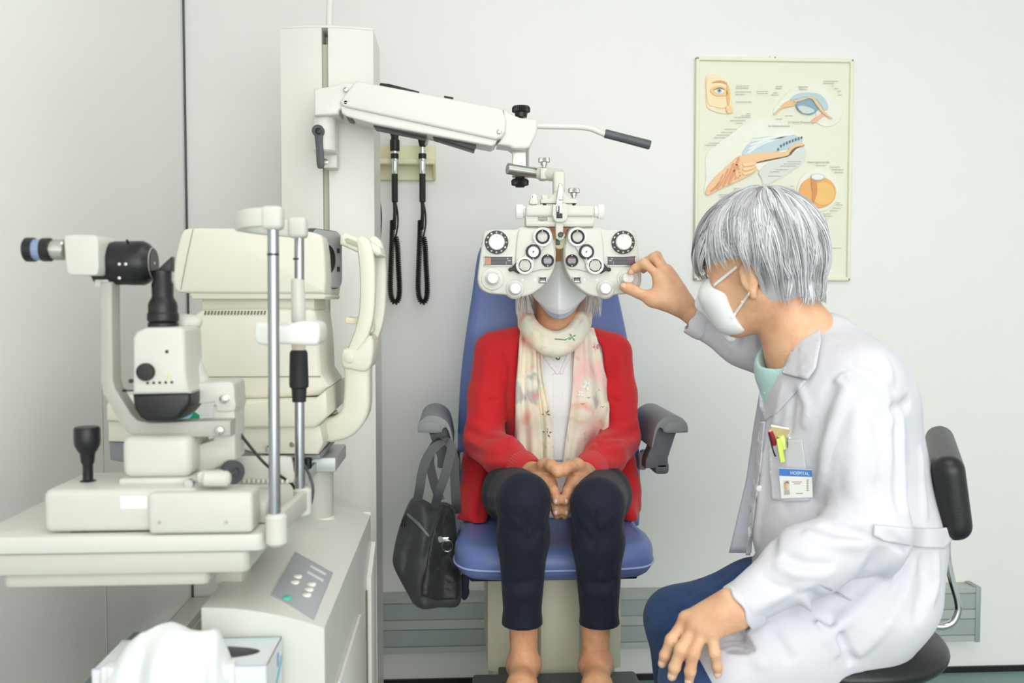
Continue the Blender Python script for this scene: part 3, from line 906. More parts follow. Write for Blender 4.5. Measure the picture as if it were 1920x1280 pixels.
    for x, y in ((1046.5, 394), (1051.5, 400)):
        bm = BM(); disc(bm, x, y, Yx - 0.018, [(1.4, 0), (1.4, .4), (0, .4)], 10); obj('pin', bm, M_black, r)
    # nose bridge: black knob, dark window, cream forehead rest
    bm = BM(); pprism(bm, smooth2d([(1039, 447), (1063, 446), (1063, 455), (1058, 464), (1051, 467), (1043, 465), (1038, 457)], 4), Yx + 0.022, 0.012, 0.003); obj('forehead_rest', bm, mat('rest_cream', '#cdc7a0', .5), r, 'cream forehead rest')
    bm = BM(); pbox(bm, 1042.5, 446, 1050, 459, Yx + 0.018, 0.008, 0.0006); obj('sight_window', bm, mat('sight_dark', '#3c3c40', .3), r)
    bm = BM(); disc(bm, 1051, 440, Yx - 0.004, [(5, 0), (5.2, 5), (4.2, 7), (3.2, 7), (3, 5), (0, 5)]); obj('sight_knob', bm, mat('sight_black', '#241a1e', .25), r)
    bm = BM(); pbox(bm, 1008, 409, 1008.8, 412.5, Yx + 0.0052, 0.001)
    ticks = [(1009 + i * 2.1, 407 + (i % 2) * .6, 1009.9 + i * 2.1, 409.3) for i in range(8)] + [(1009 + i * 2.1, 411.2, 1010.1 + i * 2.1, 412.6 + (i % 3) * .4) for i in range(8)] + [(1016, 413.6, 1017.2, 414.4), (1025.4, 407, 1026, 413)]
    bm.free(); bm = BM()
    for a in ticks: pbox(bm, *a, Yx + 0.0025, 0.001)
    o = obj('scale_print', bm, M_ink2, r); o['kind'] = 'stuff'

    def battery(side):
        X = (lambda x: x) if side < 0 else (lambda x: 2099.5 - x)
        def pp(L): return [(X(a), b) for a, b in L] if side < 0 else [(X(a), b) for a, b in L][::-1]
        # shell
        out = smooth2d([(905, 448), (907, 438), (914, 431.5), (930, 430), (950, 430), (967, 430), (975, 426), (985, 425), (1005, 425), (1028, 426), (1033, 431), (1038, 447), (1041.5, 462), (1042.5, 478), (1041, 495), (1036, 511), (1027, 526), (1016, 538), (1003, 548), (990, 554), (975, 556.5), (958, 555), (945, 552.5), (925, 551), (912, 548), (902, 541), (897.5, 532), (896, 520), (898, 500), (901, 478), (903.5, 460)], 3)
        bm = BM(); pprism(bm, pp(out), Yp0 + 0.006, 0.062, 0.006, 3)
        shell = obj('lens_battery', bm, M_ph, r)
        # raised front panel
        pan = smooth2d([(980, 428), (1005, 427.5), (1027, 428), (1031, 433), (1036, 448), (1040, 466), (1040, 482), (1038, 496), (1032, 505), (1015, 506), (1000, 510), (980, 513), (968, 508), (966, 495), (967, 470), (970, 440), (974, 430)], 3)
        bm = BM(); pprism(bm, pp(pan), Yp0 + 0.0015, 0.01, 0.004, 3); obj('front_panel', bm, M_ph, shell)
        # lobes under the knobs
        bm = BM()
        disc(bm, X(923), 523, Yp0 + 0.012, [(24, -8), (23, 4), (20, 7), (0, 8)], 36); disc(bm, X(965), 541, Yp0 + 0.012, [(20, -8), (19, 4), (16, 7), (0, 8)], 36)
        obj('knob_boss', bm, M_ph, shell)
        # dial with symbols
        dx, dy = X(931), 454
        Y1 = Yp0 + 0.003
        bm = BM(); disc(bm, dx, dy, Y1, [(21.8, -4), (21.8, 1), (21.2, 1.6), (0, 1.6)], 48); dial = obj('selector_dial', bm, M_black, r, 'black selector dial with white symbols')
        bm = BM(); disc(bm, dx, dy, Y1, [(15.2, 1), (15.2, 9), (14.2, 11), (13, 11.4), (12.6, 10.8), (0, 10.8)], 48); obj('selector_knob', bm, M_knob, dial, 'light grey selector knob')
        bm = BM(); disc(bm, dx, dy - 11, Y1 - 0.0124, [(.9, 0), (.9, .3), (0, .3)], 8); obj('index_mark', bm, M_red, dial)
        for i in range(12):
            a = math.pi / 2 - i * math.pi / 6
            x, y = dx + 18.6 * math.cos(a), dy - 18.6 * math.sin(a)
            bm = BM(); yy = Y1 - 0.0018
            kind = [1, 1, 3, 2, 0, 1, 1, 4, 2, 1, 1, 0][i]
            if kind == 0: disc(bm, x, y, yy, [(1.7, -.5), (1.7, .4), (0, .4)], 14)
            elif kind in (1, 4):
                disc(bm, x, y, yy, [(1.6, -.5), (1.6, .4), (1.0, .4), (1.0, -.5)], 14)
                if i in (5, 6, 9, 10): pprism(bm, [(x - 1.9, y + 1.3), (x - 1.4, y + 1.7), (x + 1.2, y - .9), (x + .7, y - 1.3)], yy - .0004, .0005)
                if kind == 4: pbox(bm, x - 1.6, y - .4, x + 1.6, y + .4, yy - .0004, .0005)
            elif kind == 2: pbox(bm, x - 1.4, y - .9, x - .2, y + .9, yy - .0004, .0005); pbox(bm, x + .2, y - .7, x + 1.4, y + .7, yy - .0004, .0005)
            else: disc(bm, x, y, yy, [(1.1, -.5), (1.1, .4), (0, .4)], 10)
            o = obj('dial_symbol', bm, M_wink, dial)
        # strip window
        wx0, wx1 = sorted((X(907), X(962)))
        Y2 = Yp0 + 0.004
        bm = BM()
        for a in ((wx0, 479.5, wx1, 481), (wx0, 497, wx1, 498.5), (wx0, 480, wx0 + 1.4, 498), (wx1 - 1.4, 480, wx1, 498)): pbox(bm, *a, Y2 - 0.0015, 0.005, 0.0004)
        win = obj('power_window', bm, M_steel, r, 'dark power scale window in a steel rim')
        bm = BM(); pbox(bm, wx0 + 1.2, 480.8, wx1 - 1.2, 497.2, Y2 - 0.0002, 0.004); obj('scale_glass', bm, mat('scale_dark', '#1c1d22', .2), win)
        bm = BM(); c0, c1 = sorted((X(909.5), X(920.5))); pbox(bm, c0, 482.5, c1, 496, Y2 - 0.0008, 0.001); obj('scale_numeral_field', bm, mat('scale_copper' if side < 0 else 'scale_plum', '#b0785a' if side < 0 else '#5f4347', .3), win)
        bm = BM()
        for i in range(6): a, b = sorted((X(924 + i * 3.6), X(925.2 + i * 3.6))); pbox(bm, a, 483, b, 495.5, Y2 - 0.0007, 0.0008)
        o = obj('scale_rib', bm, mat('scale_rib', '#3a3b44', .3), win); o['kind'] = 'stuff'
        bm = BM()
        for (a, b, c, d) in ((951, 484, 952.6, 485.6), (952, 488, 957.5, 489), (948.5, 491, 949.7, 492), (948.5, 494, 949.7, 495)):
            a, c = sorted((X(a), X(c))); pbox(bm, a, b, c, d, Y2 - 0.0008, 0.001)
        o = obj('scale_print', bm, M_wink, win); o['kind'] = 'stuff'
        # control knobs
        for kx, ky, rr in ((924, 521, 11.5), (966, 540, 11.5)):
            bm = BM(); disc(bm, X(kx), ky, Yp0 + 0.003, [(rr + 2.5, -1), (rr + 2.2, 4), (rr + .8, 5), (rr, 6), (rr, 15), (rr - 1, 16.5), (rr - 1.6, 16.8)], 44)
            kk = obj('control_knob', bm, M_knob, r, 'light grey turning knob')
            bm = BM(); disc(bm, X(kx), ky, Yp0 + 0.003, [(rr - 1.4, 16.9), (rr - 2.1, 16.2), (0, 16.2)], 36); obj('knob_cap', bm, M_knobface, kk)
        # accessory carrier plate
        hull = smooth2d([(1017, 427), (1030, 432), (1034, 445), (1030, 456), (1020, 464), (1012, 478), (1003, 490), (1000, 503), (990, 512), (976, 511), (968, 500), (970, 488), (982, 480), (986, 470), (992, 460), (1001, 452), (1003, 436)], 3)
        bm = BM(); pprism(bm, pp(hull), Yp0 - 0.0065, 0.009, 0.003, 2); car = obj('lens_carrier', bm, M_ph, r)
        # three dials on the carrier and the eyepiece
        def lens(px, py, Y, wr, br, gr, gm, name, marks, wht=M_ring, dep=7):
            if wr:
                bm = BM(); disc(bm, px, py, Y, [(wr, -dep), (wr, 3), (wr - .8, 4), (br - .4, 4), (br - .4, 1), (0, 1)], 48); o = obj(name, bm, wht, r)
            else: o = None
            bm = BM(); h = 4 if wr else 0
            disc(bm, px, py, Y, [(br, h - 6), (br, h + 1), (br - .8, h + 2), (gr + .6, h + 1.4), (gr, h - 1), (0, h - 1)], 44)
            ob = obj('lens_rim' if o else name, bm, M_black, o or r, None if o else 'black rimmed eyepiece')
            root = o or ob
            bm = BM(); disc(bm, px, py, Y, [(gr + .2, h - 1.2), (gr + .2, h - .4), (gr * .6, h + .1), (0, h + .4)], 36); obj('lens_glass', bm, gm, root)
            for ang, m in marks:
                a = R_(ang); x, y = px + (br - 2.1) * math.cos(a), py - (br - 2.1) * math.sin(a)
                bm = BM(); disc(bm, x, y, Y - (h + 1.2) * s, [(1.1, -.5), (1.1, .8), (0, .8)], 8); obj('index_mark', bm, m, root)
            return root
        G1 = mat('lens_grey', '#a7a89c', 0.12, var=0.25, vscale=60, coat=0.6)
        G2 = mat('lens_violet' if side < 0 else 'lens_brown', '#6d6176' if side < 0 else '#5a4348', 0.08, var=0.3, vscale=80, coat=0.8)
        Yl = Yp0 - 0.0065
        x1 = X(1017)
        a = lens(x1, 444, Yl, 18, 13.4, 9.3, G1, 'upper_lens', [(90, M_wink)])
        for ang in (60, 200, 330):
            bm = BM(); disc(bm, x1 + 15.8 * math.cos(R_(ang)), 444 - 15.8 * math.sin(R_(ang)), Yl - 4 * s, [(.7, 0), (.7, .4), (0, .4)], 8); obj('index_mark', bm, M_ink2, a)
        x2 = X(1000)
        b = lens(x2, 472, Yl, 14.2, 11.2, 10.9, M_ring, 'cross_dial', [], M_black)
        for i in range(12):
            aa = i * math.pi / 6
            bm = BM(); disc(bm, x2 + 8 * math.cos(aa), 472 + 8 * math.sin(aa), Yl - 3.6 * s, [(.55, 0), (.55, .4), (0, .4)], 6); obj('dial_mark', bm, M_ink2, b)
        bm = BM(); pprism(bm, [(x2 - .6, 474.5), (x2 - .2, 469.5), (x2 + .8, 469.6), (x2 + .3, 474.5)], Yl - 5.2 * s, .0012); pprism(bm, [(x2 - 2, 471.6), (x2 + 2, 470.4), (x2 + 2, 471.3), (x2 - 2, 472.5)], Yl - 5.2 * s, .0012); obj('dial_pointer', bm, M_ink2, b)
        for q, m in ((458.8, M_red), (485.2, M_wink)):
            bm = BM(); disc(bm, x2, q, Yl - 4 * s, [(1.0, -.5), (1.0, .5), (0, .5)], 8); obj('index_mark', bm, m, b)
        x3 = X(984)
        c = lens(x3, 497.5, Yl, 16.6, 12, 10.2, G1, 'lower_lens', [(60, M_wink), (120, M_wink), (200, M_wink), (310, M_wink)])
        for ang in (165, 340, 20):
            bm = BM(); disc(bm, x3 + 14.4 * math.cos(R_(ang)), 497.5 - 14.4 * math.sin(R_(ang)), Yl - 4 * s, [(.7, 0), (.7, .4), (0, .4)], 8); obj('index_mark', bm, M_ink2, c)
        bm = BM(); pprism(bm, pp(smooth2d([(953.5, 504), (956, 501.5), (961, 500.5), (966, 494), (971, 493), (974, 512), (969, 511), (963, 507.5), (958, 509), (954, 507.5)], 3)), Yl + 0.001, 0.006, 0.0015); obj('lens_lever', bm, M_black, r, 'black lens lever')
        lens(X(1027), 488.5, Yp0, 0, 11.8, 7.6, G2, 'eyepiece', [(90, M_wink), (270, M_wink)])
        # cylinder window and two screws
        vx0, vx1 = sorted((X(1009.5), X(1026)))
        bm = BM(); pbox(bm, vx0, 518, vx1, 531, Yp0 + 0.003, 0.006, 0.0015); cw = obj('cylinder_window', bm, M_steel, r, 'small steel rimmed scale window')
        bm = BM(); pbox(bm, vx0 + 1.8, 519.6, vx1 - 1.8, 529.2, Yp0 + 0.0025, 0.002, 0.0003); obj('scale_glass', bm, M_black, cw)
        bm = BM(); pbox(bm, vx0 + 3.5, 526.4, vx1 - 3.5, 528, Yp0 + 0.002, 0.001); obj('scale_numeral_field', bm, M_steel, cw)
        for i in range(3):
            bm = BM(); pbox(bm, vx0 + 4 + i * 3, 522.5, vx0 + 6 + i * 3, 525, Yp0 + 0.002, 0.001); obj('scale_mark', bm, mat('scale_mark', '#7d7a78', .4), cw)
        for q, e in ((980.5, 524), (1003, 524)):
            bm = BM(); disc(bm, X(q), e, Yp0 + 0.006, [(1.2, -1), (1.2, .4), (0, .4)], 10); obj('screw', bm, M_steel, r)
    battery(-1); battery(1)
phoropter()

# ------------------------------------------------------------------ examination chair
Ych = 2.42
SEAT_Z = P(1040, 1062, 1.93).z + 0.046
BACK_Y = Ych - 0.054
def chair():
    M_blue = mat('chair_blue', '#6678b0', 0.36, var=0.05, vscale=8, bump=0.12, bscale=350)
    M_pipe = mat('chair_piping', '#a9bade', 0.5, var=0.02)
    r = E('examination_chair', (P(1040, 1280, 2.2).x, 2.2, 0.0), 'blue upholstered examination chair on a cream pedestal in the centre', 'chair')
    # backrest
    bo = smooth2d([(897, 475), (886, 550), (872, 640), (863, 720), (859, 800), (857, 880), (858, 950), (875, 1000), (1035, 1010), (1185, 1000), (1202, 950), (1203, 880), (1199, 800), (1192, 720), (1182, 650), (1170, 590), (1157, 530), (1148, 490), (1128, 462), (1090, 450), (1022, 446), (950, 447), (912, 455)], 3)
    bm = BM(); pprism(bm, bo, Ych - 0.055, 0.1, 0.025, 4); obj('backrest', bm, M_blue, r, angle=60)
    # seat cushion: plan outline, rounded
    yf, yb = 1.93, 2.44
    z1 = P(1040, 1008, 2.05).z
    zt = P(1040, 1062, yf).z
    hw = (P(1230, 1010, 1.98).x - P(852, 1010, 1.98).x) / 2
    xc = (P(1230, 1010, 1.98).x + P(852, 1010, 1.98).x) / 2
    plan = smooth2d([(xc - hw, yf + 0.1), (xc - hw + 0.01, yf + 0.045), (xc - hw + 0.04, yf + 0.012), (xc - hw * .5, yf), (xc, yf - 0.002), (xc + hw * .5, yf), (xc + hw - 0.04, yf + 0.012), (xc + hw - 0.01, yf + 0.045), (xc + hw, yf + 0.1), (xc + hw - 0.01, yf + 0.2), (xc + hw - 0.03, yb), (xc - hw + 0.03, yb), (xc - hw + 0.01, yf + 0.2)], 4)
    bm = BM(); prism(bm, [Vector((p.x, p.y, zt - 0.035)) for p in plan], (0, 0, 0.07), 0.03, 4)
    # crown of the cushion
    for v in bm.verts:
        if v.co.z > zt:
            d = min(1, max(0, (v.co.y - yf) / 0.12)); v.co.z += 0.012 * d
    obj('seat_cushion', bm, M_blue, r, angle=60)
    bm = BM(); pl = [Vector((p.x, p.y, zt - 0.008)) + (Vector((p.x - xc, p.y - yf - 0.2, 0)).normalized() * 0.0015) for p in plan if p.y < yf + 0.22]
    # order the front run of the outline from left to right
    pl = sorted(pl, key=lambda p: math.atan2(p.y - (yf + 0.3), p.x - xc))
    tube(bm, pl, 0.0022, 6); obj('piping', bm, M_pipe, r, 'pale blue piping along the seat edge')
    bm = BM(); rbox(bm, (xc, (yf + yb) / 2 + 0.03, zt - 0.045), (hw * 1.7, yb - yf - 0.1, 0.02), 0.006); obj('seat_pan', bm, M_black, r)
    # pedestal
    M_ped = mat('pedestal_cream', '#cfccb4', 0.42, var=0.02)
    a = P(915, 1100, 2.08); b = P(1167, 1100, 2.08)
    zped = zt - 0.05
    zlow = P(915, 1262, 2.08).z
    bm = BM()
    xl, xr = a.x, b.x
    prism(bm, [Vector((xl, 2.1, 0)), Vector((xl + 0.03, 2.08, 0)), Vector((xr - 0.03, 2.08, 0)), Vector((xr, 2.1, 0)), Vector((xr, 2.4, 0)), Vector((xl, 2.4, 0))], (0, 0, zped - zlow), 0)
    bmesh.ops.translate(bm, vec=(0, 0, zlow), verts=bm.verts)
    obj('pedestal_upper', bm, M_ped, r)
    bm = BM(); rbox(bm, ((xl + xr) / 2, 2.25, zlow / 2), (xr - xl - 0.02, 0.28, zlow), 0.006); obj('pedestal_lower', bm, M_ped, r)
    bm = BM(); q0, q1 = P(1012, 1150, 2.03), P(1088, 1150, 2.03)
    rbox(bm, ((q0.x + q1.x) / 2, 2.06, zped / 2 + 0.06), (q1.x - q0.x, 0.06, zped - 0.12), 0.012); obj('column_cover', bm, M_ped, r)
    zfr = P(1040, 1322, 1.84).z
    bm = BM(); rbox(bm, (xc, 1.86, zfr - 0.012), (0.36, 0.3, 0.024), 0.008); obj('footrest', bm, M_dkgrey, r)
    bm = BM()
    for sg in (-1, 1): rbox(bm, (xc + sg * 0.1, 2.02, zfr - 0.03), (0.04, 0.2, 0.03), 0.006)
    obj('footrest_bracket', bm, M_dkgrey, r)
    bm = BM(); rbox(bm, (xc, 2.2, 0.02), (0.45, 0.62, 0.04), 0.012); obj('base_plate', bm, M_ped, r)
    # armrests: a curved pad and post, swung down from a hub on the backrest
    M_arm = mat('armrest_grey', '#83878a', 0.5, var=0.03, bump=0.05, bscale=300)
    M_arm2 = mat('armrest_shell', '#5f6468', 0.5, var=0.03)
    for sg in (-1, 1):
        X = (lambda x: x) if sg > 0 else (lambda x: 2073 - x)
        pp = (lambda L: [(X(x), y) for x, y in L]) if sg > 0 else (lambda L: [(X(x), y) for x, y in L][::-1])
        Yf = 2.16
        bm = BM()
        pprism(bm, pp([(1210, 878), (1211, 862), (1222, 835), (1229, 806), (1236, 796), (1247, 800), (1260, 812), (1268, 812), (1253, 858), (1253, 876), (1248, 878)]), Yf + 0.03, 0.05, 0.004)
        post = obj('armrest_post', bm, M_arm2, r)
        bm = BM()
        L = smooth2d([(1222, 838), (1228, 806), (1236, 790), (1250, 781), (1265, 779), (1278, 783), (1288, 794), (1290, 808), (1284, 811), (1248, 811), (1243, 804), (1236, 802), (1230, 815), (1225, 836)], 3)
        pprism(bm, pp(L), Yf, 0.26, 0.006, 3)
        obj('armrest_pad', bm, M_arm, r, 'grey curved armrest pad')
        bm = BM(); e0, e1 = sorted((X(1247), X(1289))); pprism(bm, pp([(1246, 809), (1247, 801), (1252, 793), (1260, 791), (1277, 791), (1285, 795), (1289, 802), (1289, 808)]), Yf - 0.002, 0.004, 0.001); obj('pad_end', bm, M_arm, post)
        bm = BM(); a = P(X(1196), 864, Ych - 0.12); b = P(X(1211), 864, Ych - 0.12)
        cyl(bm, a, b, 0.022, 0.022, 24, 0.003); obj('armrest_hub', bm, mat('hub_grey', '#a9aaa8', .4), r)
        bm = BM(); rbox(bm, (P(X(1230), 864, Yf + 0.1).x, Yf + 0.13, P(X(1230), 868, Yf + 0.1).z), (0.035, 0.2, 0.03), 0.008); obj('armrest_arm', bm, M_arm2, r)
chair()
# ------------------------------------------------------------------ cabinet under the slit lamp table
CX0, CX1 = -0.335, -0.177
CYF = 1.217
ZCAB = 0.725
def cabinet():
    r = E('instrument_cabinet', ((CX0 + CX1) / 2 - 0.05, 1.6, 0), 'white instrument cabinet with a grey button panel carrying both eye instruments', 'cabinet')
    M_cab = mat('cabinet_white', '#d2d3cb', 0.36, var=0.015)
    # body, top surface slopes down to the right at the front
    n = 8
    def top(x): 
        t = (x - CX0) / (CX1 - CX0)
        return ZCAB + 0.024 - 0.03 * t * t
    plan_y1 = 1.86
    bm = BM()
    t = bmesh.new()
    sec = [Vector((CX0 + (CX1 - CX0) * i / n, 0, top(CX0 + (CX1 - CX0) * i / n))) for i in range(n + 1)]
    fr = [Vector((CX0, CYF, 0.0))] + [Vector((CX1, CYF, 0.0))] + [v + Vector((0, CYF, 0)) for v in sec[::-1]]
    prism(bm, fr, (0, plan_y1 - CYF, 0), 0)
    # rear corner cut obliquely
    far = [Vector((CX0, plan_y1, 0)), Vector((CX1, plan_y1, 0)), Vector((-0.29, 2.06, 0)), Vector((CX0, 2.06, 0))]
    prism(bm, far, (0, 0, ZCAB), 0)
    bmesh.ops.remove_doubles(bm, verts=bm.verts, dist=0.0005)
    obj('body', bm, M_cab, r)
    # left flank extending under the table
    # control panel
    def Q(px, py):   # a point of the cabinet top seen at a pixel
        d = _CR @ Vector(((px - 960.0) / FPX, (640.0 - py) / FPX, -1.0))
        k = (ZCAB + 0.006 - CAM.z) / d.z
        return CAM + d * k
    def onto(v, up=0.0): return Vector((v.x, v.y, top(v.x) + up))
    c = [onto(Q(*p)) for p in ((554, 1050), (624, 1069), (588, 1154), (509, 1131))]
    bm = BM(); prism(bm, [v + Vector((0, 0, -0.0015)) for v in c], (0, 0, 0.004), 0.0006); pan = obj('control_panel', bm, mat('panel_grey', '#a3a5ab', .4), r, 'grey panel with round buttons')
    def spot(u, v, up=0.0025):
        a = c[0].lerp(c[1], u); b = c[3].lerp(c[2], u); return a.lerp(b, v) + Vector((0, 0, up))
    for u, v in ((.33, .47), (.33, .6), (.68, .47), (.68, .585), (.68, .70)):
        bm = BM(); lathe(bm, spot(u, v), (0, 0, 1), [(0, -.001), (.0065, -.001), (.0065, .0018), (.0055, .0024), (0, .0026)], 24); obj('button', bm, mat('button_cream', '#ecebe0', .35), pan)
    bm = BM(); lathe(bm, spot(.33, .93), (0, 0, 1), [(0, -.001), (.0075, -.001), (.0075, .0018), (.006, .0026), (0, .0028)], 24); obj('button', bm, mat('button_green', '#55c3a4', .35), pan, 'round green button')
    M_pp = mat('panel_print', '#d4d5d6', .5, var=0)
    for v in (.12, .27):
        bm = BM(); a, b, d, e = spot(.47, v - .028, .0005), spot(.88, v - .028, .0005), spot(.88, v + .028, .0005), spot(.47, v + .028, .0005)
        prism(bm, [a, b, d, e], (0, 0, .0022), .0003); obj('rocker_switch', bm, M_pp, pan, 'white rocker switch in a black slot')
        bm = BM(); a, b, d, e = spot(.5, v - .045, 0), spot(.93, v - .045, 0), spot(.93, v - .0, 0), spot(.5, v - .0, 0)
        prism(bm, [a, b, d, e], (0, 0, .0018), .0002); obj('switch_slot', bm, M_black, pan)
    bm = BM()
    for u, v, L in ((.3, .15, .1), (.25, .3, .1), (.16, .47, .06), (.16, .6, .06), (.55, .585, .05), (.55, .7, .05), (.16, .92, .07), (.62, .86, .08)):
        a, b, d, e = spot(u, v - .012, .0002), spot(u + L, v - .012, .0002), spot(u + L, v + .012, .0002), spot(u, v + .012, .0002)
        prism(bm, [a, b, d, e], (0, 0, .0006))
    for v in (.84, .9, .96):
        a, b, d, e = spot(.76, v - .02, .0002), spot(.9, v - .02, .0002), spot(.9, v + .02, .0002), spot(.76, v + .02, .0002)
        prism(bm, [a, b, d, e], (0, 0, .0006))
    o = obj('panel_print', bm, M_pp, pan); o['kind'] = 'stuff'
    # door on the right side with a blue edge strip
    bm = BM(); x = CX1
    out = [Vector((x, CYF + 0.02, 0.05)), Vector((x, 1.7, 0.05)), Vector((x, 1.7, 0.52)), Vector((x, 1.62, 0.6)), Vector((x, 1.33, 0.60)), Vector((x, CYF + 0.02, 0.5))]
    prism(bm, out, (0.006, 0, 0), 0.002); dr = obj('door', bm, M_cab, r)
    bm = BM(); pts = [Vector((x + 0.006, 1.34, 0.592)), Vector((x + 0.006, 1.30, 0.565)), Vector((x + 0.006, CYF + 0.028, 0.5)), Vector((x + 0.006, CYF + 0.028, 0.3)), Vector((x + 0.006, CYF + 0.028, 0.06))]
    sweep(bm, pts, 0.012, 0.003, (0, 1, 0.3), 0); obj('edge_strip', bm, mat('strip_blue', '#8c9ed2', .4), dr, 'blue edge strip')
    bm = BM(); rbox(bm, (x + 0.0015, 1.75, 0.3), (0.004, 0.006, 0.6)); obj('side_joint', bm, mat('joint_dark', '#6a6a5a', .6), r)
    bm = BM(); prism(bm, [Vector((x, 1.76, 0.02)), Vector((x, 1.86, 0.02)), Vector((x, 1.86, ZCAB - 0.06)), Vector((x, 1.76, 0.62))], (0.01, 0, 0), 0.002); obj('side_panel', bm, M_cab, r)
    # pedestal of the autorefractor stand
    return r
cabinet()

# ------------------------------------------------------------------ slit lamp table
ZT_ = P(300, 1003, 1.2).z
TX0, TX1, TY0, TY1 = -0.62, -0.249, 1.2, 1.53
def lamp_table():
    r = E('instrument_table', ((TX0 + TX1) / 2, (TY0 + TY1) / 2, ZT_ - 0.075), 'white sliding table top carrying the slit lamp in the left foreground', 'table')
    M_t = mat('table_white', '#cdcec5', 0.4, var=0.015)
    M_t2 = mat('table_under', '#bfc0b5', 0.45, var=0.02)
    def plate(name, x0, x1, y0, y1, z0, z1, rad, m, bev=0.004, lab=None):
        pts = []
        for (cx, cy, a0) in ((x1 - rad, y0 + rad, -90), (x1 - rad, y1 - rad, 0), (x0 + rad, y1 - rad, 90), (x0 + rad, y0 + rad, 180)):
            for i in range(7):
                a = R_(a0 + 15 * i); pts.append(Vector((cx + rad * math.cos(a), cy + rad * math.sin(a), z0)))
        bm = BM(); prism(bm, pts, (0, 0, z1 - z0), 0); 
        t = [e for e in bm.edges if abs(e.verts[0].co.z - e.verts[1].co.z) < 1e-5]
        bmesh.ops.bevel(bm, geom=t, offset=bev, segments=2, profile=.5, affect='EDGES')
        return obj(name, bm, m, r, lab, angle=40)
    plate('top', TX0, TX1, TY0, TY1, ZT_ - 0.023, ZT_, 0.014, M_t)
    plate('under_tray', TX0 + 0.01, TX1 - 0.022, TY0 + 0.004, TY1 - 0.02, ZT_ - 0.052, ZT_ - 0.023, 0.012, M_t2, 0.005)
    plate('base_tray', -0.585, -0.325, TY0 + 0.014, TY1 - 0.03, ZT_ - 0.07, ZT_ - 0.052, 0.01, M_t2, 0.005)
    bm = BM(); rbox(bm, (-0.328, 1.36, (ZT_ - 0.055 + 0.745) / 2), (0.04, 0.06, ZT_ - 0.055 - 0.735), 0.006); obj('slide_block', bm, M_t2, r)
lamp_table()

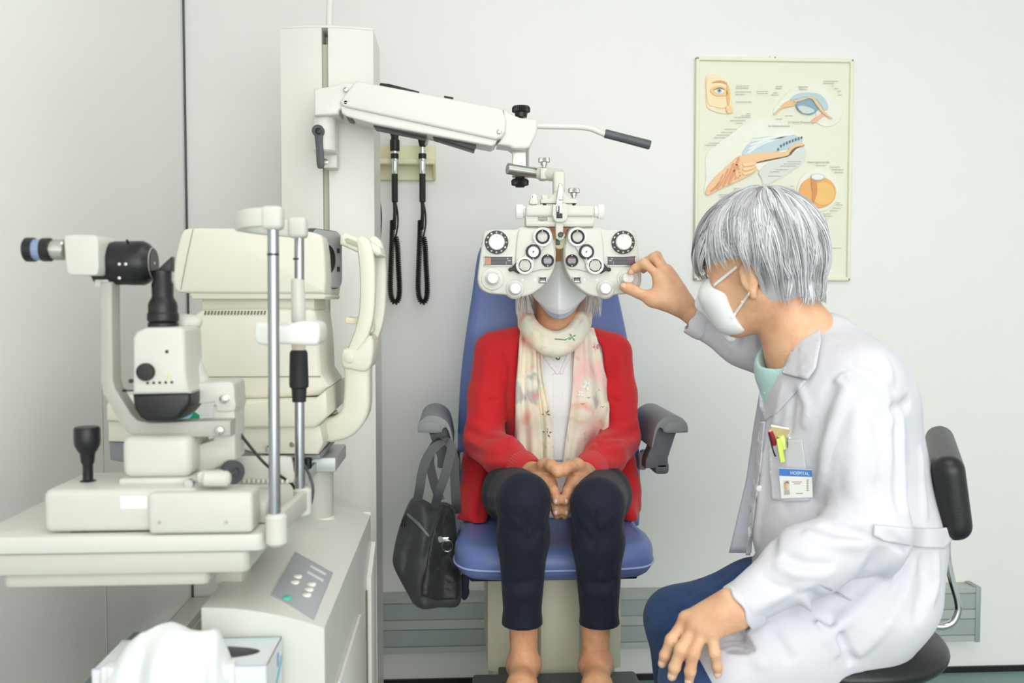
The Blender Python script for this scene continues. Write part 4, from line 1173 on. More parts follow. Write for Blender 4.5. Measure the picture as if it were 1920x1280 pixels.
# ------------------------------------------------------------------ slit lamp
def slit_lamp():
    Y0 = 1.21
    zt = ZT_
    r = E('slit_lamp', (P(280, 900, 1.28).x, 1.28, zt), 'white slit lamp microscope with black joystick on the foreground table', 'medical instrument')
    W = M_lamp
    # moving base
    s = S(Y0)
    x0, x1 = P(80, 950, Y0).x, P(372, 950, Y0).x
    zb = zt + 0.002; ztop = P(200, 918, Y0).z
    bm = BM(); rbox(bm, ((x0 + x1) / 2, Y0 + 0.065, (zb + ztop) / 2), (x1 - x0, 0.13, ztop - zb), 0.009, 3); obj('moving_base', bm, W, r)
    bm = BM(); rbox(bm, ((x0 + x1) / 2 + .01, Y0 + 0.065, zt + 0.001), (x1 - x0 - 0.04, 0.11, 0.003)); obj('glide_gap_shade', bm, M_black, r, 'black strip painting the shade under the base')  # solid black strip stands in for the shade below the base
    bm = BM(); pbox(bm, 226, 931, 276, 953, Y0 - 0.0006, 0.001); obj('sticker', bm, mat('sticker_white', '#e9ebea', .4), r, 'small white sticker')
    a, b = P(277, 930, Y0 - 0.012), P(474, 988, Y0 - 0.012)
    bm = BM(); rbox(bm, ((a.x + b.x) / 2, Y0 + 0.012, zt + 0.001 + (P(300, 925, Y0 - .012).z - zt) / 2), (b.x - a.x, 0.05, P(300, 925, Y0 - .012).z - zt - 0.001), 0.006, 3); obj('rail_cover', bm, W, r)
    for x in (298, 424): screw('screw', x, 979, Y0 - 0.0135, 3, r)
    # base plate carrying the rails to the right
    a, b = P(330, 930, 1.25), P(500, 930, 1.25)
    bm = BM(); rbox(bm, ((a.x + b.x) / 2 + 0.0, 1.3, zt + 0.016), (b.x - a.x, 0.1, 0.03), 0.004); obj('rail_plate', bm, W, r)
    # joystick
    Yj = 1.27; q = S(Yj)
    bm = BM(); o = P(165, 896, Yj)
    H = lambda py: (896 - py) * q
    lathe(bm, (o.x, Yj, ztop - 0.001), (0, 0, 1), [(0, 0), (16 * q, 0), (13 * q, 3 * q), (9 * q, 4 * q), (9 * q, H(865)), (12 * q, H(858)), (13 * q, H(845)), (14 * q, H(842)), (17 * q, H(838)), (22 * q, H(828)), (23 * q, H(818)), (23 * q, H(798)), (21 * q, H(794)), (0, H(793))], 32)
    obj('joystick', bm, M_black, r, 'black stepped joystick')
    # central block
    Yb_ = 1.245; a, b = P(226, 820, Yb_), P(358, 885, Yb_)
    bm = BM(); rbox(bm, ((a.x + b.x) / 2, Yb_ + 0.05, (ztop + P(226, 820, Yb_).z) / 2 + 0.004), (b.x - a.x, 0.1, P(226, 820, Yb_).z - ztop - 0.006), 0.012, 4); obj('column_block', bm, W, r)
    a, b = P(222, 890, Yb_ - .004), P(368, 905, Yb_ - .004)
    bm = BM(); rbox(bm, ((a.x + b.x) / 2, Yb_ + 0.05, ztop + 0.003), (b.x - a.x, 0.108, 0.01), 0.003); obj('turntable', bm, W, r)
    bm = BM(); disc(bm, 355, 906, Yb_ - 0.02, [(0, -8), (9, -8), (9, 4), (8, 6), (0, 6)], 24); obj('clamp_screw', bm, M_chrome, r, 'chrome clamp screw')
    bm = BM(); cyl(bm, P(380, 897, 1.215), P(432, 897, 1.215), 14 * q, 14 * q, 24, .004); rbox(bm, P(396, 893, 1.225), (0.034, .022, .016), .006, 3); obj('lock_lever', bm, W, r)
    # post with the two arms
    Yq = 1.29
    bm = BM(); pprism(bm, [(358, 838), (400, 825), (400, 760), (440, 760), (441, 862), (400, 880), (358, 886)], Yq, 0.06, 0.003); obj('post_base', bm, W, r)
    bm = BM(); pprism(bm, smooth2d([(350, 722), (395, 717), (425, 715), (438, 720), (440, 745), (440, 770), (405, 770), (402, 754), (352, 757)], 2), Yq - 0.005, 0.065, 0.003); arm_ = obj('lamp_arm', bm, W, r)
    bm = BM(); lathe(bm, P(417, 717, Yq + 0.026), (0, 0, 1), [(0, -.002), (18 * q, -.002), (18 * q, .001), (16 * q, .0018), (0, .0018)], 28); obj('pivot_cap', bm, M_black, arm_, 'black pivot cap')
    for x, y, Y in ((422, 747, Yq - 0.006), (413, 806, Yq - 0.024)):
        bm = BM(); disc(bm, x, y, Y, [(9, -8), (9, 0), (8, 0), (8, 9), (6.5, 10), (0, 10)], 24); obj('bolt', bm, M_steel, r)
    # microscope arm: flat bar bent round the lamp housing
    Ym = 1.285
    bm = BM(); q2 = S(Ym)
    path = [(198, 528), (199, 600), (200, 690), (202, 724), (214, 748), (235, 780), (252, 799), (270, 806), (330, 806), (436, 802)]
    sweep(bm, [P(x, y, Ym) for x, y in path], [24 * q2, 24 * q2, 26 * q2, 27 * q2, 27 * q2, 27 * q2, 28 * q2, 29 * q2, 30 * q2, 30 * q2], 0.03, (1, 0, 0.001), 0, bev=0.002) if False else None
    bm.free(); bm = BM()
    outer = [(187, 528), (188, 600), (188, 715), (192, 735), (222, 790), (240, 812), (262, 822), (432, 818)]
    inner = [(432, 788), (280, 792), (258, 788), (246, 776), (216, 728), (212, 712), (210, 600), (210, 528)]
    pprism(bm, outer + inner, Ym - 0.02, 0.032, 0.0025)
    obj('microscope_arm', bm, mat('arm_grey', '#a9a9a0', .42, var=.02), r, 'grey bent microscope arm')
    # lamp housing
    Yh = 1.235
    bm = BM(); pprism(bm, [(248, 632), (255, 622), (272, 614), (338, 613), (345, 620), (348, 700), (355, 738), (248, 740)], Yh, 0.085, 0.006, 3); hs = obj('lamp_housing', bm, W, r)
    bm = BM(); pprism(bm, [(247, 739), (356, 735), (356, 760), (338, 782), (328, 790), (275, 791), (262, 784), (250, 766)], Yh + 0.003, 0.08, 0.006, 3); obj('mirror_base', bm, M_black, r, 'black tapered base of the lamp housing')
    bm = BM(); disc(bm, 274, 697, Yh, [(0, -2), (16.5, -2), (16.5, 6), (15, 9), (0, 10)], 36); obj('filter_knob', bm, M_black, r, 'round black filter knob')
    for i in range(5):
        bm = BM(); disc(bm, 277 + i * 11.3, 718 - i * .4, Yh, [(0, -1), (2.6, -1), (2.6, .8), (0, 1)], 12); obj('indicator_hole', bm, M_black, hs)
    bm = BM(); disc(bm, 313, 659, Yh, [(0, -1), (3.2, -1), (3.2, .8), (0, 1)], 12); obj('indicator_hole', bm, M_black, hs)
    bm = BM(); disc(bm, 317, 706, Yh, [(4.4, -1), (4.4, .6), (3.4, .6), (3.4, -1)], 14); obj('warning_mark', bm, mat('mark_yellow', '#d3cf5c', .5), hs, 'small yellow mark')
    bm = BM(); cyl(bm, P(231, 732, Yh + .03), P(250, 732, Yh + .03), 1.2 * q, n=8); cyl(bm, P(230, 732, Yh + .03), P(237, 732, Yh + .03), 2.6 * q, n=10); disc(bm, 246, 714, Yh + .02, [(0, -3), (4, -3), (4, 3), (0, 4)], 12); obj('side_pin', bm, M_black, r)
    # illumination tower
    Yt = Yh + 0.042; q3 = S(Yt)
    bm = BM(); o = P(306, 613, Yt)
    H3 = lambda py: (613 - py) * q3
    lathe(bm, o, (0, 0, 1), [(0, -.004), (27 * q3, -.004), (27 * q3, H3(606)), (25 * q3, H3(604)), (28 * q3, H3(600)), (28 * q3, H3(588)), (26 * q3, H3(586)), (26 * q3, H3(572)), (24 * q3, H3(566)), (20 * q3, H3(560)), (19 * q3, H3(556)), (19.5 * q3, H3(534)), (16.5 * q3, H3(528)), (16.5 * q3, H3(510)), (14 * q3, H3(508)), (0, H3(508))], 32)
    tower = obj('illumination_tower', bm, M_black, r, 'black stepped illumination tower')
    bm = BM(); prism(bm, [P(291, 509, Yt - 0.008), P(321, 509, Yt - 0.008), P(321, 481, Yt - 0.008)], (0, 0.016, 0), 0.0006); obj('mirror_prism', bm, M_black, tower)
    # white lamp cover behind the tower
    G = Grid((o.x + 0.0, 1.27, P(0, 735, 1.3).z), (o.x + 0.09, 1.36, P(0, 575, 1.3).z), 0.003)
    D = G.new(); Yw = 1.31
    for a, b, ra, rb in (((340, 607), (368, 603), .012, .009), ((348, 610), (346, 650), .012, .012), ((346, 650), (352, 690), .012, .019), ((352, 690), (362, 722), .019, .024)):
        G.add(D, rc(P(a[0], a[1], Yw), P(b[0], b[1], Yw), ra, rb), 0.012)
    field_obj('lamp_cover', G, D, W, r)
    # binocular microscope
    def scope(Y, tag_):
        q = S(Y)
        def turn(name, x0, x1, prof, m, lab=None, cy=468):
            bm = BM(); a = P(x0, cy, Y); L = (x1 - x0) * q
            lathe(bm, a, (1, 0, 0), [(0, 0)] + [(rr * q, L * t) for rr, t in prof] + [(0, L)], 36)
            return obj(name, bm, m, r, lab)
        turn('eyecup', 48, 64, [(20, 0), (22, .15), (22, 1)], M_black)
        turn('eyepiece', 58, 82, [(19.5, 0), (19.5, 1)], mat('eyepiece_blue', '#8795b4', 0.2, 0.2, var=.05), 'bluish reflective eyepiece band')
        turn('eyepiece_barrel', 80, 96, [(21, 0), (21.5, .1), (21.5, .9), (20, 1)], M_black)
        turn('chrome_ring', 94, 122, [(17, 0), (17, .25), (19, .3), (19, .9), (17, 1)], M_steel)
    scope(1.255, 'a'); scope(1.315, 'b')
    Yb2 = 1.285
    bm = BM(); pprism(bm, smooth2d([(120, 446), (127, 441), (165, 440), (182, 446), (184, 480), (183, 512), (168, 516), (130, 514), (124, 500), (121, 470)], 3), 1.235, 0.1, 0.008, 3); obj('prism_housing', bm, W, r)
    bm = BM(); q = S(Yb2); a = P(181, 493, Yb2); L = lambda px: (px - 181) * q
    lathe(bm, a, (1, 0, 0), [(0, 0), (37 * q, 0), (38.5 * q, L(184)), (38.5 * q, L(214)), (40 * q, L(216)), (40 * q, L(240)), (40.5 * q, L(242)), (40.5 * q, L(266)), (36 * q, L(275)), (26 * q, L(285)), (0, L(285))], 40)
    drum = obj('magnification_drum', bm, M_black, r, 'black magnification drum')
    bm = BM(); lathe(bm, P(283, 493, Yb2), (1, 0, 0), [(0, 0), (27 * q, 0), (28.5 * q, .001), (28.5 * q, .0035), (0, .005)], 36); obj('objective_lens', bm, M_cream, drum, 'cream objective ring')
    for x, y in ((224, 495), (236, 495), (224, 521)):
        bm = BM(); a = P(x, y, Yb2 - 39.6 * q); lathe(bm, a, (0, -1, 0), [(0, -.003), (2.6 * q, -.003), (2.6 * q, .0012), (0, .0014)], 12); obj('screw', bm, M_steel, drum)
    bm = BM(); tube(bm, [P(240, 455, Yb2 - .01), P(238, 450, Yb2 - .014)], 2.2 * q, 8); obj('drum_lever', bm, M_black, drum)
    bm = BM(); rbox(bm, (P(199, 532, Ym).x, Ym, P(199, 531, Ym).z), (0.018, 0.034, 0.012), 0.002); obj('arm_clamp', bm, W, r)
    # gear wheel, rack and guard on the right
    bm = BM(); lathe(bm, P(437, 885, 1.28), (0.75, -0.66, 0), [(0, -.008), (22 * q, -.008), (22 * q, .004), (20 * q, .006), (9 * q, .006), (8 * q, .004), (0, .004)], 48, ridges=24, rdepth=.8 * q, ridge_rings=(1, 2)); cyl(bm, P(437, 885, 1.276), P(415, 898, 1.25), 5 * q, n=14); obj('rail_wheel', bm, M_dkgrey, r, 'dark grey toothed rail wheel')
    bm = BM(); pprism(bm, smooth2d([(440, 900), (440, 862), (446, 857), (535, 856), (547, 862), (550, 880), (549, 905), (440, 908)], 2), 1.36, 0.01, 0.002); obj('rail_guard', bm, W, r)
    for i in range(10):
        bm = BM(); pbox(bm, 455 + i * 9, 899, 459.5 + i * 9, 906, 1.352, 0.008, 0.0006); obj('rack_tooth', bm, M_cream, r)
    # headrest: two chrome rods, forehead band and chin rest
    hb = E('patient_headrest', (P(530, 990, 1.28).x, 1.28, zt - 0.03), 'headrest frame with chrome rods and white forehead band beside the slit lamp', 'headrest')
    Yn, Yf = 1.2, 1.36
    for px, Y, y0, y1, nm in ((513, Yn, 405, 970, 0), (562, Yf, 415, 918, 1)):
        q = S(Y)
        bm = BM(); cyl(bm, P(px if nm else 515, y1, Y), P(px - 1 if nm else 512, y0, Y), 10.5 * q if not nm else 9 * q, n=24); rod = obj('chrome_rod', bm, M_rod, hb, 'polished chrome rod')
        bm = BM(); yb0, yb1 = (962, 1022) if not nm else (914, 967)
        cyl(bm, P(519 if not nm else 567, yb1, Y), P(518 if not nm else 567, yb0, Y), 20 * q if not nm else 17 * q, n=28, bev=.004)
        obj('rod_socket', bm, W, hb)
        bm = BM(); lathe(bm, P(px, 477 if not nm else 486, Y), (0, 0, 1), [(10.8 * q if not nm else 6.5 * q, 0), (10.8 * q if not nm else 6.5 * q, .003)], 24); 
        bm.free()
        bm = BM(); cyl(bm, P(512 if not nm else 559, 479 if not nm else 487, Y), P(512 if not nm else 559, 475 if not nm else 484, Y), 11 * q if not nm else 9.6 * q, n=24); obj('rod_ring', bm, M_black, rod)
    bm = BM(); a, b = P(530, 960, Yn + .01), P(572, 930, Yf - .01)
    sweep(bm, [P(524, 978, Yn + 0.01), P(568, 938, Yf - .01)], 0.028, 0.012, (0, 0, 1), bev=.002); obj('foot_bar', bm, W, hb)
    # forehead band: curved strap from rod to rod bowing to the left
    bm = BM(); pts = [P(517, 406, Yn), P(490, 402, Yn - 0.005), P(462, 404, Yn + 0.004), P(448, 412, Yn + 0.035), P(452, 420, Yn + 0.09), P(490, 424, Yf - 0.03), P(535, 420, Yf - 0.004), P(566, 419, Yf)]
    pts = [Vector((p.x, p.y, P(517, 406, Yn).z + (0.004 if i > 3 else 0) - i * 0.0012)) for i, p in enumerate(pts)]
    sweep(bm, pts, 0.024, 0.010, (0, 0, 1), 4, bev=.003); obj('forehead_band', bm, W, hb)
    for px, Y in ((512, Yn), (559, Yf)):
        bm = BM(); z = P(517, 406, Yn).z; x = P(px, 410, Y).x; rbox(bm, (x, Y, z - 0.002), (0.026, 0.026, 0.03), .006, 3); obj('band_clamp', bm, W, hb)
    # chin rest
    Yk = 1.285
    bm = BM()
    pprism(bm, smooth2d([(476, 612), (484, 604), (510, 605), (530, 612), (552, 604), (580, 602), (598, 610), (598, 640), (585, 648), (530, 645), (500, 648), (478, 640)], 3), Yk - 0.03, 0.07, 0.006, 3)
    obj('chin_rest', bm, mat('chin_white', '#dcdcd8', .4), hb)
    q = S(Yf)
    bm = BM(); cyl(bm, P(560, 605, Yf), P(558, 522, Yf), 13.5 * q, 12 * q, n=24, bev=.002); obj('rod_sleeve', bm, W, hb)
    bm = BM(); cyl(bm, P(560, 656, Yf), P(560, 640, Yf), 12 * q, 14 * q, n=24); obj('chin_collar', bm, mat('collar_tan', '#d9ceb4', .5), hb)
    bm = BM(); o = P(561, 753, Yf); H = lambda py: (753 - py) * q
    lathe(bm, o, (0, 0, 1), [(0, 0), (12.5 * q, 0), (14 * q, H(728)), (17.5 * q, H(725)), (18 * q, H(718)), (16.5 * q, H(662)), (14 * q, H(657)), (0, H(656))], 40, ridges=20, rdepth=.9 * q, ridge_rings=(4, 5)); obj('height_grip', bm, M_rubber, hb, 'black ribbed height grip')
    # cable
    bm = BM(); tube(bm, [P(438, 790, 1.33), P(452, 815, 1.33), P(490, 862, 1.33), P(520, 888, 1.345), P(545, 905, 1.37), P(552, 915, 1.37), P(556, 930, 1.385), P(560, 945, 1.39)], 2.9 * S(1.3), 8, 5)
    obj('lamp_cable', bm, M_black, r, 'black lamp cable')
    bm = BM(); tube(bm, [P(568, 868, 1.38), P(580, 890, 1.385), P(587, 915, 1.385), P(584, 940, 1.385), P(578, 952, 1.385)], 2.9 * S(1.3), 8, 5)
    obj('rod_cable', bm, M_dkgrey, hb)
slit_lamp()

# ------------------------------------------------------------------ autorefractor
def refractor():
    Y0 = 1.66
    z0 = P(400, 862, Y0).z
    r = E('autorefractor', (P(470, 800, 1.74).x, 1.75, z0), 'cream box-shaped autorefractor with chin rest arm standing behind the slit lamp', 'medical instrument')
    M = M_cream
    bm = BM()
    hd = smooth2d([(329, 545), (324, 520), (327, 490), (334, 455), (341, 436), (352, 428), (400, 427.5), (480, 428.5), (560, 432), (596, 438), (606, 452), (610, 500), (609, 545), (590, 550), (450, 550), (352, 549)], 2)
    pprism(bm, hd, Y0, 0.21, 0.014, 4); obj('head', bm, M, r)
    bm = BM(); pprism(bm, [(352, 545), (605, 545), (611, 556), (608, 561), (360, 561)], Y0 + 0.006, 0.2, 0.004); obj('head_base', bm, M, r)
    bm = BM(); tube(bm, [P(362, 429, Y0 - .0006), P(353, 470, Y0 - .0012), P(343, 520, Y0 - .0012), P(339, 543, Y0 - .0006)], 0.0007, 6, 3); obj('seam', bm, mat('seam_grey', '#9b9c8c', .6), r)
    bm = BM(); pbox(bm, 378, 558, 590, 584, Y0 + 0.03, 0.14, 0.004); obj('neck', bm, M, r)
    bm = BM(); pprism(bm, smooth2d([(352, 742), (352, 660), (354, 620), (360, 596), (372, 584), (400, 580.5), (560, 579), (585, 581), (592, 592), (598, 640), (601, 700), (602, 742)], 2), Y0, 0.2, 0.012, 3); obj('lower_body', bm, M, r)
    for i in range(19):
        bm = BM(); x = 384 + i * 6.2
        pprism(bm, [(x, 582.5), (x + 2.6, 582.5), (x + 1.2, 590), (x - 1.4, 590)], Y0 - 0.0015, 0.003); obj('vent_slot', bm, mat('slot_dark', '#6f705f', .6), r)
    bm = BM(); pbox(bm, 352, 705.5, 601, 707, Y0 - .0008, .002); obj('seam', bm, MATS['seam_grey'], r)
    bm = BM(); pprism(bm, [(198, 760), (205, 745), (260, 738), (440, 752), (590, 748), (612, 730), (615, 780), (592, 802), (440, 803), (198, 790)], Y0 - 0.03, 0.26, 0.006, 3); obj('base_flange', bm, M, r)
    bm = BM(); pprism(bm, [(202, 786), (600, 798), (606, 830), (596, 852), (484, 851), (430, 835), (202, 828)], Y0 - 0.02, 0.24, 0.004, 3); obj('base', bm, M, r)
    bm = BM(); pprism(bm, [(203, 828), (226, 828), (440, 836), (495, 852), (600, 852), (600, 861), (225, 866), (206, 862)], Y0 - 0.005, 0.2, 0.003); obj('base_tray', bm, M_grey, r, 'grey base tray')
    bm = BM(); disc(bm, 548, 833, Y0 - 0.021, [(0, -1), (5, -1), (5, 1), (3, 1.4), (0, 1.0)], 18); obj('socket', bm, M_steel, r)
    bm = BM(); tube(bm, [P(501, 846, Y0 - .02), P(500, 838, Y0 - .028), P(506, 834, Y0 - .03), P(512, 835, Y0 - .02)], 0.0022, 8, 3); obj('chrome_hook', bm, M_chrome, r)
    # measuring window on the right end
    n = Vector((0.93, -0.37, 0)).normalized(); up = Vector((0, 0, 1)); t = n.cross(up)
    c = P(604, 486, Y0 + 0.07)
    def plate(w, h, rad, off, th, m, name, par, lab=None):
        pts = []
        for (sx, sz, a0) in ((1, 1, 0), (-1, 1, 90), (-1, -1, 180), (1, -1, 270)):
            for i in range(6):
                a = R_(a0 + 18 * i); pts.append(c + n * off + t * (sx * (w / 2 - rad) + rad * math.cos(a)) + up * (sz * (h / 2 - rad) + rad * math.sin(a)))
        bm = BM(); prism(bm, pts, n * th, 0.004, 3); return obj(name, bm, m, par, lab)
    wnd = plate(0.112, 0.108, 0.018, -0.012, 0.022, M_dkgrey, 'measuring_window', r, 'dark edged measuring window')
    plate(0.106, 0.104, 0.018, 0.0085, 0.004, mat('window_grey', '#a5a6a8', .3, .2), 'window_face', wnd, 'grey window face')
    bm = BM(); lathe(bm, c + n * 0.0127, n, [(0, 0), (.026, 0), (.026, .0006), (0, .0006)], 30); obj('aperture', bm, M_black, wnd, 'round black aperture')
    for sx in (-1, 1):
        for sz in (-.5, .5):
            bm = BM(); rbox(bm, c + n * 0.0128 + t * (sx * 0.036) + up * sz * 0.034, (0.007, 0.004, 0.009), .0005, rot=Matrix((t, n, up)).transposed()); obj('sensor', bm, M_black, wnd)
    # chin rest arm
    Ys = Y0 + 0.05
    bm = BM()
    o = [(600, 790), (625, 782), (638, 770), (643, 750), (645, 700), (644, 660), (690, 660), (692, 700), (692, 760), (684, 790), (664, 815), (640, 826), (604, 828)]
    pprism(bm, smooth2d(o, 2), Ys, 0.07, 0.008, 3); obj('arm_bracket', bm, M, r)
    bm = BM(); pprism(bm, smooth2d([(640, 660), (650, 652), (668, 655), (690, 630), (700, 640), (697, 680), (685, 697), (660, 693), (642, 688)], 2), Ys - 0.006, 0.12, 0.006, 3); hg = obj('arm_hinge', bm, M, r)
    bm = BM(); disc(bm, 655, 670, Ys - .007, [(0, -1), (9, -1), (9, 2), (7, 3), (0, 3)], 24); obj('hinge_cap', bm, M, hg)
    def upright(Y, dx, nm):
        q = S(Y)
        L = [(661, 668), (676, 632), (686, 600), (690, 560), (690, 510), (687, 478), (683, 458), (674, 449)]
        bm = BM(); sweep(bm, [P(x + dx, y, Y) for x, y in L], [26 * q, 27 * q, 28 * q, 28 * q, 29 * q, 29 * q, 27 * q, 18 * q], 0.026, (1, 0, 0.35), 3, bev=.006); return obj('upright', bm, M, r)
    upright(Ys + 0.012, 0, 'a'); upright(Ys + 0.10, 20, 'b')
    bm = BM(); pprism(bm, [(637, 440), (645, 435), (700, 455), (712, 462), (716, 478), (706, 480), (690, 468), (672, 474), (637, 458)], Ys + 0.004, 0.11, 0.006, 3); fb = obj('forehead_rest', bm, M, r)
    bm = BM(); pprism(bm, [(646, 448), (652, 446), (672, 454), (672, 464), (650, 456)], Ys + 0.0025, 0.004, 0.0006); obj('rest_slot', bm, mat('slot_beige', '#a9a892', .6), fb)
    bm = BM(); pprism(bm, [(647, 598), (650, 594), (665, 596), (672, 592), (678, 596), (678, 608), (666, 608), (648, 606)], Ys + 0.03, 0.05, 0.002); obj('chin_rest', bm, mat('chin_cream', '#e8e2c8', .45), r)
    bm = BM(); pbox(bm, 686, 594, 700, 624, Ys + .04, .05, .005); pbox(bm, 682, 628, 696, 652, Ys + .03, .06, .005); obj('chin_slide', bm, W_ if False else M_white, r)
    # swivel stand on the cabinet
    st = E('swivel_stand', (P(600, 985, 1.75).x, 1.75, ZCAB), 'grey cylindrical swivel stand under the cream autorefractor', 'stand')
    q = S(1.75); o = P(592, 985, 1.75)
    bm = BM(); lathe(bm, (o.x, 1.76, ZCAB + 0.0015), (0, 0, 1), [(0, 0), (42 * q, 0), (40 * q, .003), (30 * q, 19 * q), (0, 19 * q)], 36); obj('foot_flange', bm, M_warm, st)
    ztp = P(600, 880, 1.75).z
    bm = BM(); cyl(bm, (o.x, 1.76, ZCAB + 18 * q), (o.x, 1.76, ztp), 32 * q, 32 * q, 36); obj('pillar', bm, mat('pillar_grey', '#b7b8b0', .45), st, 'light grey pillar')
    zz = z0 - 0.004
    bm = BM(); rbox(bm, (P(450, 850, 1.75).x + .03, 1.8, (ztp + zz) / 2 - .002), (0.3, 0.16, max(0.008, zz - ztp - 0.004)), 0.003); obj('platform', bm, M_alu2, st)
    bm = BM(); sweep(bm, [P(575, 893, 1.66), P(600, 868, 1.76), P(622, 846, 1.86)], 0.022, 0.006, (0, 0, 1), bev=.001); obj('edge_rail', bm, M_alu2, st, 'aluminium edge rail')
    for x, y, Y in ((552, 871, 1.64), (577, 870, 1.65), (612, 838, 1.84)):
        bm = BM(); cyl(bm, P(x, y + 8, Y), P(x, y - 12, Y), 7 * q, n=16, bev=.001); obj('levelling_foot', bm, M_black, st)
    bm = BM(); tube(bm, [P(577, 868, 1.645), P(590, 855, 1.72), P(612, 838, 1.83)], 0.003, 8, 4); obj('power_lead', bm, M_dkgrey, st)
refractor()

# little pharmacy carton seen behind the lamp arm
def carton():
    Y = 1.46
    z = ZT_
    a, b = P(322, 800, Y), P(392, 800, Y)
    zb = ZT_ + 0.0005
    r = E('medicine_carton', ((a.x + b.x) / 2, Y + 0.02, zb), 'small white and green medicine carton behind the slit lamp arm', 'box')
    bm = BM(); rbox(bm, ((a.x + b.x) / 2, Y + 0.02, (zb + P(350, 752, Y).z) / 2), (b.x - a.x, 0.036, P(350, 752, Y).z - zb), 0.0006, 1); obj('carton', bm, mat('carton_white', '#eef0f0', .5), r)
    bm = BM(); pprism(bm, [(323, 786), (340, 786), (362, 770), (374, 778), (374, 786), (374, 826), (366, 826), (360, 800), (323, 800)], Y - .0006 + 0.002, .0008); obj('green_print', bm, mat('carton_green', '#1f9e6d', .5), r, 'green printed panel')
    bm = BM(); lathe(bm, P(346, 772, Y + .002), (0, -1, 0), [(0, 0), (15 * S(Y), 0), (15 * S(Y), .0008), (0, .0008)], 28); obj('blue_print', bm, mat('carton_blue', '#8cc4e8', .5), r, 'pale blue printed disc')
    return r, zb
carton_r, carton_z = carton()
bm = BM(); 

# ------------------------------------------------------------------ trolley and tissue box in the lower left corner
ZTR = 0.63
x0t = -0.51
tr = E('side_trolley', (-0.44, 1.2, 0), 'slate grey topped trolley low on the left under the tissue box', 'trolley')
bm.free()
bm = BM(); rbox(bm, ((x0t - 0.345) / 2, 1.2, ZTR - 0.009), (-0.345 - x0t, 0.54, 0.018), 0.003); obj('top', bm, mat('trolley_slate', '#7d8891', .5), tr)
for sx in (x0t + 0.02, -0.365):
    for sy in (0.96, 1.44):
        bm = BM(); rbox(bm, (sx, sy, (ZTR - 0.018) / 2), (0.022, 0.022, ZTR - 0.018), 0.002); obj('leg', bm, M_grey, tr)
bm = BM(); rbox(bm, ((x0t - 0.345) / 2, 1.2, 0.2), (-0.345 - x0t - 0.03, 0.48, 0.012), 0.002); obj('lower_shelf', bm, MATS['trolley_slate'], tr)

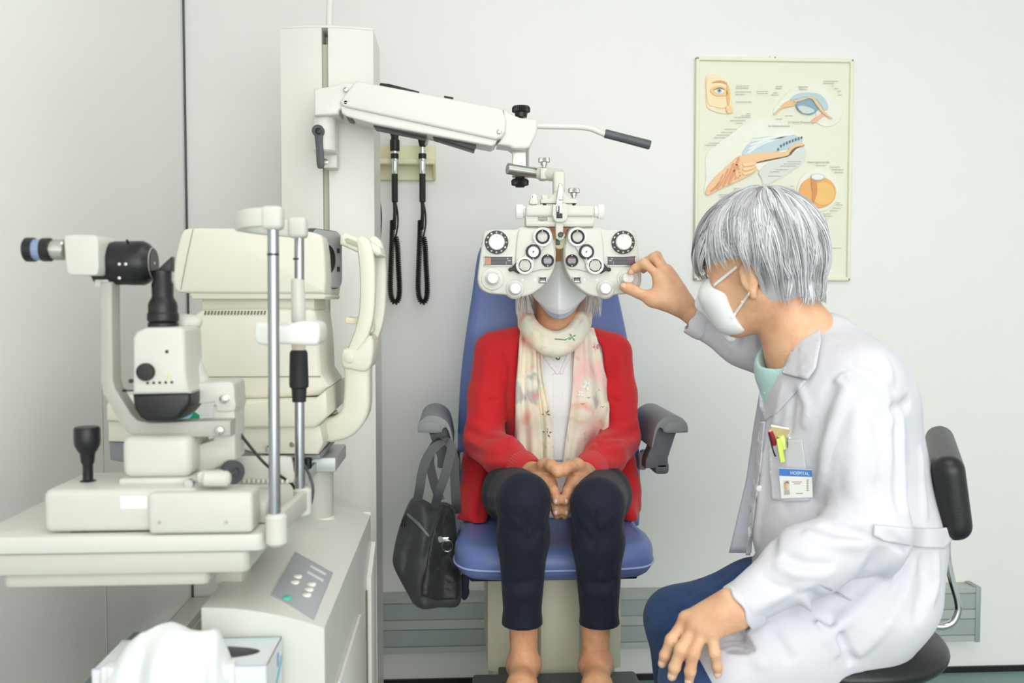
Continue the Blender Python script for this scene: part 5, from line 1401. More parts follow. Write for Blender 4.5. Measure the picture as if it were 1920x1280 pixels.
def tissue_box():
    zt = 0.712
    Yf, Yb_ = 1.110, 1.207
    xl, xr = P(172, 1258, Yf).x, P(500, 1258, Yf).x
    xl = max(xl, x0t - 0.004)
    r = E('tissue_box', ((xl + xr) / 2, (Yf + Yb_) / 2, ZTR), 'white tissue box with blue and teal stripes in the lower left foreground', 'tissue box')
    M_b = mat('tissue_box_white', '#d6d8da', .5, var=.01)
    cx, cy = (xl + xr) / 2 + 0.022, (Yf + Yb_) / 2
    # top with an oval opening
    bm = BM(); n = 40
    oval = [Vector((cx + 0.062 * math.cos(2 * math.pi * i / n), cy + 0.022 * math.sin(2 * math.pi * i / n), zt)) for i in range(n)]
    rect = []
    for v in oval:
        d = Vector((v.x - cx, v.y - cy)); 
        k = min(((xr - cx) if d.x > 0 else (cx - xl)) / max(abs(d.x), 1e-9), ((Yb_ - cy) if d.y > 0 else (cy - Yf)) / max(abs(d.y), 1e-9))
        rect.append(Vector((cx + d.x * k, cy + d.y * k, zt)))
    rect_c = [Vector((xr, Yb_, zt)), Vector((xl, Yb_, zt)), Vector((xl, Yf, zt)), Vector((xr, Yf, zt))]
    vo = [bm.verts.new(v) for v in oval]; vi = [bm.verts.new(v - Vector((0, 0, 0.001))) for v in oval]; vr = [bm.verts.new(v) for v in rect]
    for i in range(n):
        j = (i + 1) % n
        bm.faces.new((vo[i], vr[i], vr[j], vo[j])); bm.faces.new((vo[i], vo[j], vi[j], vi[i]))
    for q in rect_c:     # fill the four corners left by the radial fan
        near = sorted(range(n), key=lambda i: (rect[i] - q).length)[:2]
        i, j = sorted(near)
        if (rect[i] - rect[j]).length < 0.05 and (rect[i] - q).length > 1e-6 and (rect[j] - q).length > 1e-6:
            c_ = bm.verts.new(q)
            try: bm.faces.new((vr[i], c_, vr[j]))
            except ValueError: pass
    obj('lid', bm, M_b, r)
    bm = BM()
    for c_, sz in ((((xl + xr) / 2, Yf + .0006, (ZTR + zt) / 2), (xr - xl, .0012, zt - ZTR)), (((xl + xr) / 2, Yb_ - .0006, (ZTR + zt) / 2), (xr - xl, .0012, zt - ZTR)), ((xl + .0006, cy, (ZTR + zt) / 2), (.0012, Yb_ - Yf, zt - ZTR)), ((xr - .0006, cy, (ZTR + zt) / 2), (.0012, Yb_ - Yf, zt - ZTR)), (((xl + xr) / 2, cy, ZTR + .0006), (xr - xl, Yb_ - Yf, .0012))):
        rbox(bm, c_, sz)
    obj('walls', bm, M_b, r)
    bm = BM(); rbox(bm, ((xl + xr) / 2, cy, (ZTR + zt - 0.02) / 2), (xr - xl - .01, Yb_ - Yf - .01, zt - ZTR - .026)); obj('inner_stack', bm, mat('box_inside', '#6e6146', .8), r)
    Mv = mat('stripe_violet', '#b9bfe0', .5); Mt = mat('stripe_teal', '#9fd5d8', .5)
    bm = BM(); rbox(bm, ((xl + xr) / 2, Yf + .002, zt + .0003), (xr - xl, .004, .0006)); obj('stripe', bm, Mv, r, 'pale violet stripe')
    bm = BM(); rbox(bm, ((xl + xr) / 2 + .03, Yb_ - .01, zt + .0003), (xr - xl - .07, .003, .0006)); obj('stripe', bm, Mt, r, 'pale teal stripe')
    x = xr + .0004
    bm = BM(); prism(bm, [Vector((x, Yf + .01, ZTR + .02)), Vector((x, Yf + .018, ZTR + .02)), Vector((x, Yb_ - .006, ZTR + .062)), Vector((x, Yb_ - .006, ZTR + .052))], (.0005, 0, 0)); obj('stripe', bm, mat('stripe_teal2', '#5cc0c8', .5), r, 'teal diagonal stripe')
    bm = BM(); rbox(bm, (x, Yb_ - .03, zt - .018), (.0006, .008, .016)); obj('stripe', bm, mat('stripe_blue', '#7f86c8', .5), r, 'blue mark on the end')
    # tissue: a sheet bunched at the slot, rising in two soft peaks and falling over the front edge
    nu, nv = 70, 60
    V = []; F = []
    sx = S(1.12)
    crest = [(-118, 1270), (-100, 1240), (-80, 1212), (-55, 1186), (-30, 1174), (-8, 1171), (15, 1176), (32, 1186), (50, 1189), (66, 1186), (80, 1182), (88, 1188), (98, 1215), (112, 1250), (122, 1275)]
    for j in range(nv):
        v = j / (nv - 1)
        for i in range(nu):
            u = i / (nu - 1)
            du = -118 + 240 * u
            top = P(322 + du, np.interp(du, [c[0] for c in crest], [c[1] for c in crest]), 1.13)
            w1 = math.sin(u * 15 + .6) * .6 + math.sin(u * 27 + 2.2) * .4
            if v < .35:       # rear face from the slot up to the crest
                t = v / .35
                base = Vector((cx - .03 + (u - .5) * .085, cy + .004, zt - .01))
                p = base.lerp(top, t ** .8); p.y = cy + .006 + (top.y - cy - .006) * t ** 1.5 + .006 * w1 * t
                p.z += .012 * math.sin(math.pi * t)
            else:             # front face falling towards the viewer
                t = (v - .35) / .65
                p = Vector((322 * 0 + top.x + (u - .5) * .02 * t, top.y - .052 * math.sin(min(1, t * 1.1) * 1.5708) - .009 * w1 * math.sin(min(1, 1.6 * t) * 1.57), top.z - .100 * t ** 1.45 + .004 * math.sin(u * 11 + t * 3)))
                zmin = zt + .0015 if p.y > Yf - .001 else ZTR + .004
                p.z = max(p.z, zmin)
            V.append(tuple(p))
    for j in range(nv - 1):
        for i in range(nu - 1):
            a = j * nu + i; F.append((a, a + 1, a + nu + 1, a + nu))
    me = np_mesh('tissue', np.array(V), np.array(F))
    o = link_mesh('tissue', me, mat('tissue_paper', '#d9dbdb', .8, var=.01, bump=.05, bscale=800), r, 'white crumpled tissue pulled out of the opening', angle=None)
    md = o.modifiers.new('t', 'SOLIDIFY'); md.thickness = 0.0008
tissue_box()
# ------------------------------------------------------------------ tools for bodies and cloth
from mathutils.bvhtree import BVHTree

def pix_of(x, y, z):
    """pixel coordinates of world points (arrays allowed)"""
    R = np.array(_CR.transposed())
    dx, dy, dz = x - CAM.x, y - CAM.y, z - CAM.z
    a = R[0, 0] * dx + R[0, 1] * dy + R[0, 2] * dz
    b = R[1, 0] * dx + R[1, 1] * dy + R[1, 2] * dz
    c = -(R[2, 0] * dx + R[2, 1] * dy + R[2, 2] * dz)
    return 960 + FPX * a / c, 640 - FPX * b / c

def gbox(points, pad):
    lo = [min(p[i] for p in points) - pad for i in range(3)]
    hi = [max(p[i] for p in points) + pad for i in range(3)]
    return lo, hi

def ghit(G, D, px, py):
    y0, y1 = float(G.ax[1][0]), float(G.ax[1][-1])
    ys = np.arange(y0, y1, G.h * 0.5)
    d = _CR @ Vector(((px - 960.0) / FPX, (640.0 - py) / FPX, -1.0))
    X = CAM.x + d.x / d.y * ys; Z = CAM.z + d.z / d.y * ys
    i = np.rint((X - G.lo[0]) / G.h).astype(int); j = np.rint((ys - G.lo[1]) / G.h).astype(int); k = np.rint((Z - G.lo[2]) / G.h).astype(int)
    ok = (i >= 0) & (i < G.n[0]) & (j >= 0) & (j < G.n[1]) & (k >= 0) & (k < G.n[2])
    v = np.ones(len(ys)); v[ok] = D[i[ok], j[ok], k[ok]]
    w = np.where(v < 0)[0]
    if not len(w): return None
    q = w[0]
    return Vector((X[q], ys[q], Z[q]))

def folds(G, D, lst):
    """each fold: (pixel polyline on the visible side, width m, height m)"""
    todo = []
    for pts, w, amp in lst:
        h = [ghit(G, D, *p) for p in pts]
        h = [p for p in h if p is not None]
        if len(h) > 1: todo.append((h, w, amp))
    for h, w, amp in todo: G.fold(D, h, w, amp)
    return D

def bvh_of(o):
    me = o.data
    n = len(me.vertices); co = np.empty(n * 3, dtype=np.float32); me.vertices.foreach_get('co', co)
    off = ORG[o.name]
    co = co.reshape(-1, 3) + np.array(off, dtype=np.float32)
    return BVHTree.FromPolygons([tuple(map(float, c)) for c in co], [tuple(p.vertices) for p in me.polygons])

def ray(bv, px, py):
    d = (_CR @ Vector(((px - 960.0) / FPX, (640.0 - py) / FPX, -1.0))).normalized()
    hit, nrm, _, _ = bv.ray_cast(CAM, d)
    return hit, nrm

def rays(bvs, px, py):
    best = None
    for b in bvs:
        h, n = ray(b, px, py)
        if h is not None and (best is None or (h - CAM).length < (best[0] - CAM).length): best = (h, n)
    return best if best else (None, None)

def in_poly(px, py, poly):
    c = False; n = len(poly)
    for i in range(n):
        x1, y1 = poly[i][0], poly[i][1]; x2, y2 = poly[(i + 1) % n][0], poly[(i + 1) % n][1]
        if (y1 > py) != (y2 > py) and px < (x2 - x1) * (py - y1) / (y2 - y1) + x1: c = not c
    return c

def drape(name, poly, bvs, m, parent, off=0.003, th=0.002, res=5.0, label=None, relax=2, lift=None, sub=0):
    """a thin sheet with a given outline laid over cloth that is already there"""
    xs = [p[0] for p in poly]; ys = [p[1] for p in poly]
    bm = bmesh.new()
    fv = [bm.verts.new((p[0], p[1], 0)) for p in poly]
    bm.faces.new(fv)
    bmesh.ops.triangulate(bm, faces=bm.faces)
    # split long edges until the sheet is fine enough to follow the surface
    for _ in range(8):
        le = [e for e in bm.edges if e.calc_length() > res]
        if not le: break
        bmesh.ops.subdivide_edges(bm, edges=le, cuts=1)
        bmesh.ops.triangulate(bm, faces=bm.faces)
    bmesh.ops.beautify_fill(bm, faces=bm.faces, edges=bm.edges)
    last = None; miss = []
    depth = {}
    for v in bm.verts:
        h, n = rays(bvs, v.co.x, v.co.y)
        depth[v] = None if h is None else h.y
    for _ in range(30):
        missing = [v for v in bm.verts if depth[v] is None]
        if not missing: break
        for v in missing:
            q = [depth[e.other_vert(v)] for e in v.link_edges if depth[e.other_vert(v)] is not None]
            if q: depth[v] = sum(q) / len(q)
    if any(depth[v] is None for v in bm.verts):
        bm.free(); return None
    for _ in range(relax):
        nd = {}
        for v in bm.verts:
            q = [depth[e.other_vert(v)] for e in v.link_edges]
            nd[v] = min(depth[v], 0.5 * depth[v] + 0.5 * sum(q) / len(q))
        depth = nd
    for v in bm.verts:
        px, py = v.co.x, v.co.y
        o_ = off + (lift(px, py) if lift else 0)
        v.co = P(px, py, depth[v] - o_)
    bmesh.ops.recalc_face_normals(bm, faces=bm.faces)
    if sum(f.normal.y * f.calc_area() for f in bm.faces) > 0: bmesh.ops.reverse_faces(bm, faces=bm.faces)
    me = bpy.data.meshes.new(name); bm.to_mesh(me); bm.free()
    o = link_mesh(name, me, m, parent, label, angle=50)
    md = o.modifiers.new('thickness', 'SOLIDIFY'); md.thickness = th; md.offset = -1
    return o

def grid_sheet(name, fn, nu, nv, m, parent, th=0.002, label=None, angle=None):
    V = [tuple(fn(i / (nu - 1), j / (nv - 1))) for j in range(nv) for i in range(nu)]
    F = [(j * nu + i, j * nu + i + 1, (j + 1) * nu + i + 1, (j + 1) * nu + i) for j in range(nv - 1) for i in range(nu - 1)]
    me = np_mesh(name, np.array(V), np.array(F))
    o = link_mesh(name, me, m, parent, label, angle)
    md = o.modifiers.new('thickness', 'SOLIDIFY'); md.thickness = th; md.offset = 0
    return o

def strands_obj(name, paths, radii, m, parent, label=None, tints=None, sides=3):
    """many tapered hairs joined in one mesh; paths: (n, k, 3)"""
    paths = np.asarray(paths, dtype=np.float64); n, k, _ = paths.shape
    T = np.gradient(paths, axis=1); T /= np.maximum(np.linalg.norm(T, axis=2, keepdims=True), 1e-9)
    ref = np.array([0.31, -0.52, 0.79]); A = np.cross(T, ref); A /= np.maximum(np.linalg.norm(A, axis=2, keepdims=True), 1e-9)
    B_ = np.cross(T, A)
    t = np.linspace(0, 1, k)
    prof = np.clip(np.minimum(0.45 + t * 4, 1) * np.sqrt(np.clip(1.02 - t, 0, 1)), 0.06, 1)
    R = np.asarray(radii)[:, None] * prof[None, :]
    rings = []
    for s in range(sides):
        a = 2 * math.pi * s / sides
        rings.append(paths + (A * math.cos(a) + B_ * math.sin(a)) * R[:, :, None])
    V = np.stack(rings, 2).reshape(-1, 3)
    base = (np.arange(n)[:, None, None] * k + np.arange(k - 1)[None, :, None]) * sides
    s0 = np.arange(sides)[None, None, :]; s1 = (s0 + 1) % sides
    F = np.stack([base + s0, base + s1, base + sides + s1, base + sides + s0], 3).reshape(-1, 4)
    me = np_mesh(name, V, F)
    if tints is not None:
        c = np.repeat(np.asarray(tints), k * sides, axis=0)
        c = np.concatenate([c, np.ones((len(c), 1))], 1)
        a = me.color_attributes.new('Col', 'FLOAT_COLOR', 'POINT'); a.data.foreach_set('color', c.astype(np.float32).ravel())
    return link_mesh(name, me, m, parent, label, angle=None)

def attr_mat(name, rough=0.5, spec=0.5, sss=0.0, bump=0.0, bscale=200):
    m = bpy.data.materials.new(name); m.use_nodes = True; nt = m.node_tree
    b = nt.nodes['Principled BSDF']; b.inputs['Roughness'].default_value = rough; b.inputs['Specular IOR Level'].default_value = spec
    a = nt.nodes.new('ShaderNodeVertexColor'); a.layer_name = 'Col'
    nt.links.new(a.outputs['Color'], b.inputs['Base Color'])
    if bump:
        tc = nt.nodes.new('ShaderNodeTexCoord'); n2 = nt.nodes.new('ShaderNodeTexNoise'); n2.inputs['Scale'].default_value = bscale
        nt.links.new(tc.outputs['Object'], n2.inputs['Vector'])
        bp = nt.nodes.new('ShaderNodeBump'); bp.inputs['Strength'].default_value = bump; bp.inputs['Distance'].default_value = 0.002
        nt.links.new(n2.outputs['Fac'], bp.inputs['Height']); nt.links.new(bp.outputs['Normal'], b.inputs['Normal'])
    return m

def skin_mat(name, col, red, age=0.3):
    m = bpy.data.materials.new(name); m.use_nodes = True; nt = m.node_tree
    b = nt.nodes['Principled BSDF']; b.inputs['Roughness'].default_value = 0.48
    b.inputs['Subsurface Weight'].default_value = 0.12; b.inputs['Subsurface Radius'].default_value = (0.010, 0.004, 0.002); b.inputs['Subsurface Scale'].default_value = 0.5
    tc = nt.nodes.new('ShaderNodeTexCoord')
    n1 = nt.nodes.new('ShaderNodeTexNoise'); n1.inputs['Scale'].default_value = 28; n1.inputs['Detail'].default_value = 5
    nt.links.new(tc.outputs['Object'], n1.inputs['Vector'])
    mx = nt.nodes.new('ShaderNodeMix'); mx.data_type = 'RGBA'
    mx.inputs[6].default_value = srgb(col); mx.inputs[7].default_value = srgb(red)
    rm = nt.nodes.new('ShaderNodeMapRange'); rm.inputs[1].default_value = 0.42; rm.inputs[2].default_value = 0.72
    nt.links.new(n1.outputs['Fac'], rm.inputs[0]); nt.links.new(rm.outputs[0], mx.inputs[0]); nt.links.new(mx.outputs[2], b.inputs['Base Color'])
    v = nt.nodes.new('ShaderNodeTexVoronoi'); v.inputs['Scale'].default_value = 260
    n2 = nt.nodes.new('ShaderNodeTexNoise'); n2.inputs['Scale'].default_value = 90; n2.inputs['Detail'].default_value = 6
    nt.links.new(tc.outputs['Object'], v.inputs['Vector']); nt.links.new(tc.outputs['Object'], n2.inputs['Vector'])
    ad = nt.nodes.new('ShaderNodeMath'); ad.operation = 'ADD'
    nt.links.new(v.outputs['Distance'], ad.inputs[0]); nt.links.new(n2.outputs['Fac'], ad.inputs[1])
    bp = nt.nodes.new('ShaderNodeBump'); bp.inputs['Strength'].default_value = age; bp.inputs['Distance'].default_value = 0.0015
    nt.links.new(ad.outputs[0], bp.inputs['Height']); nt.links.new(bp.outputs['Normal'], b.inputs['Normal'])
    return m

def cloth_mat(name, col, rough=0.8, var=0.05, weave=900, wst=0.15, crumple=14, cst=0.25, sheen=0.2, cdist=0.012, col2=None):
    m = bpy.data.materials.new(name); m.use_nodes = True; nt = m.node_tree
    b = nt.nodes['Principled BSDF']; b.inputs['Roughness'].default_value = rough; b.inputs['Specular IOR Level'].default_value = 0.25
    b.inputs['Sheen Weight'].default_value = sheen; b.inputs['Sheen Roughness'].default_value = 0.5
    tc = nt.nodes.new('ShaderNodeTexCoord')
    n0 = nt.nodes.new('ShaderNodeTexNoise'); n0.inputs['Scale'].default_value = 9; n0.inputs['Detail'].default_value = 6
    nt.links.new(tc.outputs['Object'], n0.inputs['Vector'])
    mx = nt.nodes.new('ShaderNodeMix'); mx.data_type = 'RGBA'; c = srgb(col)
    c2 = srgb(col2) if col2 else tuple(min(1, x * (1 + var)) for x in c[:3]) + (1,)
    mx.inputs[6].default_value = tuple(x * (1 - var) for x in c[:3]) + (1,); mx.inputs[7].default_value = c2
    nt.links.new(n0.outputs['Fac'], mx.inputs[0]); nt.links.new(mx.outputs[2], b.inputs['Base Color'])
    n1 = nt.nodes.new('ShaderNodeTexNoise'); n1.inputs['Scale'].default_value = crumple; n1.inputs['Detail'].default_value = 3; n1.inputs['Distortion'].default_value = 0.6
    n2 = nt.nodes.new('ShaderNodeTexNoise'); n2.inputs['Scale'].default_value = weave; n2.inputs['Detail'].default_value = 1
    nt.links.new(tc.outputs['Object'], n1.inputs['Vector']); nt.links.new(tc.outputs['Object'], n2.inputs['Vector'])
    b1 = nt.nodes.new('ShaderNodeBump'); b1.inputs['Strength'].default_value = cst; b1.inputs['Distance'].default_value = cdist
    b2 = nt.nodes.new('ShaderNodeBump'); b2.inputs['Strength'].default_value = wst; b2.inputs['Distance'].default_value = 0.001
    nt.links.new(n1.outputs['Fac'], b1.inputs['Height']); nt.links.new(b1.outputs['Normal'], b2.inputs['Normal'])
    nt.links.new(n2.outputs['Fac'], b2.inputs['Height']); nt.links.new(b2.outputs['Normal'], b.inputs['Normal'])
    return m

def chain(G, D, pts, rs, k):
    for a, b, ra, rb in zip(pts, pts[1:], rs, rs[1:]): G.add(D, rc(a, b, ra, rb), k)
# ------------------------------------------------------------------ the seated woman
M_skin1 = skin_mat('skin_warm', '#d39f79', '#c28664', 0.45)
M_nail = mat('fingernail', '#e6c5bb', 0.25, var=0.02, coat=0.5)
M_card = cloth_mat('cardigan_red', '#c8242b', 0.85, 0.08, 700, 0.35, 16, 0.12, 0.15)
M_blouse = cloth_mat('blouse_white', '#e9e9ea', 0.8, 0.02, 900, 0.1, 22, 0.35, 0.1, 0.006)
M_trous = cloth_mat('trousers_navy', '#161a28', 0.75, 0.12, 900, 0.2, 14, 0.2, 0.06)
M_shoe = mat('shoe_black', '#141416', 0.35, var=0.1)
M_maskw = cloth_mat('mask_white', '#e8eaec', 0.85, 0.01, 800, 0.08, 20, 0.05, 0.1)
M_maskb = cloth_mat('mask_blue', '#bcd3e4', 0.85, 0.01, 800, 0.08, 20, 0.05, 0.1)

def scarf_mat():
    m = bpy.data.materials.new('scarf_watercolour'); m.use_nodes = True; nt = m.node_tree
    b = nt.nodes['Principled BSDF']; b.inputs['Roughness'].default_value = 0.75; b.inputs['Sheen Weight'].default_value = 0.3
    b.inputs['Specular IOR Level'].default_value = 0.2
    tc = nt.nodes.new('ShaderNodeTexCoord')
    base = None
    def layer(prev, col, seed, scale, lo, hi):
        mp = nt.nodes.new('ShaderNodeMapping'); mp.inputs['Location'].default_value = (seed, seed * .7, seed * 1.3)
        nt.links.new(tc.outputs['Object'], mp.inputs[0])
        n = nt.nodes.new('ShaderNodeTexNoise'); n.inputs['Scale'].default_value = scale; n.inputs['Detail'].default_value = 3; n.inputs['Distortion'].default_value = 0.5
        nt.links.new(mp.outputs[0], n.inputs['Vector'])
        r = nt.nodes.new('ShaderNodeMapRange'); r.inputs[1].default_value = lo; r.inputs[2].default_value = hi
        nt.links.new(n.outputs['Fac'], r.inputs[0])
        x = nt.nodes.new('ShaderNodeMix'); x.data_type = 'RGBA'
        nt.links.new(r.outputs[0], x.inputs[0])
        if prev is None: x.inputs[6].default_value = srgb('#e9e4d4')
        else: nt.links.new(prev, x.inputs[6])
        x.inputs[7].default_value = srgb(col)
        return x.outputs[2]
    o = layer(None, '#ebe3c6', 1.0, 9, .45, .6)
    o = layer(o, '#ecc4bd', 4.3, 9, .5, .66)
    o = layer(o, '#e9a391', 8.1, 11, .6, .74)
    o = layer(o, '#dfe3cb', 12.7, 9, .56, .68)
    o = layer(o, '#b9b3ad', 17.9, 16, .63, .72)
    o = layer(o, '#de8f96', 23.3, 14, .66, .76)
    nt.links.new(o, b.inputs['Base Color'])
    n1 = nt.nodes.new('ShaderNodeTexNoise'); n1.inputs['Scale'].default_value = 30
    mp = nt.nodes.new('ShaderNodeMapping'); mp.inputs['Scale'].default_value = (1, 1, .2)
    nt.links.new(tc.outputs['Object'], mp.inputs[0]); nt.links.new(mp.outputs[0], n1.inputs['Vector'])
    bp = nt.nodes.new('ShaderNodeBump'); bp.inputs['Strength'].default_value = 0.5; bp.inputs['Distance'].default_value = 0.006
    nt.links.new(n1.outputs['Fac'], bp.inputs['Height']); nt.links.new(bp.outputs['Normal'], b.inputs['Normal'])
    return m
M_scarf = scarf_mat()

def seat_cut(G, D):
    x, y, z = G.xyz()
    D = np.maximum(D, np.where(y > 1.942, SEAT_Z + .001 - z, -1).astype(np.float32) + 0 * x)
    return np.maximum(D, (y - BACK_Y) + 0 * x + 0 * z)

def patient():
    root = E('person', (P(1037, 1000, 2.2).x, 2.2, P(1040, 1008, 2.05).z), 'seated woman in red cardigan, floral scarf and navy trousers behind the eye tester', 'person')
    HC = P(1046, 497, 2.207)
    # ---- joints
    shL, shR = P(927, 660, 2.265), P(1147, 662, 2.265)
    elL, elR = P(907, 826, 2.205), P(1162, 822, 2.205)
    wrL, wrR = P(997, 888, 2.0), P(1096, 889, 2.0)
    hipL, hipR = P(990, 922, 2.29), P(1088, 922, 2.29)
    knL, knR = P(982, 936, 1.83), P(1121, 944, 1.82)
    anL, anR = P(982, 1240, 1.875), P(1117, 1240, 1.87)
    heL, heR = P(982, 1300, 1.91), P(1117, 1300, 1.905)
    toL, toR = P(975, 1352, 1.72), P(1122, 1352, 1.715)
    # ---- body
    h = 0.003
    pts = [shL, shR, elL, elR, wrL, wrR, hipL, hipR, knL, knR, toL, toR, heL, HC + Vector((0, -.11, .13)), HC + Vector((0, .1, .1)), P(1050, 1360, 1.75)]
    lo, hi = gbox(pts, 0.05)
    G = Grid(lo, hi, h); D = G.new()
    # head
    G.add(D, el(HC + Vector((0, 0.012, 0.03)), (0.072, 0.09, 0.088)), 0.0)
    G.add(D, el(HC + Vector((0, -0.018, -0.045)), (0.054, 0.066, 0.072)), 0.03)
    G.add(D, el(HC + Vector((0, -0.045, -0.085)), (0.028, 0.028, 0.022)), 0.03)       # chin
    G.add(D, el(HC + Vector((0, -0.055, 0.03)), (0.055, 0.028, 0.03)), 0.03)          # brow
    for sg in (-1, 1):
        G.add(D, el(HC + Vector((sg * 0.034, -0.055, -0.02)), (0.022, 0.02, 0.02)), 0.02)     # cheekbones
        G.add(D, el(HC + Vector((sg * 0.031, -0.083, 0.01)), (0.016, 0.012, 0.011)), 0.008, sub=True)    # sockets
        G.add(D, el(HC + Vector((sg * 0.031, -0.069, 0.01)), (0.0125, 0.0125, 0.0125)), 0.003)
        G.add(D, rc(HC + Vector((sg * 0.018, -0.082, 0.017)), HC + Vector((sg * 0.045, -0.074, 0.015)), 0.0035), 0.004)
        G.add(D, el(HC + Vector((sg * 0.074, 0.01, -0.005)), (0.008, 0.016, 0.028)), 0.006)   # ears
        G.add(D, el(HC + Vector((sg * 0.008, -0.09, -0.028)), (0.007, 0.009, 0.006)), 0.006)  # nostrils
    chain(G, D, [HC + Vector((0, -0.078, 0.018)), HC + Vector((0, -0.092, -0.01)), HC + Vector((0, -0.1, -0.026))], [0.008, 0.008, 0.010], 0.012)
    G.add(D, rc(HC + Vector((-0.02, -0.076, -0.055)), HC + Vector((0.02, -0.076, -0.055)), 0.007), 0.008)
    G.add(D, rc(HC + Vector((-0.016, -0.074, -0.066)), HC + Vector((0.016, -0.074, -0.066)), 0.006), 0.006)
    # neck, torso
    nb = P(1043, 650, 2.265)
    chain(G, D, [HC + Vector((0, 0.015, -0.06)), P(1045, 615, 2.225), nb], [0.05, 0.047, 0.055], 0.025)
    for sg in (-1, 1): G.add(D, rc(HC + Vector((sg * .03, -.005, -.09)), P(1043 + sg * 9, 650, 2.2), .009), 0.012)
    G.add(D, rc(shL, shR, 0.04), 0.05)
    G.add(D, el(P(1037, 735, 2.28), (0.115, 0.075, 0.15)), 0.05); G.add(D, el(P(1037, 860, 2.285), (0.11, 0.075, 0.12)), 0.05)
    G.add(D, el(P(1038, 905, 2.28), (0.14, 0.085, 0.075)), 0.05)
    for sh, e_, wr in ((shL, elL, wrL), (shR, elR, wrR)): chain(G, D, [sh, e_, wr], [0.036, 0.032, 0.022], 0.02)
    for hp, kn, an in ((hipL, knL, anL), (hipR, knR, anR)):
        mid = kn.lerp(an, 0.35) + Vector((0, 0.02, 0))
        chain(G, D, [hp, kn, mid, an], [0.055, 0.036, 0.035, 0.027], 0.03)
    for an, he, to, sg in ((anL, heL, toL, -1), (anR, heR, toR, 1)):
        G.add(D, el(an + Vector((0.024, 0.004, -0.004)), (0.011, 0.014, 0.014)), 0.012); G.add(D, el(an + Vector((-0.024, 0.004, -0.008)), (0.011, 0.014, 0.014)), 0.012)
        chain(G, D, [an, he], [0.026, 0.026], 0.02)
        chain(G, D, [an + Vector((0, -.01, -.01)), an.lerp(to, 0.5) + Vector((0, 0, 0.006)), to], [0.027, 0.027, 0.020], 0.02)
        G.add(D, el(an.lerp(to, .62) + Vector((0, 0, -.008)), (0.04, 0.05, 0.02)), 0.02)
        G.fold(D, [an + Vector((0.004, -0.028, 0.02)), an + Vector((0.002, -0.05, -0.025))], 0.006, 0.004)   # tendon
    # hands
    nails = []
    for sg in (-1, 1):
        C = 1051.5
        X = (lambda dx: C + sg * dx)
        def Q(dx, py, Y): return P(X(dx), py, Y)
        wr = wrL if sg < 0 else wrR
        kn = [Q(22, 903, 1.915), Q(19, 915, 1.91), Q(17, 926, 1.915), Q(15, 936, 1.925)]
        base = wr + Vector((0, -0.005, 0))
        for i, kq in enumerate(kn):
            chain(G, D, [base + Vector((0, 0, -0.006 * i + .008)), kq], [0.017, 0.0125], 0.016)
        G.add(D, el(Q(34, 900, 1.945), (0.022, 0.034, 0.020)), 0.02)
        fing = [
            [kn[0], Q(13, 921, 1.885), Q(8.5, 934, 1.872), Q(7.0, 940, 1.868)],
            [kn[1], Q(12, 938, 1.888), Q(8.5, 953, 1.880), Q(7.2, 960, 1.878)],
            [kn[2], Q(12, 948, 1.902), Q(8.5, 961, 1.897), Q(7.2, 967, 1.896)],
            [kn[3], Q(11, 953, 1.918), Q(8.0, 964, 1.915), Q(7, 969, 1.914)]]
        for i, f in enumerate(fing):
            r0 = [0.0105, 0.0105, 0.0098, 0.0088][i]
            chain(G, D, f, [r0 + .001, r0, r0 * .88, r0 * .74], 0.004)
            G.add(D, el(f[1], (r0 * 1.08,) * 3), 0.004)
            if i < 2:
                a, b = f[2], f[3]
                nails.append((a.lerp(b, 0.75), (b - a).normalized(), Vector((sg * 0.75, -0.65, 0.05)), r0 * .8))
        th = [Q(46, 884, 1.965), Q(30, 872, 1.935), Q(17, 874, 1.905), (Q(8, 881, 1.892) if sg < 0 else Q(10, 876, 1.892)), (Q(5.5, 888, 1.887) if sg < 0 else Q(8, 883, 1.887))]
        chain(G, D, th, [0.017, 0.0145, 0.0120, 0.0115, 0.0095], 0.008)
        # knuckle and tendon relief on the back of the hand
        for i in range(4):
            G.add(D, el(kn[i] + Vector((sg * 0.005, -0.002, 0.003)), (0.0085, 0.0085, 0.0085)), 0.008)
            G.fold(D, [base.lerp(kn[i], .2) + Vector((sg * .008, -.010, .012)), kn[i] + Vector((sg * .006, -.005, .007))], 0.0045, 0.003)
    D = seat_cut(G, D)
    body = field_obj('body', G, D, M_skin1, root, smooth=2)
    bm = BM()
    bm.free()
    for c, d, n, r in nails:
        n = (n - d * n.dot(d)).normalized(); s_ = d.cross(n)
        bm = BM(); ell(bm, c + n * r * .68, (r * .72, r * .95, r * .36), Matrix((s_, d, n)).transposed(), 12, 8); obj('fingernail', bm, M_nail, root)
    # ---- trousers
    lo, hi = gbox([hipL, hipR, knL, knR, P(940, 1178, 1.86), P(1160, 1178, 1.86)], 0.11)
    G = Grid(lo, hi, 0.0035); D = G.new()
    for hp, kn, he, sg in ((hipL, knL, P(979, 1170, 1.865), -1), (hipR, knR, P(1124, 1176, 1.86), 1)):
        chain(G, D, [hp + Vector((sg * .022, -.03, .004)), hp.lerp(kn, .45) + Vector((sg * .028, 0, .004)), kn], [0.078, 0.066, 0.050], 0.03)
        chain(G, D, [kn, kn.lerp(he, 0.3) + Vector((0, 0.004, 0)), he, he + Vector((0, 0, -.05))], [0.050, 0.050, 0.0365, .035], 0.02)
    G.add(D, el(P(1038, 910, 2.28), (0.15, 0.09, 0.075)), 0.04)
    D = seat_cut(G, D)
    F_ = []
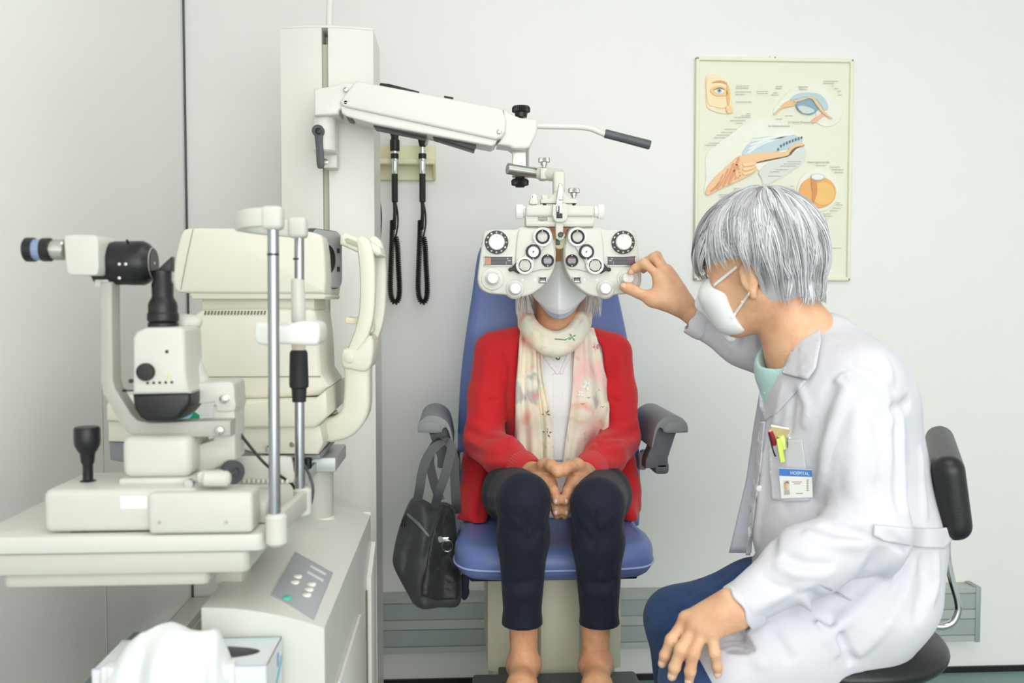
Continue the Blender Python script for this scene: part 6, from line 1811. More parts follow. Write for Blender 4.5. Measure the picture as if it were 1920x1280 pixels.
    for sg, c in ((-1, 978), (1, 1123)):
        X = lambda dx: c + sg * dx
        F_ += [([(X(-44), 955), (X(-20), 985), (X(-10), 1005)], 0.006, 0.005), ([(X(-44), 985), (X(-25), 1010), (X(-16), 1040)], 0.006, 0.004), ([(X(38), 950), (X(12), 975), (X(0), 990)], 0.006, 0.005), ([(X(42), 990), (X(22), 1000)], 0.006, 0.004),
               ([(X(-36), 1080), (X(0), 1095), (X(30), 1085)], 0.009, -0.004), ([(X(-30), 1105), (X(0), 1118), (X(26), 1108)], 0.008, 0.004), ([(X(-30), 925), (X(-34), 1000), (X(-30), 1060)], 0.010, 0.004)]
        F_ += [([(X(-2), 900), (X(-6), 960), (X(-8), 1040), (X(-6), 1165)], 0.0035, -0.0022)]
    F_ += [([(916, 930), (940, 935), (962, 945)], 0.007, 0.005), ([(912, 950), (940, 955)], 0.007, 0.004)]
    folds(G, D, [(a_, w_, m_ * 2.1) for a_, w_, m_ in F_])
    x, y, z = G.xyz(); zhem = P(979, 1171, 1.86).z
    D = np.maximum(D, (zhem - z) + 0 * x + 0 * y)
    field_obj('trousers', G, D, M_trous, root, 'navy cropped trousers', smooth=1)
    # ---- shoes
    for an, he, to in ((anL, heL, toL), (anR, heR, toR)):
        lo, hi = gbox([he, to], 0.06); G = Grid(lo, hi, 0.003); D = G.new()
        chain(G, D, [he + Vector((0, .004, -.005)), he.lerp(to, .5) + Vector((0, 0, .002)), to], [0.030, 0.037, 0.024], 0.02)
        G.add(D, el(he.lerp(to, .68), (0.044, 0.055, 0.026)), 0.02)
        x, y, z = G.xyz()
        cut = el(he.lerp(to, .28) + Vector((0, 0, 0.046)), (0.036, 0.085, 0.055))
        G.add(D, cut, 0.004, sub=True)
        floor_z = P(1040, 1322, 1.84).z
        D = np.maximum(D, (floor_z + 0.001 - z) + 0 * x + 0 * y)
        field_obj('shoe', G, D, M_shoe, root, 'black slip-on shoe', smooth=1)
    # ---- blouse and cardigan
    lo, hi = gbox([shL, shR, elL, elR, wrL, wrR, P(1037, 985, 2.3), P(1037, 600, 2.3), P(850, 985, 2.12), P(1195, 985, 2.1)], 0.10)
    G = Grid(lo, hi, 0.004)
    def torso(gr):
        D = G.new()
        G.add(D, rc(shL + Vector((.03, 0, -.01)), shR + Vector((-.03, 0, -.01)), 0.046 + gr), 0.04)
        G.add(D, rc(P(1043, 640, 2.26), P(1043, 690, 2.27), 0.07 + gr), 0.05)
        G.add(D, el(P(1037, 745, 2.275), (0.128 + gr, 0.105 + gr, 0.15)), 0.05)
        for sg in (-1, 1): G.add(D, el(P(1040 + sg * 44, 752, 2.2), (0.056, 0.04 + gr, 0.06)), 0.04)
        G.add(D, el(P(1036, 870, 2.27), (0.122 + gr, 0.105 + gr, 0.125)), 0.05)
        G.add(D, el(P(1036, 950, 2.28), (0.150 + gr, 0.12 + gr, 0.075)), 0.05)
        return D
    Db = torso(0.0)
    folds(G, Db, [([(1035, 690), (1030, 760), (1034, 850)], 0.008, 0.004), ([(1055, 700), (1062, 780), (1058, 860)], 0.008, 0.004), ([(1046, 680), (1049, 780), (1050, 865)], 0.004, 0.004), ([(1020, 700), (1022, 780)], 0.008, 0.005)])
    x, y, z = G.xyz()
    Db2 = Db.copy(); G.add(Db2, rc(P(1044, 600, 2.2), P(1045, 652, 2.14), 0.052, 0.022), 0.01, sub=True)
    Db2 = seat_cut(G, Db2)
    blouse = field_obj('blouse', G, Db2, M_blouse, root, 'white blouse with a placket', smooth=2)
    D = torso(0.008)
    tv, tf = snet(D, G.lo, G.h)
    tors = BVHTree.FromPolygons([tuple(map(float, c)) for c in tv], [tuple(map(int, q)) for q in tf])
    for sh, e_, wr, sg in ((shL, elL, wrL, -1), (shR, elR, wrR, 1)):
        G.add(D, rc(sh, sh + Vector((-sg * .05, -.005, 0.012)), .05, .045), .03)
        Ds = G.new()
        cu = e_.lerp(wr, 0.80)
        chain(G, Ds, [sh, sh.lerp(e_, .5) + Vector((sg * .001, 0, 0)), e_ + Vector((0, 0, .006))], [0.049, 0.048, 0.046], 0.02)
        chain(G, Ds, [e_, e_.lerp(wr, .45) + Vector((0, 0, -.006)), cu], [0.046, 0.046, 0.035], 0.02)
        kk = 0.004; hh = np.maximum(kk - np.abs(D - Ds), 0) / kk
        D = np.minimum(D, Ds) - hh * hh * kk * .25
        del Ds
    # skirts of the cardigan spilling over the seat
    chain(G, D, [P(893, 850, 2.28), P(888, 930, 2.24), P(884, 975, 2.16)], [0.03, 0.03, 0.022], 0.03)
    chain(G, D, [P(905, 870, 2.26), P(897, 940, 2.2), P(900, 985, 2.13)], [0.04, 0.022, 0.014], 0.03)
    chain(G, D, [P(880, 960, 2.2), P(866, 975, 2.17)], [0.02, 0.012], 0.02)
    chain(G, D, [P(1165, 860, 2.28), P(1172, 920, 2.22), P(1178, 962, 2.13)], [0.035, 0.03, 0.016], 0.03)
    chain(G, D, [P(1176, 900, 2.26), P(1184, 950, 2.2), P(1186, 975, 2.13)], [0.03, 0.018, 0.010], 0.02)
    Fo = []
    for sg in (-1, 1):
        X = lambda a: a if sg < 0 else 2072 - a
        for (y0, y1, y2, a) in ((790, 800, 800, .006), (806, 818, 822, -.006), (824, 840, 846, .007), (770, 776, 772, .004), (742, 752, 750, -.003)):
            Fo.append(([(X(876), y0), (X(905), y1), (X(935), y2)], 0.008, a))
        Fo += [([(X(885), 855), (X(920), 868), (X(955), 868)], 0.010, 0.006), ([(X(895), 880), (X(930), 893), (X(965), 892)], 0.008, -0.004), ([(X(945), 660), (X(950), 720), (X(945), 800), (X(952), 850)], 0.006, -0.0025), ([(X(915), 660), (X(908), 720), (X(900), 780)], 0.014, 0.004), ([(X(958), 680), (X(962), 760), (X(960), 840)], 0.01, 0.005), ([(X(925), 615), (X(940), 650), (X(944), 690)], 0.004, -0.0025)]
    Fo += [([(905, 880), (893, 930), (880, 970)], 0.010, 0.008), ([(918, 890), (905, 940), (900, 980)], 0.008, -0.005), ([(1165, 900), (1175, 940), (1182, 970)], 0.008, 0.006)]
    folds(G, D, [(a_, w_ * .8, m_ * 2.1) for a_, w_, m_ in Fo])
    # front opening
    px, py = pix_of(x, y, z)
    yy = [560, 600, 650, 750, 830, 870, 905, 1000]
    lft = np.interp(py, yy, [1005, 985, 972, 967, 964, 975, 975, 975]); rgt = np.interp(py, yy, [1085, 1100, 1128, 1140, 1142, 1132, 1128, 1128])
    inside = np.minimum(px - lft, rgt - px) * 0.00128
    cutp = np.where((y < 2.30) & (py < 903) & (py > 575), inside, -1).astype(np.float32)
    Dw = G.new()
    for e_, wr in ((elL, wrL), (elR, wrR)): chain(G, Dw, [e_, e_.lerp(wr, .85)], [0.047, 0.04], .01)
    cutp = np.where(Dw < 0.004, -1, cutp)
    cutl = np.where((y < 2.2) & (py > 880) & (np.abs(px - 1050) < 60), (60 - np.abs(px - 1050)) * .00128, -1).astype(np.float32)
    cutp = np.maximum(cutp, np.where(Dw < 0.004, -1, cutl))
    D = np.maximum(D, cutp)
    G.add(D, rc(P(1044, 560, 2.22), P(1044, 630, 2.22), 0.062, 0.056), 0.01, sub=True)
    D = seat_cut(G, D)
    card = field_obj('cardigan', G, D, M_card, root, 'red knitted cardigan', smooth=2)
    M_rib = mat('cardigan_rib', '#c2222a', 0.85, var=0.06, sheen=0.3)
    for e_, wr in ((elL, wrL), (elR, wrR)):
        a, b = e_.lerp(wr, 0.78), e_.lerp(wr, 0.985)
        bm = BM(); d = b - a; L = d.length
        lathe(bm, a, d, [(.034, 0), (.0385, .002), (.0365, L * .5), (.0325, L - .003), (.0315, L - .0012), (.0295, L), (.026, L - .002), (.026, L * .5)], 72, ridges=36, rdepth=0.0018, ridge_rings=(1, 2)); obj('cuff', bm, M_rib, card, 'ribbed red cuff')
    bvs = [bvh_of(blouse), bvh_of(card)]
    # placket, buttons, pendant
    drape('placket', [(1036, 700), (1056, 700), (1054, 865), (1038, 865)], bvs[:1], M_blouse, blouse, off=0.001, th=0.0015, res=8)
    drape('collar_edge', [(1008, 655), (1016, 652), (1036, 672), (1049, 700), (1044, 702), (1030, 684)], bvs[:1], M_blouse, blouse, off=0.003, th=0.002, res=6)
    drape('collar_edge', [(1072, 650), (1078, 654), (1066, 676), (1053, 702), (1049, 700), (1058, 676)], bvs[:1], M_blouse, blouse, off=0.003, th=0.002, res=6)
    hp, _ = ray(bvs[0], 1046, 670)
    if hp is None: hp = P(1046, 670, 2.16)
    bm = BM(); ell(bm, hp + Vector((0, -.005, 0)), (0.0052, 0.004, 0.0066)); pen = obj('pendant', bm, mat('pendant_silver', '#a8a49a', .25, .9), root, 'small silver pendant')
    bm = BM(); tube(bm, [P(1030, 640, hp.y + .01), P(1038, 656, hp.y), hp + Vector((0, -.005, .006)), P(1052, 656, hp.y), P(1060, 640, hp.y + .01)], 0.0008, 6, 3); obj('chain', bm, MATS['pendant_silver'], pen)
    # ---- scarf
    lo, hi = gbox([P(975, 560, 2.3), P(1105, 680, 2.08), P(985, 575, 2.33)], 0.03); G = Grid(lo, hi, 0.003); D = G.new()
    ring = [P(1000, 572, 2.29), P(986, 590, 2.25), P(991, 612, 2.195), P(1010, 634, 2.16), P(1042, 646, 2.145), P(1072, 634, 2.16), P(1090, 608, 2.195), P(1095, 588, 2.25), P(1085, 572, 2.29), P(1042, 572, 2.32), P(1000, 572, 2.29)]
    ring = smooth2d(ring[:-1], 2)
    for i in range(len(ring)):
        a, b = ring[i], ring[(i + 1) % len(ring)]
        for dz, rr in ((0.012, .016), (-0.010, .017)): G.add(D, rc(a + Vector((0, .004 if dz > 0 else 0, dz)), b + Vector((0, .004 if dz > 0 else 0, dz)), rr), 0.012)
    folds(G, D, [([(990, 590), (1012, 622), (1045, 634), (1078, 618), (1092, 592)], 0.004, -0.005), ([(994, 606), (1018, 636), (1045, 646), (1075, 634)], 0.004, -0.004), ([(996, 580), (1014, 606), (1045, 618)], 0.004, 0.003)])
    sc = field_obj('scarf', G, D, M_scarf, root, 'pale floral scarf wound round the neck', smooth=1)
    bb = [tors]
    def tail(name, rows, ph, nf, label=None, lab=None, extra=0.0):
        # rows: (y, xl, xr); laid over blouse and cardigan
        ys = [r[0] for r in rows]
        cache = {}
        def depth(px, py):
            h_, n_ = rays(bb, px, py)
            return h_.y if h_ is not None else None
        nu, nv = 22, 46
        Dp = np.zeros((nv, nu)); XY = np.zeros((nv, nu, 2))
        for j in range(nv):
            py = ys[0] + (ys[-1] - ys[0]) * j / (nv - 1)
            xl = np.interp(py, ys, [r[1] for r in rows]); xr = np.interp(py, ys, [r[2] for r in rows])
            for i in range(nu):
                px = xl + (xr - xl) * i / (nu - 1)
                d = depth(px, py); XY[j, i] = (px, py); Dp[j, i] = d if d is not None else np.nan
        for j in range(nv):
            r_ = Dp[j]
            if np.isnan(r_).all(): Dp[j] = Dp[j - 1] if j else 2.16
            else: r_[np.isnan(r_)] = np.nanmean(r_)
        for _ in range(3):
            Q_ = Dp.copy()
            Q_[1:-1] = np.minimum(Dp[1:-1], (Dp[:-2] + Dp[2:]) / 2 * .5 + Dp[1:-1] * .5)
            Q_[:, 1:-1] = np.minimum(Q_[:, 1:-1], (Q_[:, :-2] + Q_[:, 2:]) / 2 * .6 + Q_[:, 1:-1] * .4); Dp = Q_
        Yf = Dp
        def fn(u, v):
            i = min(nu - 1, int(round(u * (nu - 1)))); j = min(nv - 1, int(round(v * (nv - 1))))
            fold = 0.006 * math.sin(u * nf * 6.28 + ph + v * 1.3) + 0.003 * math.sin(u * nf * 11 + ph * 2 - v * 2)
            px, py = XY[j, i]
            return P(px + 1.5 * math.sin(v * 9 + ph), py, Yf[j, i] - 0.011 - extra - fold)
        return grid_sheet(name, fn, nu, nv, M_scarf, sc, 0.0016, lab)
    tl = tail('scarf_tail', [(612, 976, 1002), (640, 972, 1004), (720, 969, 1010), (800, 966, 1015), (866, 967, 1018)], 0.4, 1.4, lab='left hanging scarf end', extra=.004)
    t2 = tail('scarf_tail', [(625, 1000, 1012), (700, 1004, 1020), (800, 1008, 1036), (868, 1010, 1040)], 1.7, 1.0)
    tr_ = tail('scarf_tail', [(614, 1081, 1112), (640, 1080, 1122), (720, 1074, 1140), (800, 1064, 1141), (868, 1058, 1118)], 2.6, 1.7, lab='right hanging scarf end with grey flower print', extra=.004)
    # print on the scarf
    tb = [bvh_of(tr_), bvh_of(tl), bvh_of(t2), bvh_of(sc)]
    Mf1 = mat('print_white', '#efeeea', .7, var=.02); Mf2 = mat('print_grey', '#77726e', .7); Mf3 = mat('print_green', '#6fa07e', .7, var=.15, vscale=60); Mf4 = mat('print_pink', '#dd8f96', .7, var=.2, vscale=50)
    def flower(cx, cy, R0, n, m, ph=0, sq=.6):
        for i in range(n):
            a = ph + i * 2 * math.pi / n
            tip = (cx + R0 * math.cos(a), cy + R0 * math.sin(a)); mid = (cx + R0 * .55 * math.cos(a + sq), cy + R0 * .55 * math.sin(a + sq)); md2 = (cx + R0 * .55 * math.cos(a - sq), cy + R0 * .55 * math.sin(a - sq))
            drape('petal_print', [(cx, cy), md2, tip, mid], tb, m, sc, off=.0012, th=.0006, res=6, relax=0)
    flower(1101, 722, 13, 5, Mf1, .3); flower(1088, 738, 9, 4, Mf1, .9); flower(1116, 730, 9, 4, Mf1, .1); flower(1024, 775, 9, 5, Mf2, .4, .35); flower(1026, 812, 10, 5, Mf2, 1.0, .3)
    flower(1073, 632, 9, 4, Mf3, -.6, .3); flower(1118, 650, 8, 5, Mf4, .5)
    for x, y in ((1093, 757), (1116, 757), (1130, 762), (1104, 745)):
        drape('bird_print', [(x - 5, y + 1), (x - 2, y - 1.4), (x, y + .6), (x + 2, y - 1.4), (x + 5, y + 1), (x + 2, y - .2), (x, y + 2), (x - 2, y - .2)], tb, Mf2, sc, off=.0012, th=.0006, res=5, relax=0)
    L = [(1040, 634), (1060, 636), (1072, 630), (1060, 638), (1040, 636)]
    drape('stem_print', L, tb, Mf3, sc, off=.0012, th=.0006, res=5, relax=0)
    # white fold of cloth beside the elbow
    bm = BM(); prism(bm, [P(1138, 898, 2.06), P(1160, 878, 2.1), P(1173, 893, 2.1), P(1152, 909, 2.06)], (0, .004, 0), .001); obj('scarf_corner', bm, M_scarf, sc)
    # ---- masks
    def mask(name, rows, m, lab, shift=0.0):
        ys = [r[0] for r in rows]
        def fn(u, v):
            py = ys[0] + (ys[-1] - ys[0]) * v
            hw = np.interp(py, ys, [r[1] for r in rows]); ky = np.interp(py, ys, [r[2] for r in rows]); sy = np.interp(py, ys, [r[3] for r in rows]); dy = np.interp(py, ys, [r[4] for r in rows])
            t = (u - .5) * 2
            Y = ky + (sy - ky) * (0.55 * abs(t) + .45 * t * t) + shift
            return P(1049 + t * hw, py - dy * t * t, Y)
        return grid_sheet(name, fn, 41, 41, m, root, 0.0012, lab)
    mask('under_mask', [(540, 50, 2.10, 2.19, 0), (565, 53, 2.085, 2.185, 14), (582, 50, 2.088, 2.178, 26), (590, 42, 2.098, 2.172, 27), (598, 34, 2.112, 2.17, 24)], M_maskb, 'pale blue mask edge below the white mask', 0.004)
    mask('face_mask', [(490, 6, 2.089, 2.094, 0), (502, 17, 2.085, 2.11, 2), (520, 36, 2.082, 2.14, 4), (545, 52, 2.079, 2.178, 6), (565, 53, 2.078, 2.182, 14), (580, 49, 2.082, 2.172, 24), (590, 40, 2.092, 2.165, 26)], M_maskw, 'white folded face mask')
    # ---- hair: white bob
    paths = []; tints = []; rad = []
    r2 = np.random.RandomState(11)
    for i in range(1500):
        az = r2.uniform(-2.75, 2.75)      # angle from the front; the face stays free below the brow
        a = az + math.pi / 2 * 0
        side = 1 if az > 0 else -1
        top = HC + Vector((0, 0.02, 0.125))
        k = 12; pts_ = []
        if abs(az) < 0.75: ext = r2.uniform(0.28, 0.42)
        else: ext = r2.uniform(0.72, 0.93)
        lift = 1.0 + r2.uniform(0.02, 0.14)
        for j in range(k):
            t = ext * j / (k - 1)
            th = t * 2.25
            rx, ry, rz = 0.083, 0.104, 0.108
            flare = 1 + 0.16 * max(0, t - .55) * 2
            ctr = HC + Vector((0, 0.014, 0.022))
            aa = az + 0.25 * side * t
            p = ctr + Vector((math.sin(aa) * rx * math.sin(th) * lift * flare, -math.cos(aa) * ry * math.sin(th) * lift * flare, rz * math.cos(th) * lift))
            if th > 1.45: p.x = ctr.x + (p.x - ctr.x) * (1 + .35 * min(.5, th - 1.45))
            if th > 1.6: p.z = ctr.z + rz * lift * math.cos(1.6) - (th - 1.6) * 0.19
            pts_.append(p)
        paths.append(pts_); g = r2.uniform(.62, .88); tints.append((g, g * .975, g * .93)); rad.append(r2.uniform(.0009, .0017))
    for sg in (-1, 1):
        for i in range(170):
            a0 = HC + Vector((sg * r2.uniform(.062, .082), r2.uniform(-.03, .03), r2.uniform(-.03, .0)))
            end = HC + Vector((sg * r2.uniform(.060, .100), r2.uniform(-.045, .01), r2.uniform(-.125, -.085)))
            mid = a0.lerp(end, .5) + Vector((sg * r2.uniform(.006, .022), r2.uniform(-.01, .0), 0))
            pts_ = []
            for j in range(12):
                t = j / 11; pts_.append(a0 * (1 - t) ** 2 + mid * 2 * t * (1 - t) + end * t * t)
            paths.append(pts_); g = r2.uniform(.62, .88); tints.append((g, g * .975, g * .93)); rad.append(r2.uniform(.0009, .0016))
    M_hair1 = attr_mat('hair_white', 0.5, 0.4)
    strands_obj('hair', paths, rad, M_hair1, root, 'white chin-length hair', tints)
patient()
# ------------------------------------------------------------------ the examiner in the white coat
M_skin2 = skin_mat('skin_light_tan', '#dcae8a', '#d09a78', 0.25)
M_coat = cloth_mat('coat_white', '#d0cfd6', 0.8, 0.01, 900, 0.12, 11, 0.35, 0.05, 0.016)
M_scrub = cloth_mat('scrubs_teal', '#b3d6d4', 0.8, 0.03, 900, 0.1, 20, 0.2)
M_jean = cloth_mat('jeans_blue', '#1d2f55', 0.85, 0.25, 1100, 0.6, 18, 0.3, 0.1, 0.01, col2='#435f8f')
M_leather = mat('black_leather', '#1a1b1d', 0.34, var=0.1, bump=0.12, bscale=260)

STOOL = (P(1752, 1190, 1.68).x - .2, 1.68, P(1740, 1195, 1.68).z)
def stool_cut(G, D):
    return G.add(D, el(STOOL, (.208, .203, .037)), .004, sub=True)

def doctor():
    root = E('person', (P(1620, 1180, 1.68).x, 1.68, P(1620, 1190, 1.68).z), 'grey-haired woman in white coat and face mask leaning in to turn the tester knob', 'person')
    HC = P(1420, 500, 1.76)
    f = Vector((-0.77, 0.55, -0.30)).normalized()
    u = Vector((-0.25, 0.14, 0.95)); u = (u - f * u.dot(f)).normalized()
    l = u.cross(f)                       # her left, towards the camera
    RM = Matrix((f, l, u)).transposed()
    L = lambda a, b, c: HC + f * a + l * b + u * c
    neck0, neckb = L(-0.035, 0, -0.09), P(1512, 660, 1.73)
    shN, shF = P(1615, 715, 1.58), P(1478, 668, 1.87)
    elN, wrN = P(1632, 1000, 1.50), P(1380, 1138, 1.465)
    elF, wrF = P(1395, 636, 1.92), P(1284, 578, 1.945)
    pel = P(1640, 1120, 1.68); chest = P(1575, 800, 1.71); waist = P(1600, 970, 1.69)
    hipN, hipF = P(1585, 1165, 1.60), P(1560, 1130, 1.77)
    knN, knF = P(1302, 1278, 1.53), P(1268, 1160, 1.79)
    anN, anF = P(1330, 1700, 1.56), P(1300, 1560, 1.82)
    # ---- body
    lo, hi = gbox([L(.12, 0, -.1), L(0, 0, .14), L(0, .1, 0), wrF, P(1160, 520, 2.0), P(1200, 480, 2.03), P(1690, 1200, 1.66), P(1230, 1300, 1.45), anN, anF, elN], 0.05)
    lo[2] = 0.05
    G = Grid(lo, hi, 0.0032); D = G.new()
    def LE(a, b, c, r, k, sub=False): G.add(D, el(L(a, b, c), r, RM), k, sub)
    LE(0, 0, 0.02, (0.098, 0.076, 0.092), 0)
    LE(0.03, 0, -0.055, (0.062, 0.056, 0.062), 0.03)
    LE(0.07, 0, -0.095, (0.026, 0.026, 0.02), 0.03)
    for sg in (-1, 1):
        G.add(D, rc(L(0.0, sg * .058, -0.055), L(0.068, sg * .016, -0.097), .016, .016), .02)
        LE(0.062, sg * 0.038, -0.015, (0.022, 0.022, 0.02), 0.02)
        LE(0.09, sg * 0.031, 0.012, (0.012, 0.015, 0.011), 0.008, True)
        LE(0.077, sg * 0.031, 0.012, (0.0125, 0.0125, 0.0125), 0.003)
        G.add(D, rc(L(.092, sg * .014, .022), L(.08, sg * .045, .02), .0035), .005)
        LE(0.100, sg * 0.008, -0.028, (0.008, 0.007, 0.006), 0.006)
        # ear
        LE(-0.002, sg * 0.080, -0.022, (0.017, 0.008, 0.031), 0.006)
        LE(0.004, sg * 0.088, -0.02, (0.009, 0.006, 0.016), 0.005, True)
        G.add(D, rc(L(-.002, sg * .081, -.05), L(.0, sg * .079, -.056), .007), .005)
    chain(G, D, [L(.088, 0, .018), L(.102, 0, -.01), L(.111, 0, -.026)], [.008, .008, .010], .012)
    G.add(D, rc(L(.083, -.02, -.058), L(.083, .02, -.058), .007), .008)
    chain(G, D, [neck0, neck0.lerp(neckb, .5), neckb], [0.052, 0.047, 0.058], 0.03)
    G.add(D, rc(shN, shF, 0.045), 0.05); G.add(D, rc(neckb, chest, 0.07, 0.1), 0.05); G.add(D, rc(chest, waist, 0.1, 0.1), 0.05); G.add(D, rc(waist, P(1590, 1110, 1.68), 0.09, 0.08), 0.05)
    chain(G, D, [shN, elN, elN.lerp(wrN, .6), wrN], [0.04, 0.035, 0.031, 0.0245], 0.02)
    chain(G, D, [shF, elF, P(1325, 604, 1.935), wrF], [0.04, 0.034, 0.028, 0.0235], 0.02)
    for hp, kn, an in ((hipN, knN, anN), (hipF, knF, anF)):
        chain(G, D, [hp, kn, an], [0.06, 0.045, 0.03], 0.03)
        G.add(D, rc(an + Vector((0.03, 0, -.03)), an + Vector((-.14, .02, -.045)), .03, .022), .02)
    nails = []
    def hand(base, spread, kn, fing, th, r0, k=0.012, back=Vector((0, -1, 0)), pal=0.0165):
        for i, q in enumerate(kn): chain(G, D, [base + spread * (i - 1.5), q], [pal, 0.0125], 0.018)
        c = sum(kn, Vector()) / 4
        G.add(D, rc(base.lerp(c, .35), base.lerp(c, .8), 0.019, 0.017), 0.02)
        for i, fp in enumerate(fing):
            r = r0[i]
            chain(G, D, fp, [r * 1.08, r, r * .9, r * .76], 0.004)
            G.add(D, el(fp[1], (r * 1.09,) * 3), 0.004); G.add(D, el(fp[2], (r * .97,) * 3), 0.003)
            G.add(D, el(kn[i] + back * .004, (r * 1.1,) * 3), 0.008)
            nails.append((fp[2].lerp(fp[3], .82), (fp[3] - fp[2]).normalized(), back, r * .82))
            G.fold(D, [base + back * .015, kn[i] + back * .012], 0.004, 0.0018)
        chain(G, D, th[0], th[1], 0.010)
    # hand at the knob
    kn = [P(1236, 519, 1.945), P(1244, 507, 1.957), P(1249, 508, 1.972), P(1253, 518, 1.987)]
    fing = [[kn[0], P(1208, 493, 1.955), P(1192, 502, 1.968), P(1182.5, 510, 1.974)],
            [kn[1], P(1226, 482, 1.968), P(1205, 494, 1.984), P(1193, 506, 1.992)],
            [kn[2], P(1232, 479, 1.985), P(1212, 489, 2.0), P(1201, 504, 2.006)],
            [kn[3], P(1238, 492, 2.003), P(1217, 499, 2.016), P(1206, 508, 2.02)]]
    th = [[P(1264, 572, 1.938), P(1224, 561, 1.938), P(1194, 546, 1.952), P(1178, 540, 1.962), P(1168, 537, 1.967)], [.0185, .0155, .0118, .0108, .0088]]
    hand(P(1274, 566, 1.948), Vector((0.004, 0.006, 0)), kn, fing, th, [.0096, .0096, .009, .008], back=Vector((.45, -.75, .35)).normalized(), pal=.019)
    G.add(D, rc(P(1250, 556, 1.94), P(1240, 535, 1.945), .020, .016), .02)
    G.add(D, el(P(1206, 526, 1.955), (0.016, .03, 0.019)), 0.006, sub=True)
    tipn = len(nails)
    nails.append((P(1171, 538, 1.962), (th[0][4] - th[0][3]).normalized(), Vector((.1, -.9, .4)).normalized(), .0088))
    # hand resting on the near knee
    kn = [P(1287, 1160, 1.492), P(1304, 1171, 1.476), P(1319, 1180, 1.466), P(1335, 1186, 1.460)]
    fing = [[kn[0], P(1259, 1200, 1.486), P(1247, 1228, 1.49), P(1242, 1244, 1.495)],
            [kn[1], P(1277, 1218, 1.463), P(1265, 1250, 1.466), P(1260, 1268, 1.472)],
            [kn[2], P(1300, 1225, 1.450), P(1294, 1258, 1.453), P(1291.5, 1279, 1.459)],
            [kn[3], P(1340, 1224, 1.446), P(1345, 1249, 1.449), P(1346, 1264, 1.453)]]
    th = [[P(1368, 1125, 1.5), P(1335, 1140, 1.53), P(1305, 1158, 1.545), P(1285, 1178, 1.55)], [.017, .014, .012, .009]]
    hand(wrN + Vector((-.006, -.002, -.002)), Vector((0.004, -0.004, -0.008)), kn, fing, th, [.0100, .0104, .0098, .0090], back=Vector((-.35, -.75, .55)).normalized(), pal=.0185)
    stool_cut(G, D)
    body = field_obj('body', G, D, M_skin2, root, smooth=2)
    M_nail2 = mat('fingernail_pale', '#e2b9a2', 0.3, var=0.02)
    for i, (c, d, n, r) in enumerate(nails):
        n = (n - d * n.dot(d)).normalized(); s_ = d.cross(n)
        bm = BM(); ell(bm, c + n * r * .70, (r * .72, r * .92, r * .36), Matrix((s_, d, n)).transposed(), 12, 8); obj('fingernail', bm, M_nail2, root)
    bb = bvh_of(body)
    # eyes and brows
    M_eye = mat('eye_white', '#e8e4de', .2, var=0); M_iris = mat('iris_brown', '#3b2a1f', .15, var=0); M_brow = mat('brow_grey', '#8d8a88', .7)
    for sg in (-1, 1):
        bm = BM(); ell(bm, L(.0775, sg * .031, .012), (.0122,) * 3); e_ = obj('eye', bm, M_eye, root)
        bm = BM(); ell(bm, L(.0882, sg * .031, .0105), (.0028, .0055, .0055), RM, 12, 8); obj('iris', bm, M_iris, e_)
        bm = BM(); tube(bm, [L(.095, sg * .014, .026), L(.093, sg * .03, .032), L(.082, sg * .047, .028)], [.002, .0028, .0012], 8, 3); obj('eyebrow', bm, M_brow, root)
    bm = BM(); tube(bm, [L(.092, -.018, -.062), L(.096, 0, -.061), L(.092, .018, -.062)], .002, 8, 3); obj('lips', bm, mat('lips', '#a9655a', .5), root)
    hp, _ = ray(bb, 1391, 566)
    if hp is not None:
        bm = BM(); ell(bm, hp + Vector((0, -.002, 0)), (.0028,) * 3, None, 12, 8); obj('earring', bm, mat('pearl', '#e9e4dc', .2), root)
    # ---- scrubs under the coat
    lo, hi = gbox([shN, shF, waist, neckb], 0.16); G = Grid(lo, hi, 0.005); D = G.new()
    G.add(D, rc(shN.lerp(shF, .2), shN.lerp(shF, .8), 0.06), .03); G.add(D, rc(P(1500, 690, 1.73), chest + Vector((-.02, 0, 0)), .085, .105), .04); G.add(D, rc(chest + Vector((-.02, 0, 0)), waist + Vector((-.02, 0, 0)), .105, .11), .04)
    G.add(D, rc(P(1470, 560, 1.72), P(1486, 664, 1.72), .06, .062), .012, sub=True)
    scr = field_obj('scrubs', G, D, M_scrub, root, 'pale teal scrub top', smooth=2)
    # ---- jeans
    lo, hi = gbox([hipN, hipF, knN, knF, anN, anF], 0.11); lo[2] = 0.08
    G = Grid(lo, hi, 0.0045); D = G.new()
    chain(G, D, [hipF, P(1420, 1120, 1.785), knF, anF], [.085, .072, .0575, .045], .03)
    chain(G, D, [hipN, P(1450, 1220, 1.565), knN, anN], [.085, .068, .0545, .045], .03)
    JF = ([([(1400, 1060), (1370, 1085), (1345, 1100)], .008, .006), ([(1360, 1075), (1335, 1095), (1310, 1115)], .008, -.005), ([(1330, 1100), (1300, 1120), (1280, 1130)], .007, .005), ([(1345, 1120), (1310, 1140), (1285, 1150)], .007, .006), ([(1280, 1160), (1262, 1175), (1250, 1185)], .007, .005), ([(1290, 1140), (1268, 1150)], .006, -.004), ([(1420, 1050), (1440, 1080), (1445, 1100)], .008, .006), ([(1320, 1080), (1300, 1105), (1292, 1130)], .006, -.006), ([(1250, 1120), (1262, 1145), (1262, 1170)], .007, .004)])
    folds(G, D, [(a_, w_ * .9, m_ * 1.5) for a_, w_, m_ in JF])
    stool_cut(G, D)
    jeans = field_obj('jeans', G, D, M_jean, root, 'blue denim jeans', smooth=2)
    for an in (anN, anF):
        bm = BM(); ell(bm, an + Vector((-.05, .01, -.05)), (.13, .042, .035)); obj('shoe', bm, mat('shoe_white', '#d8d8d6', .5), root, 'white work shoe')
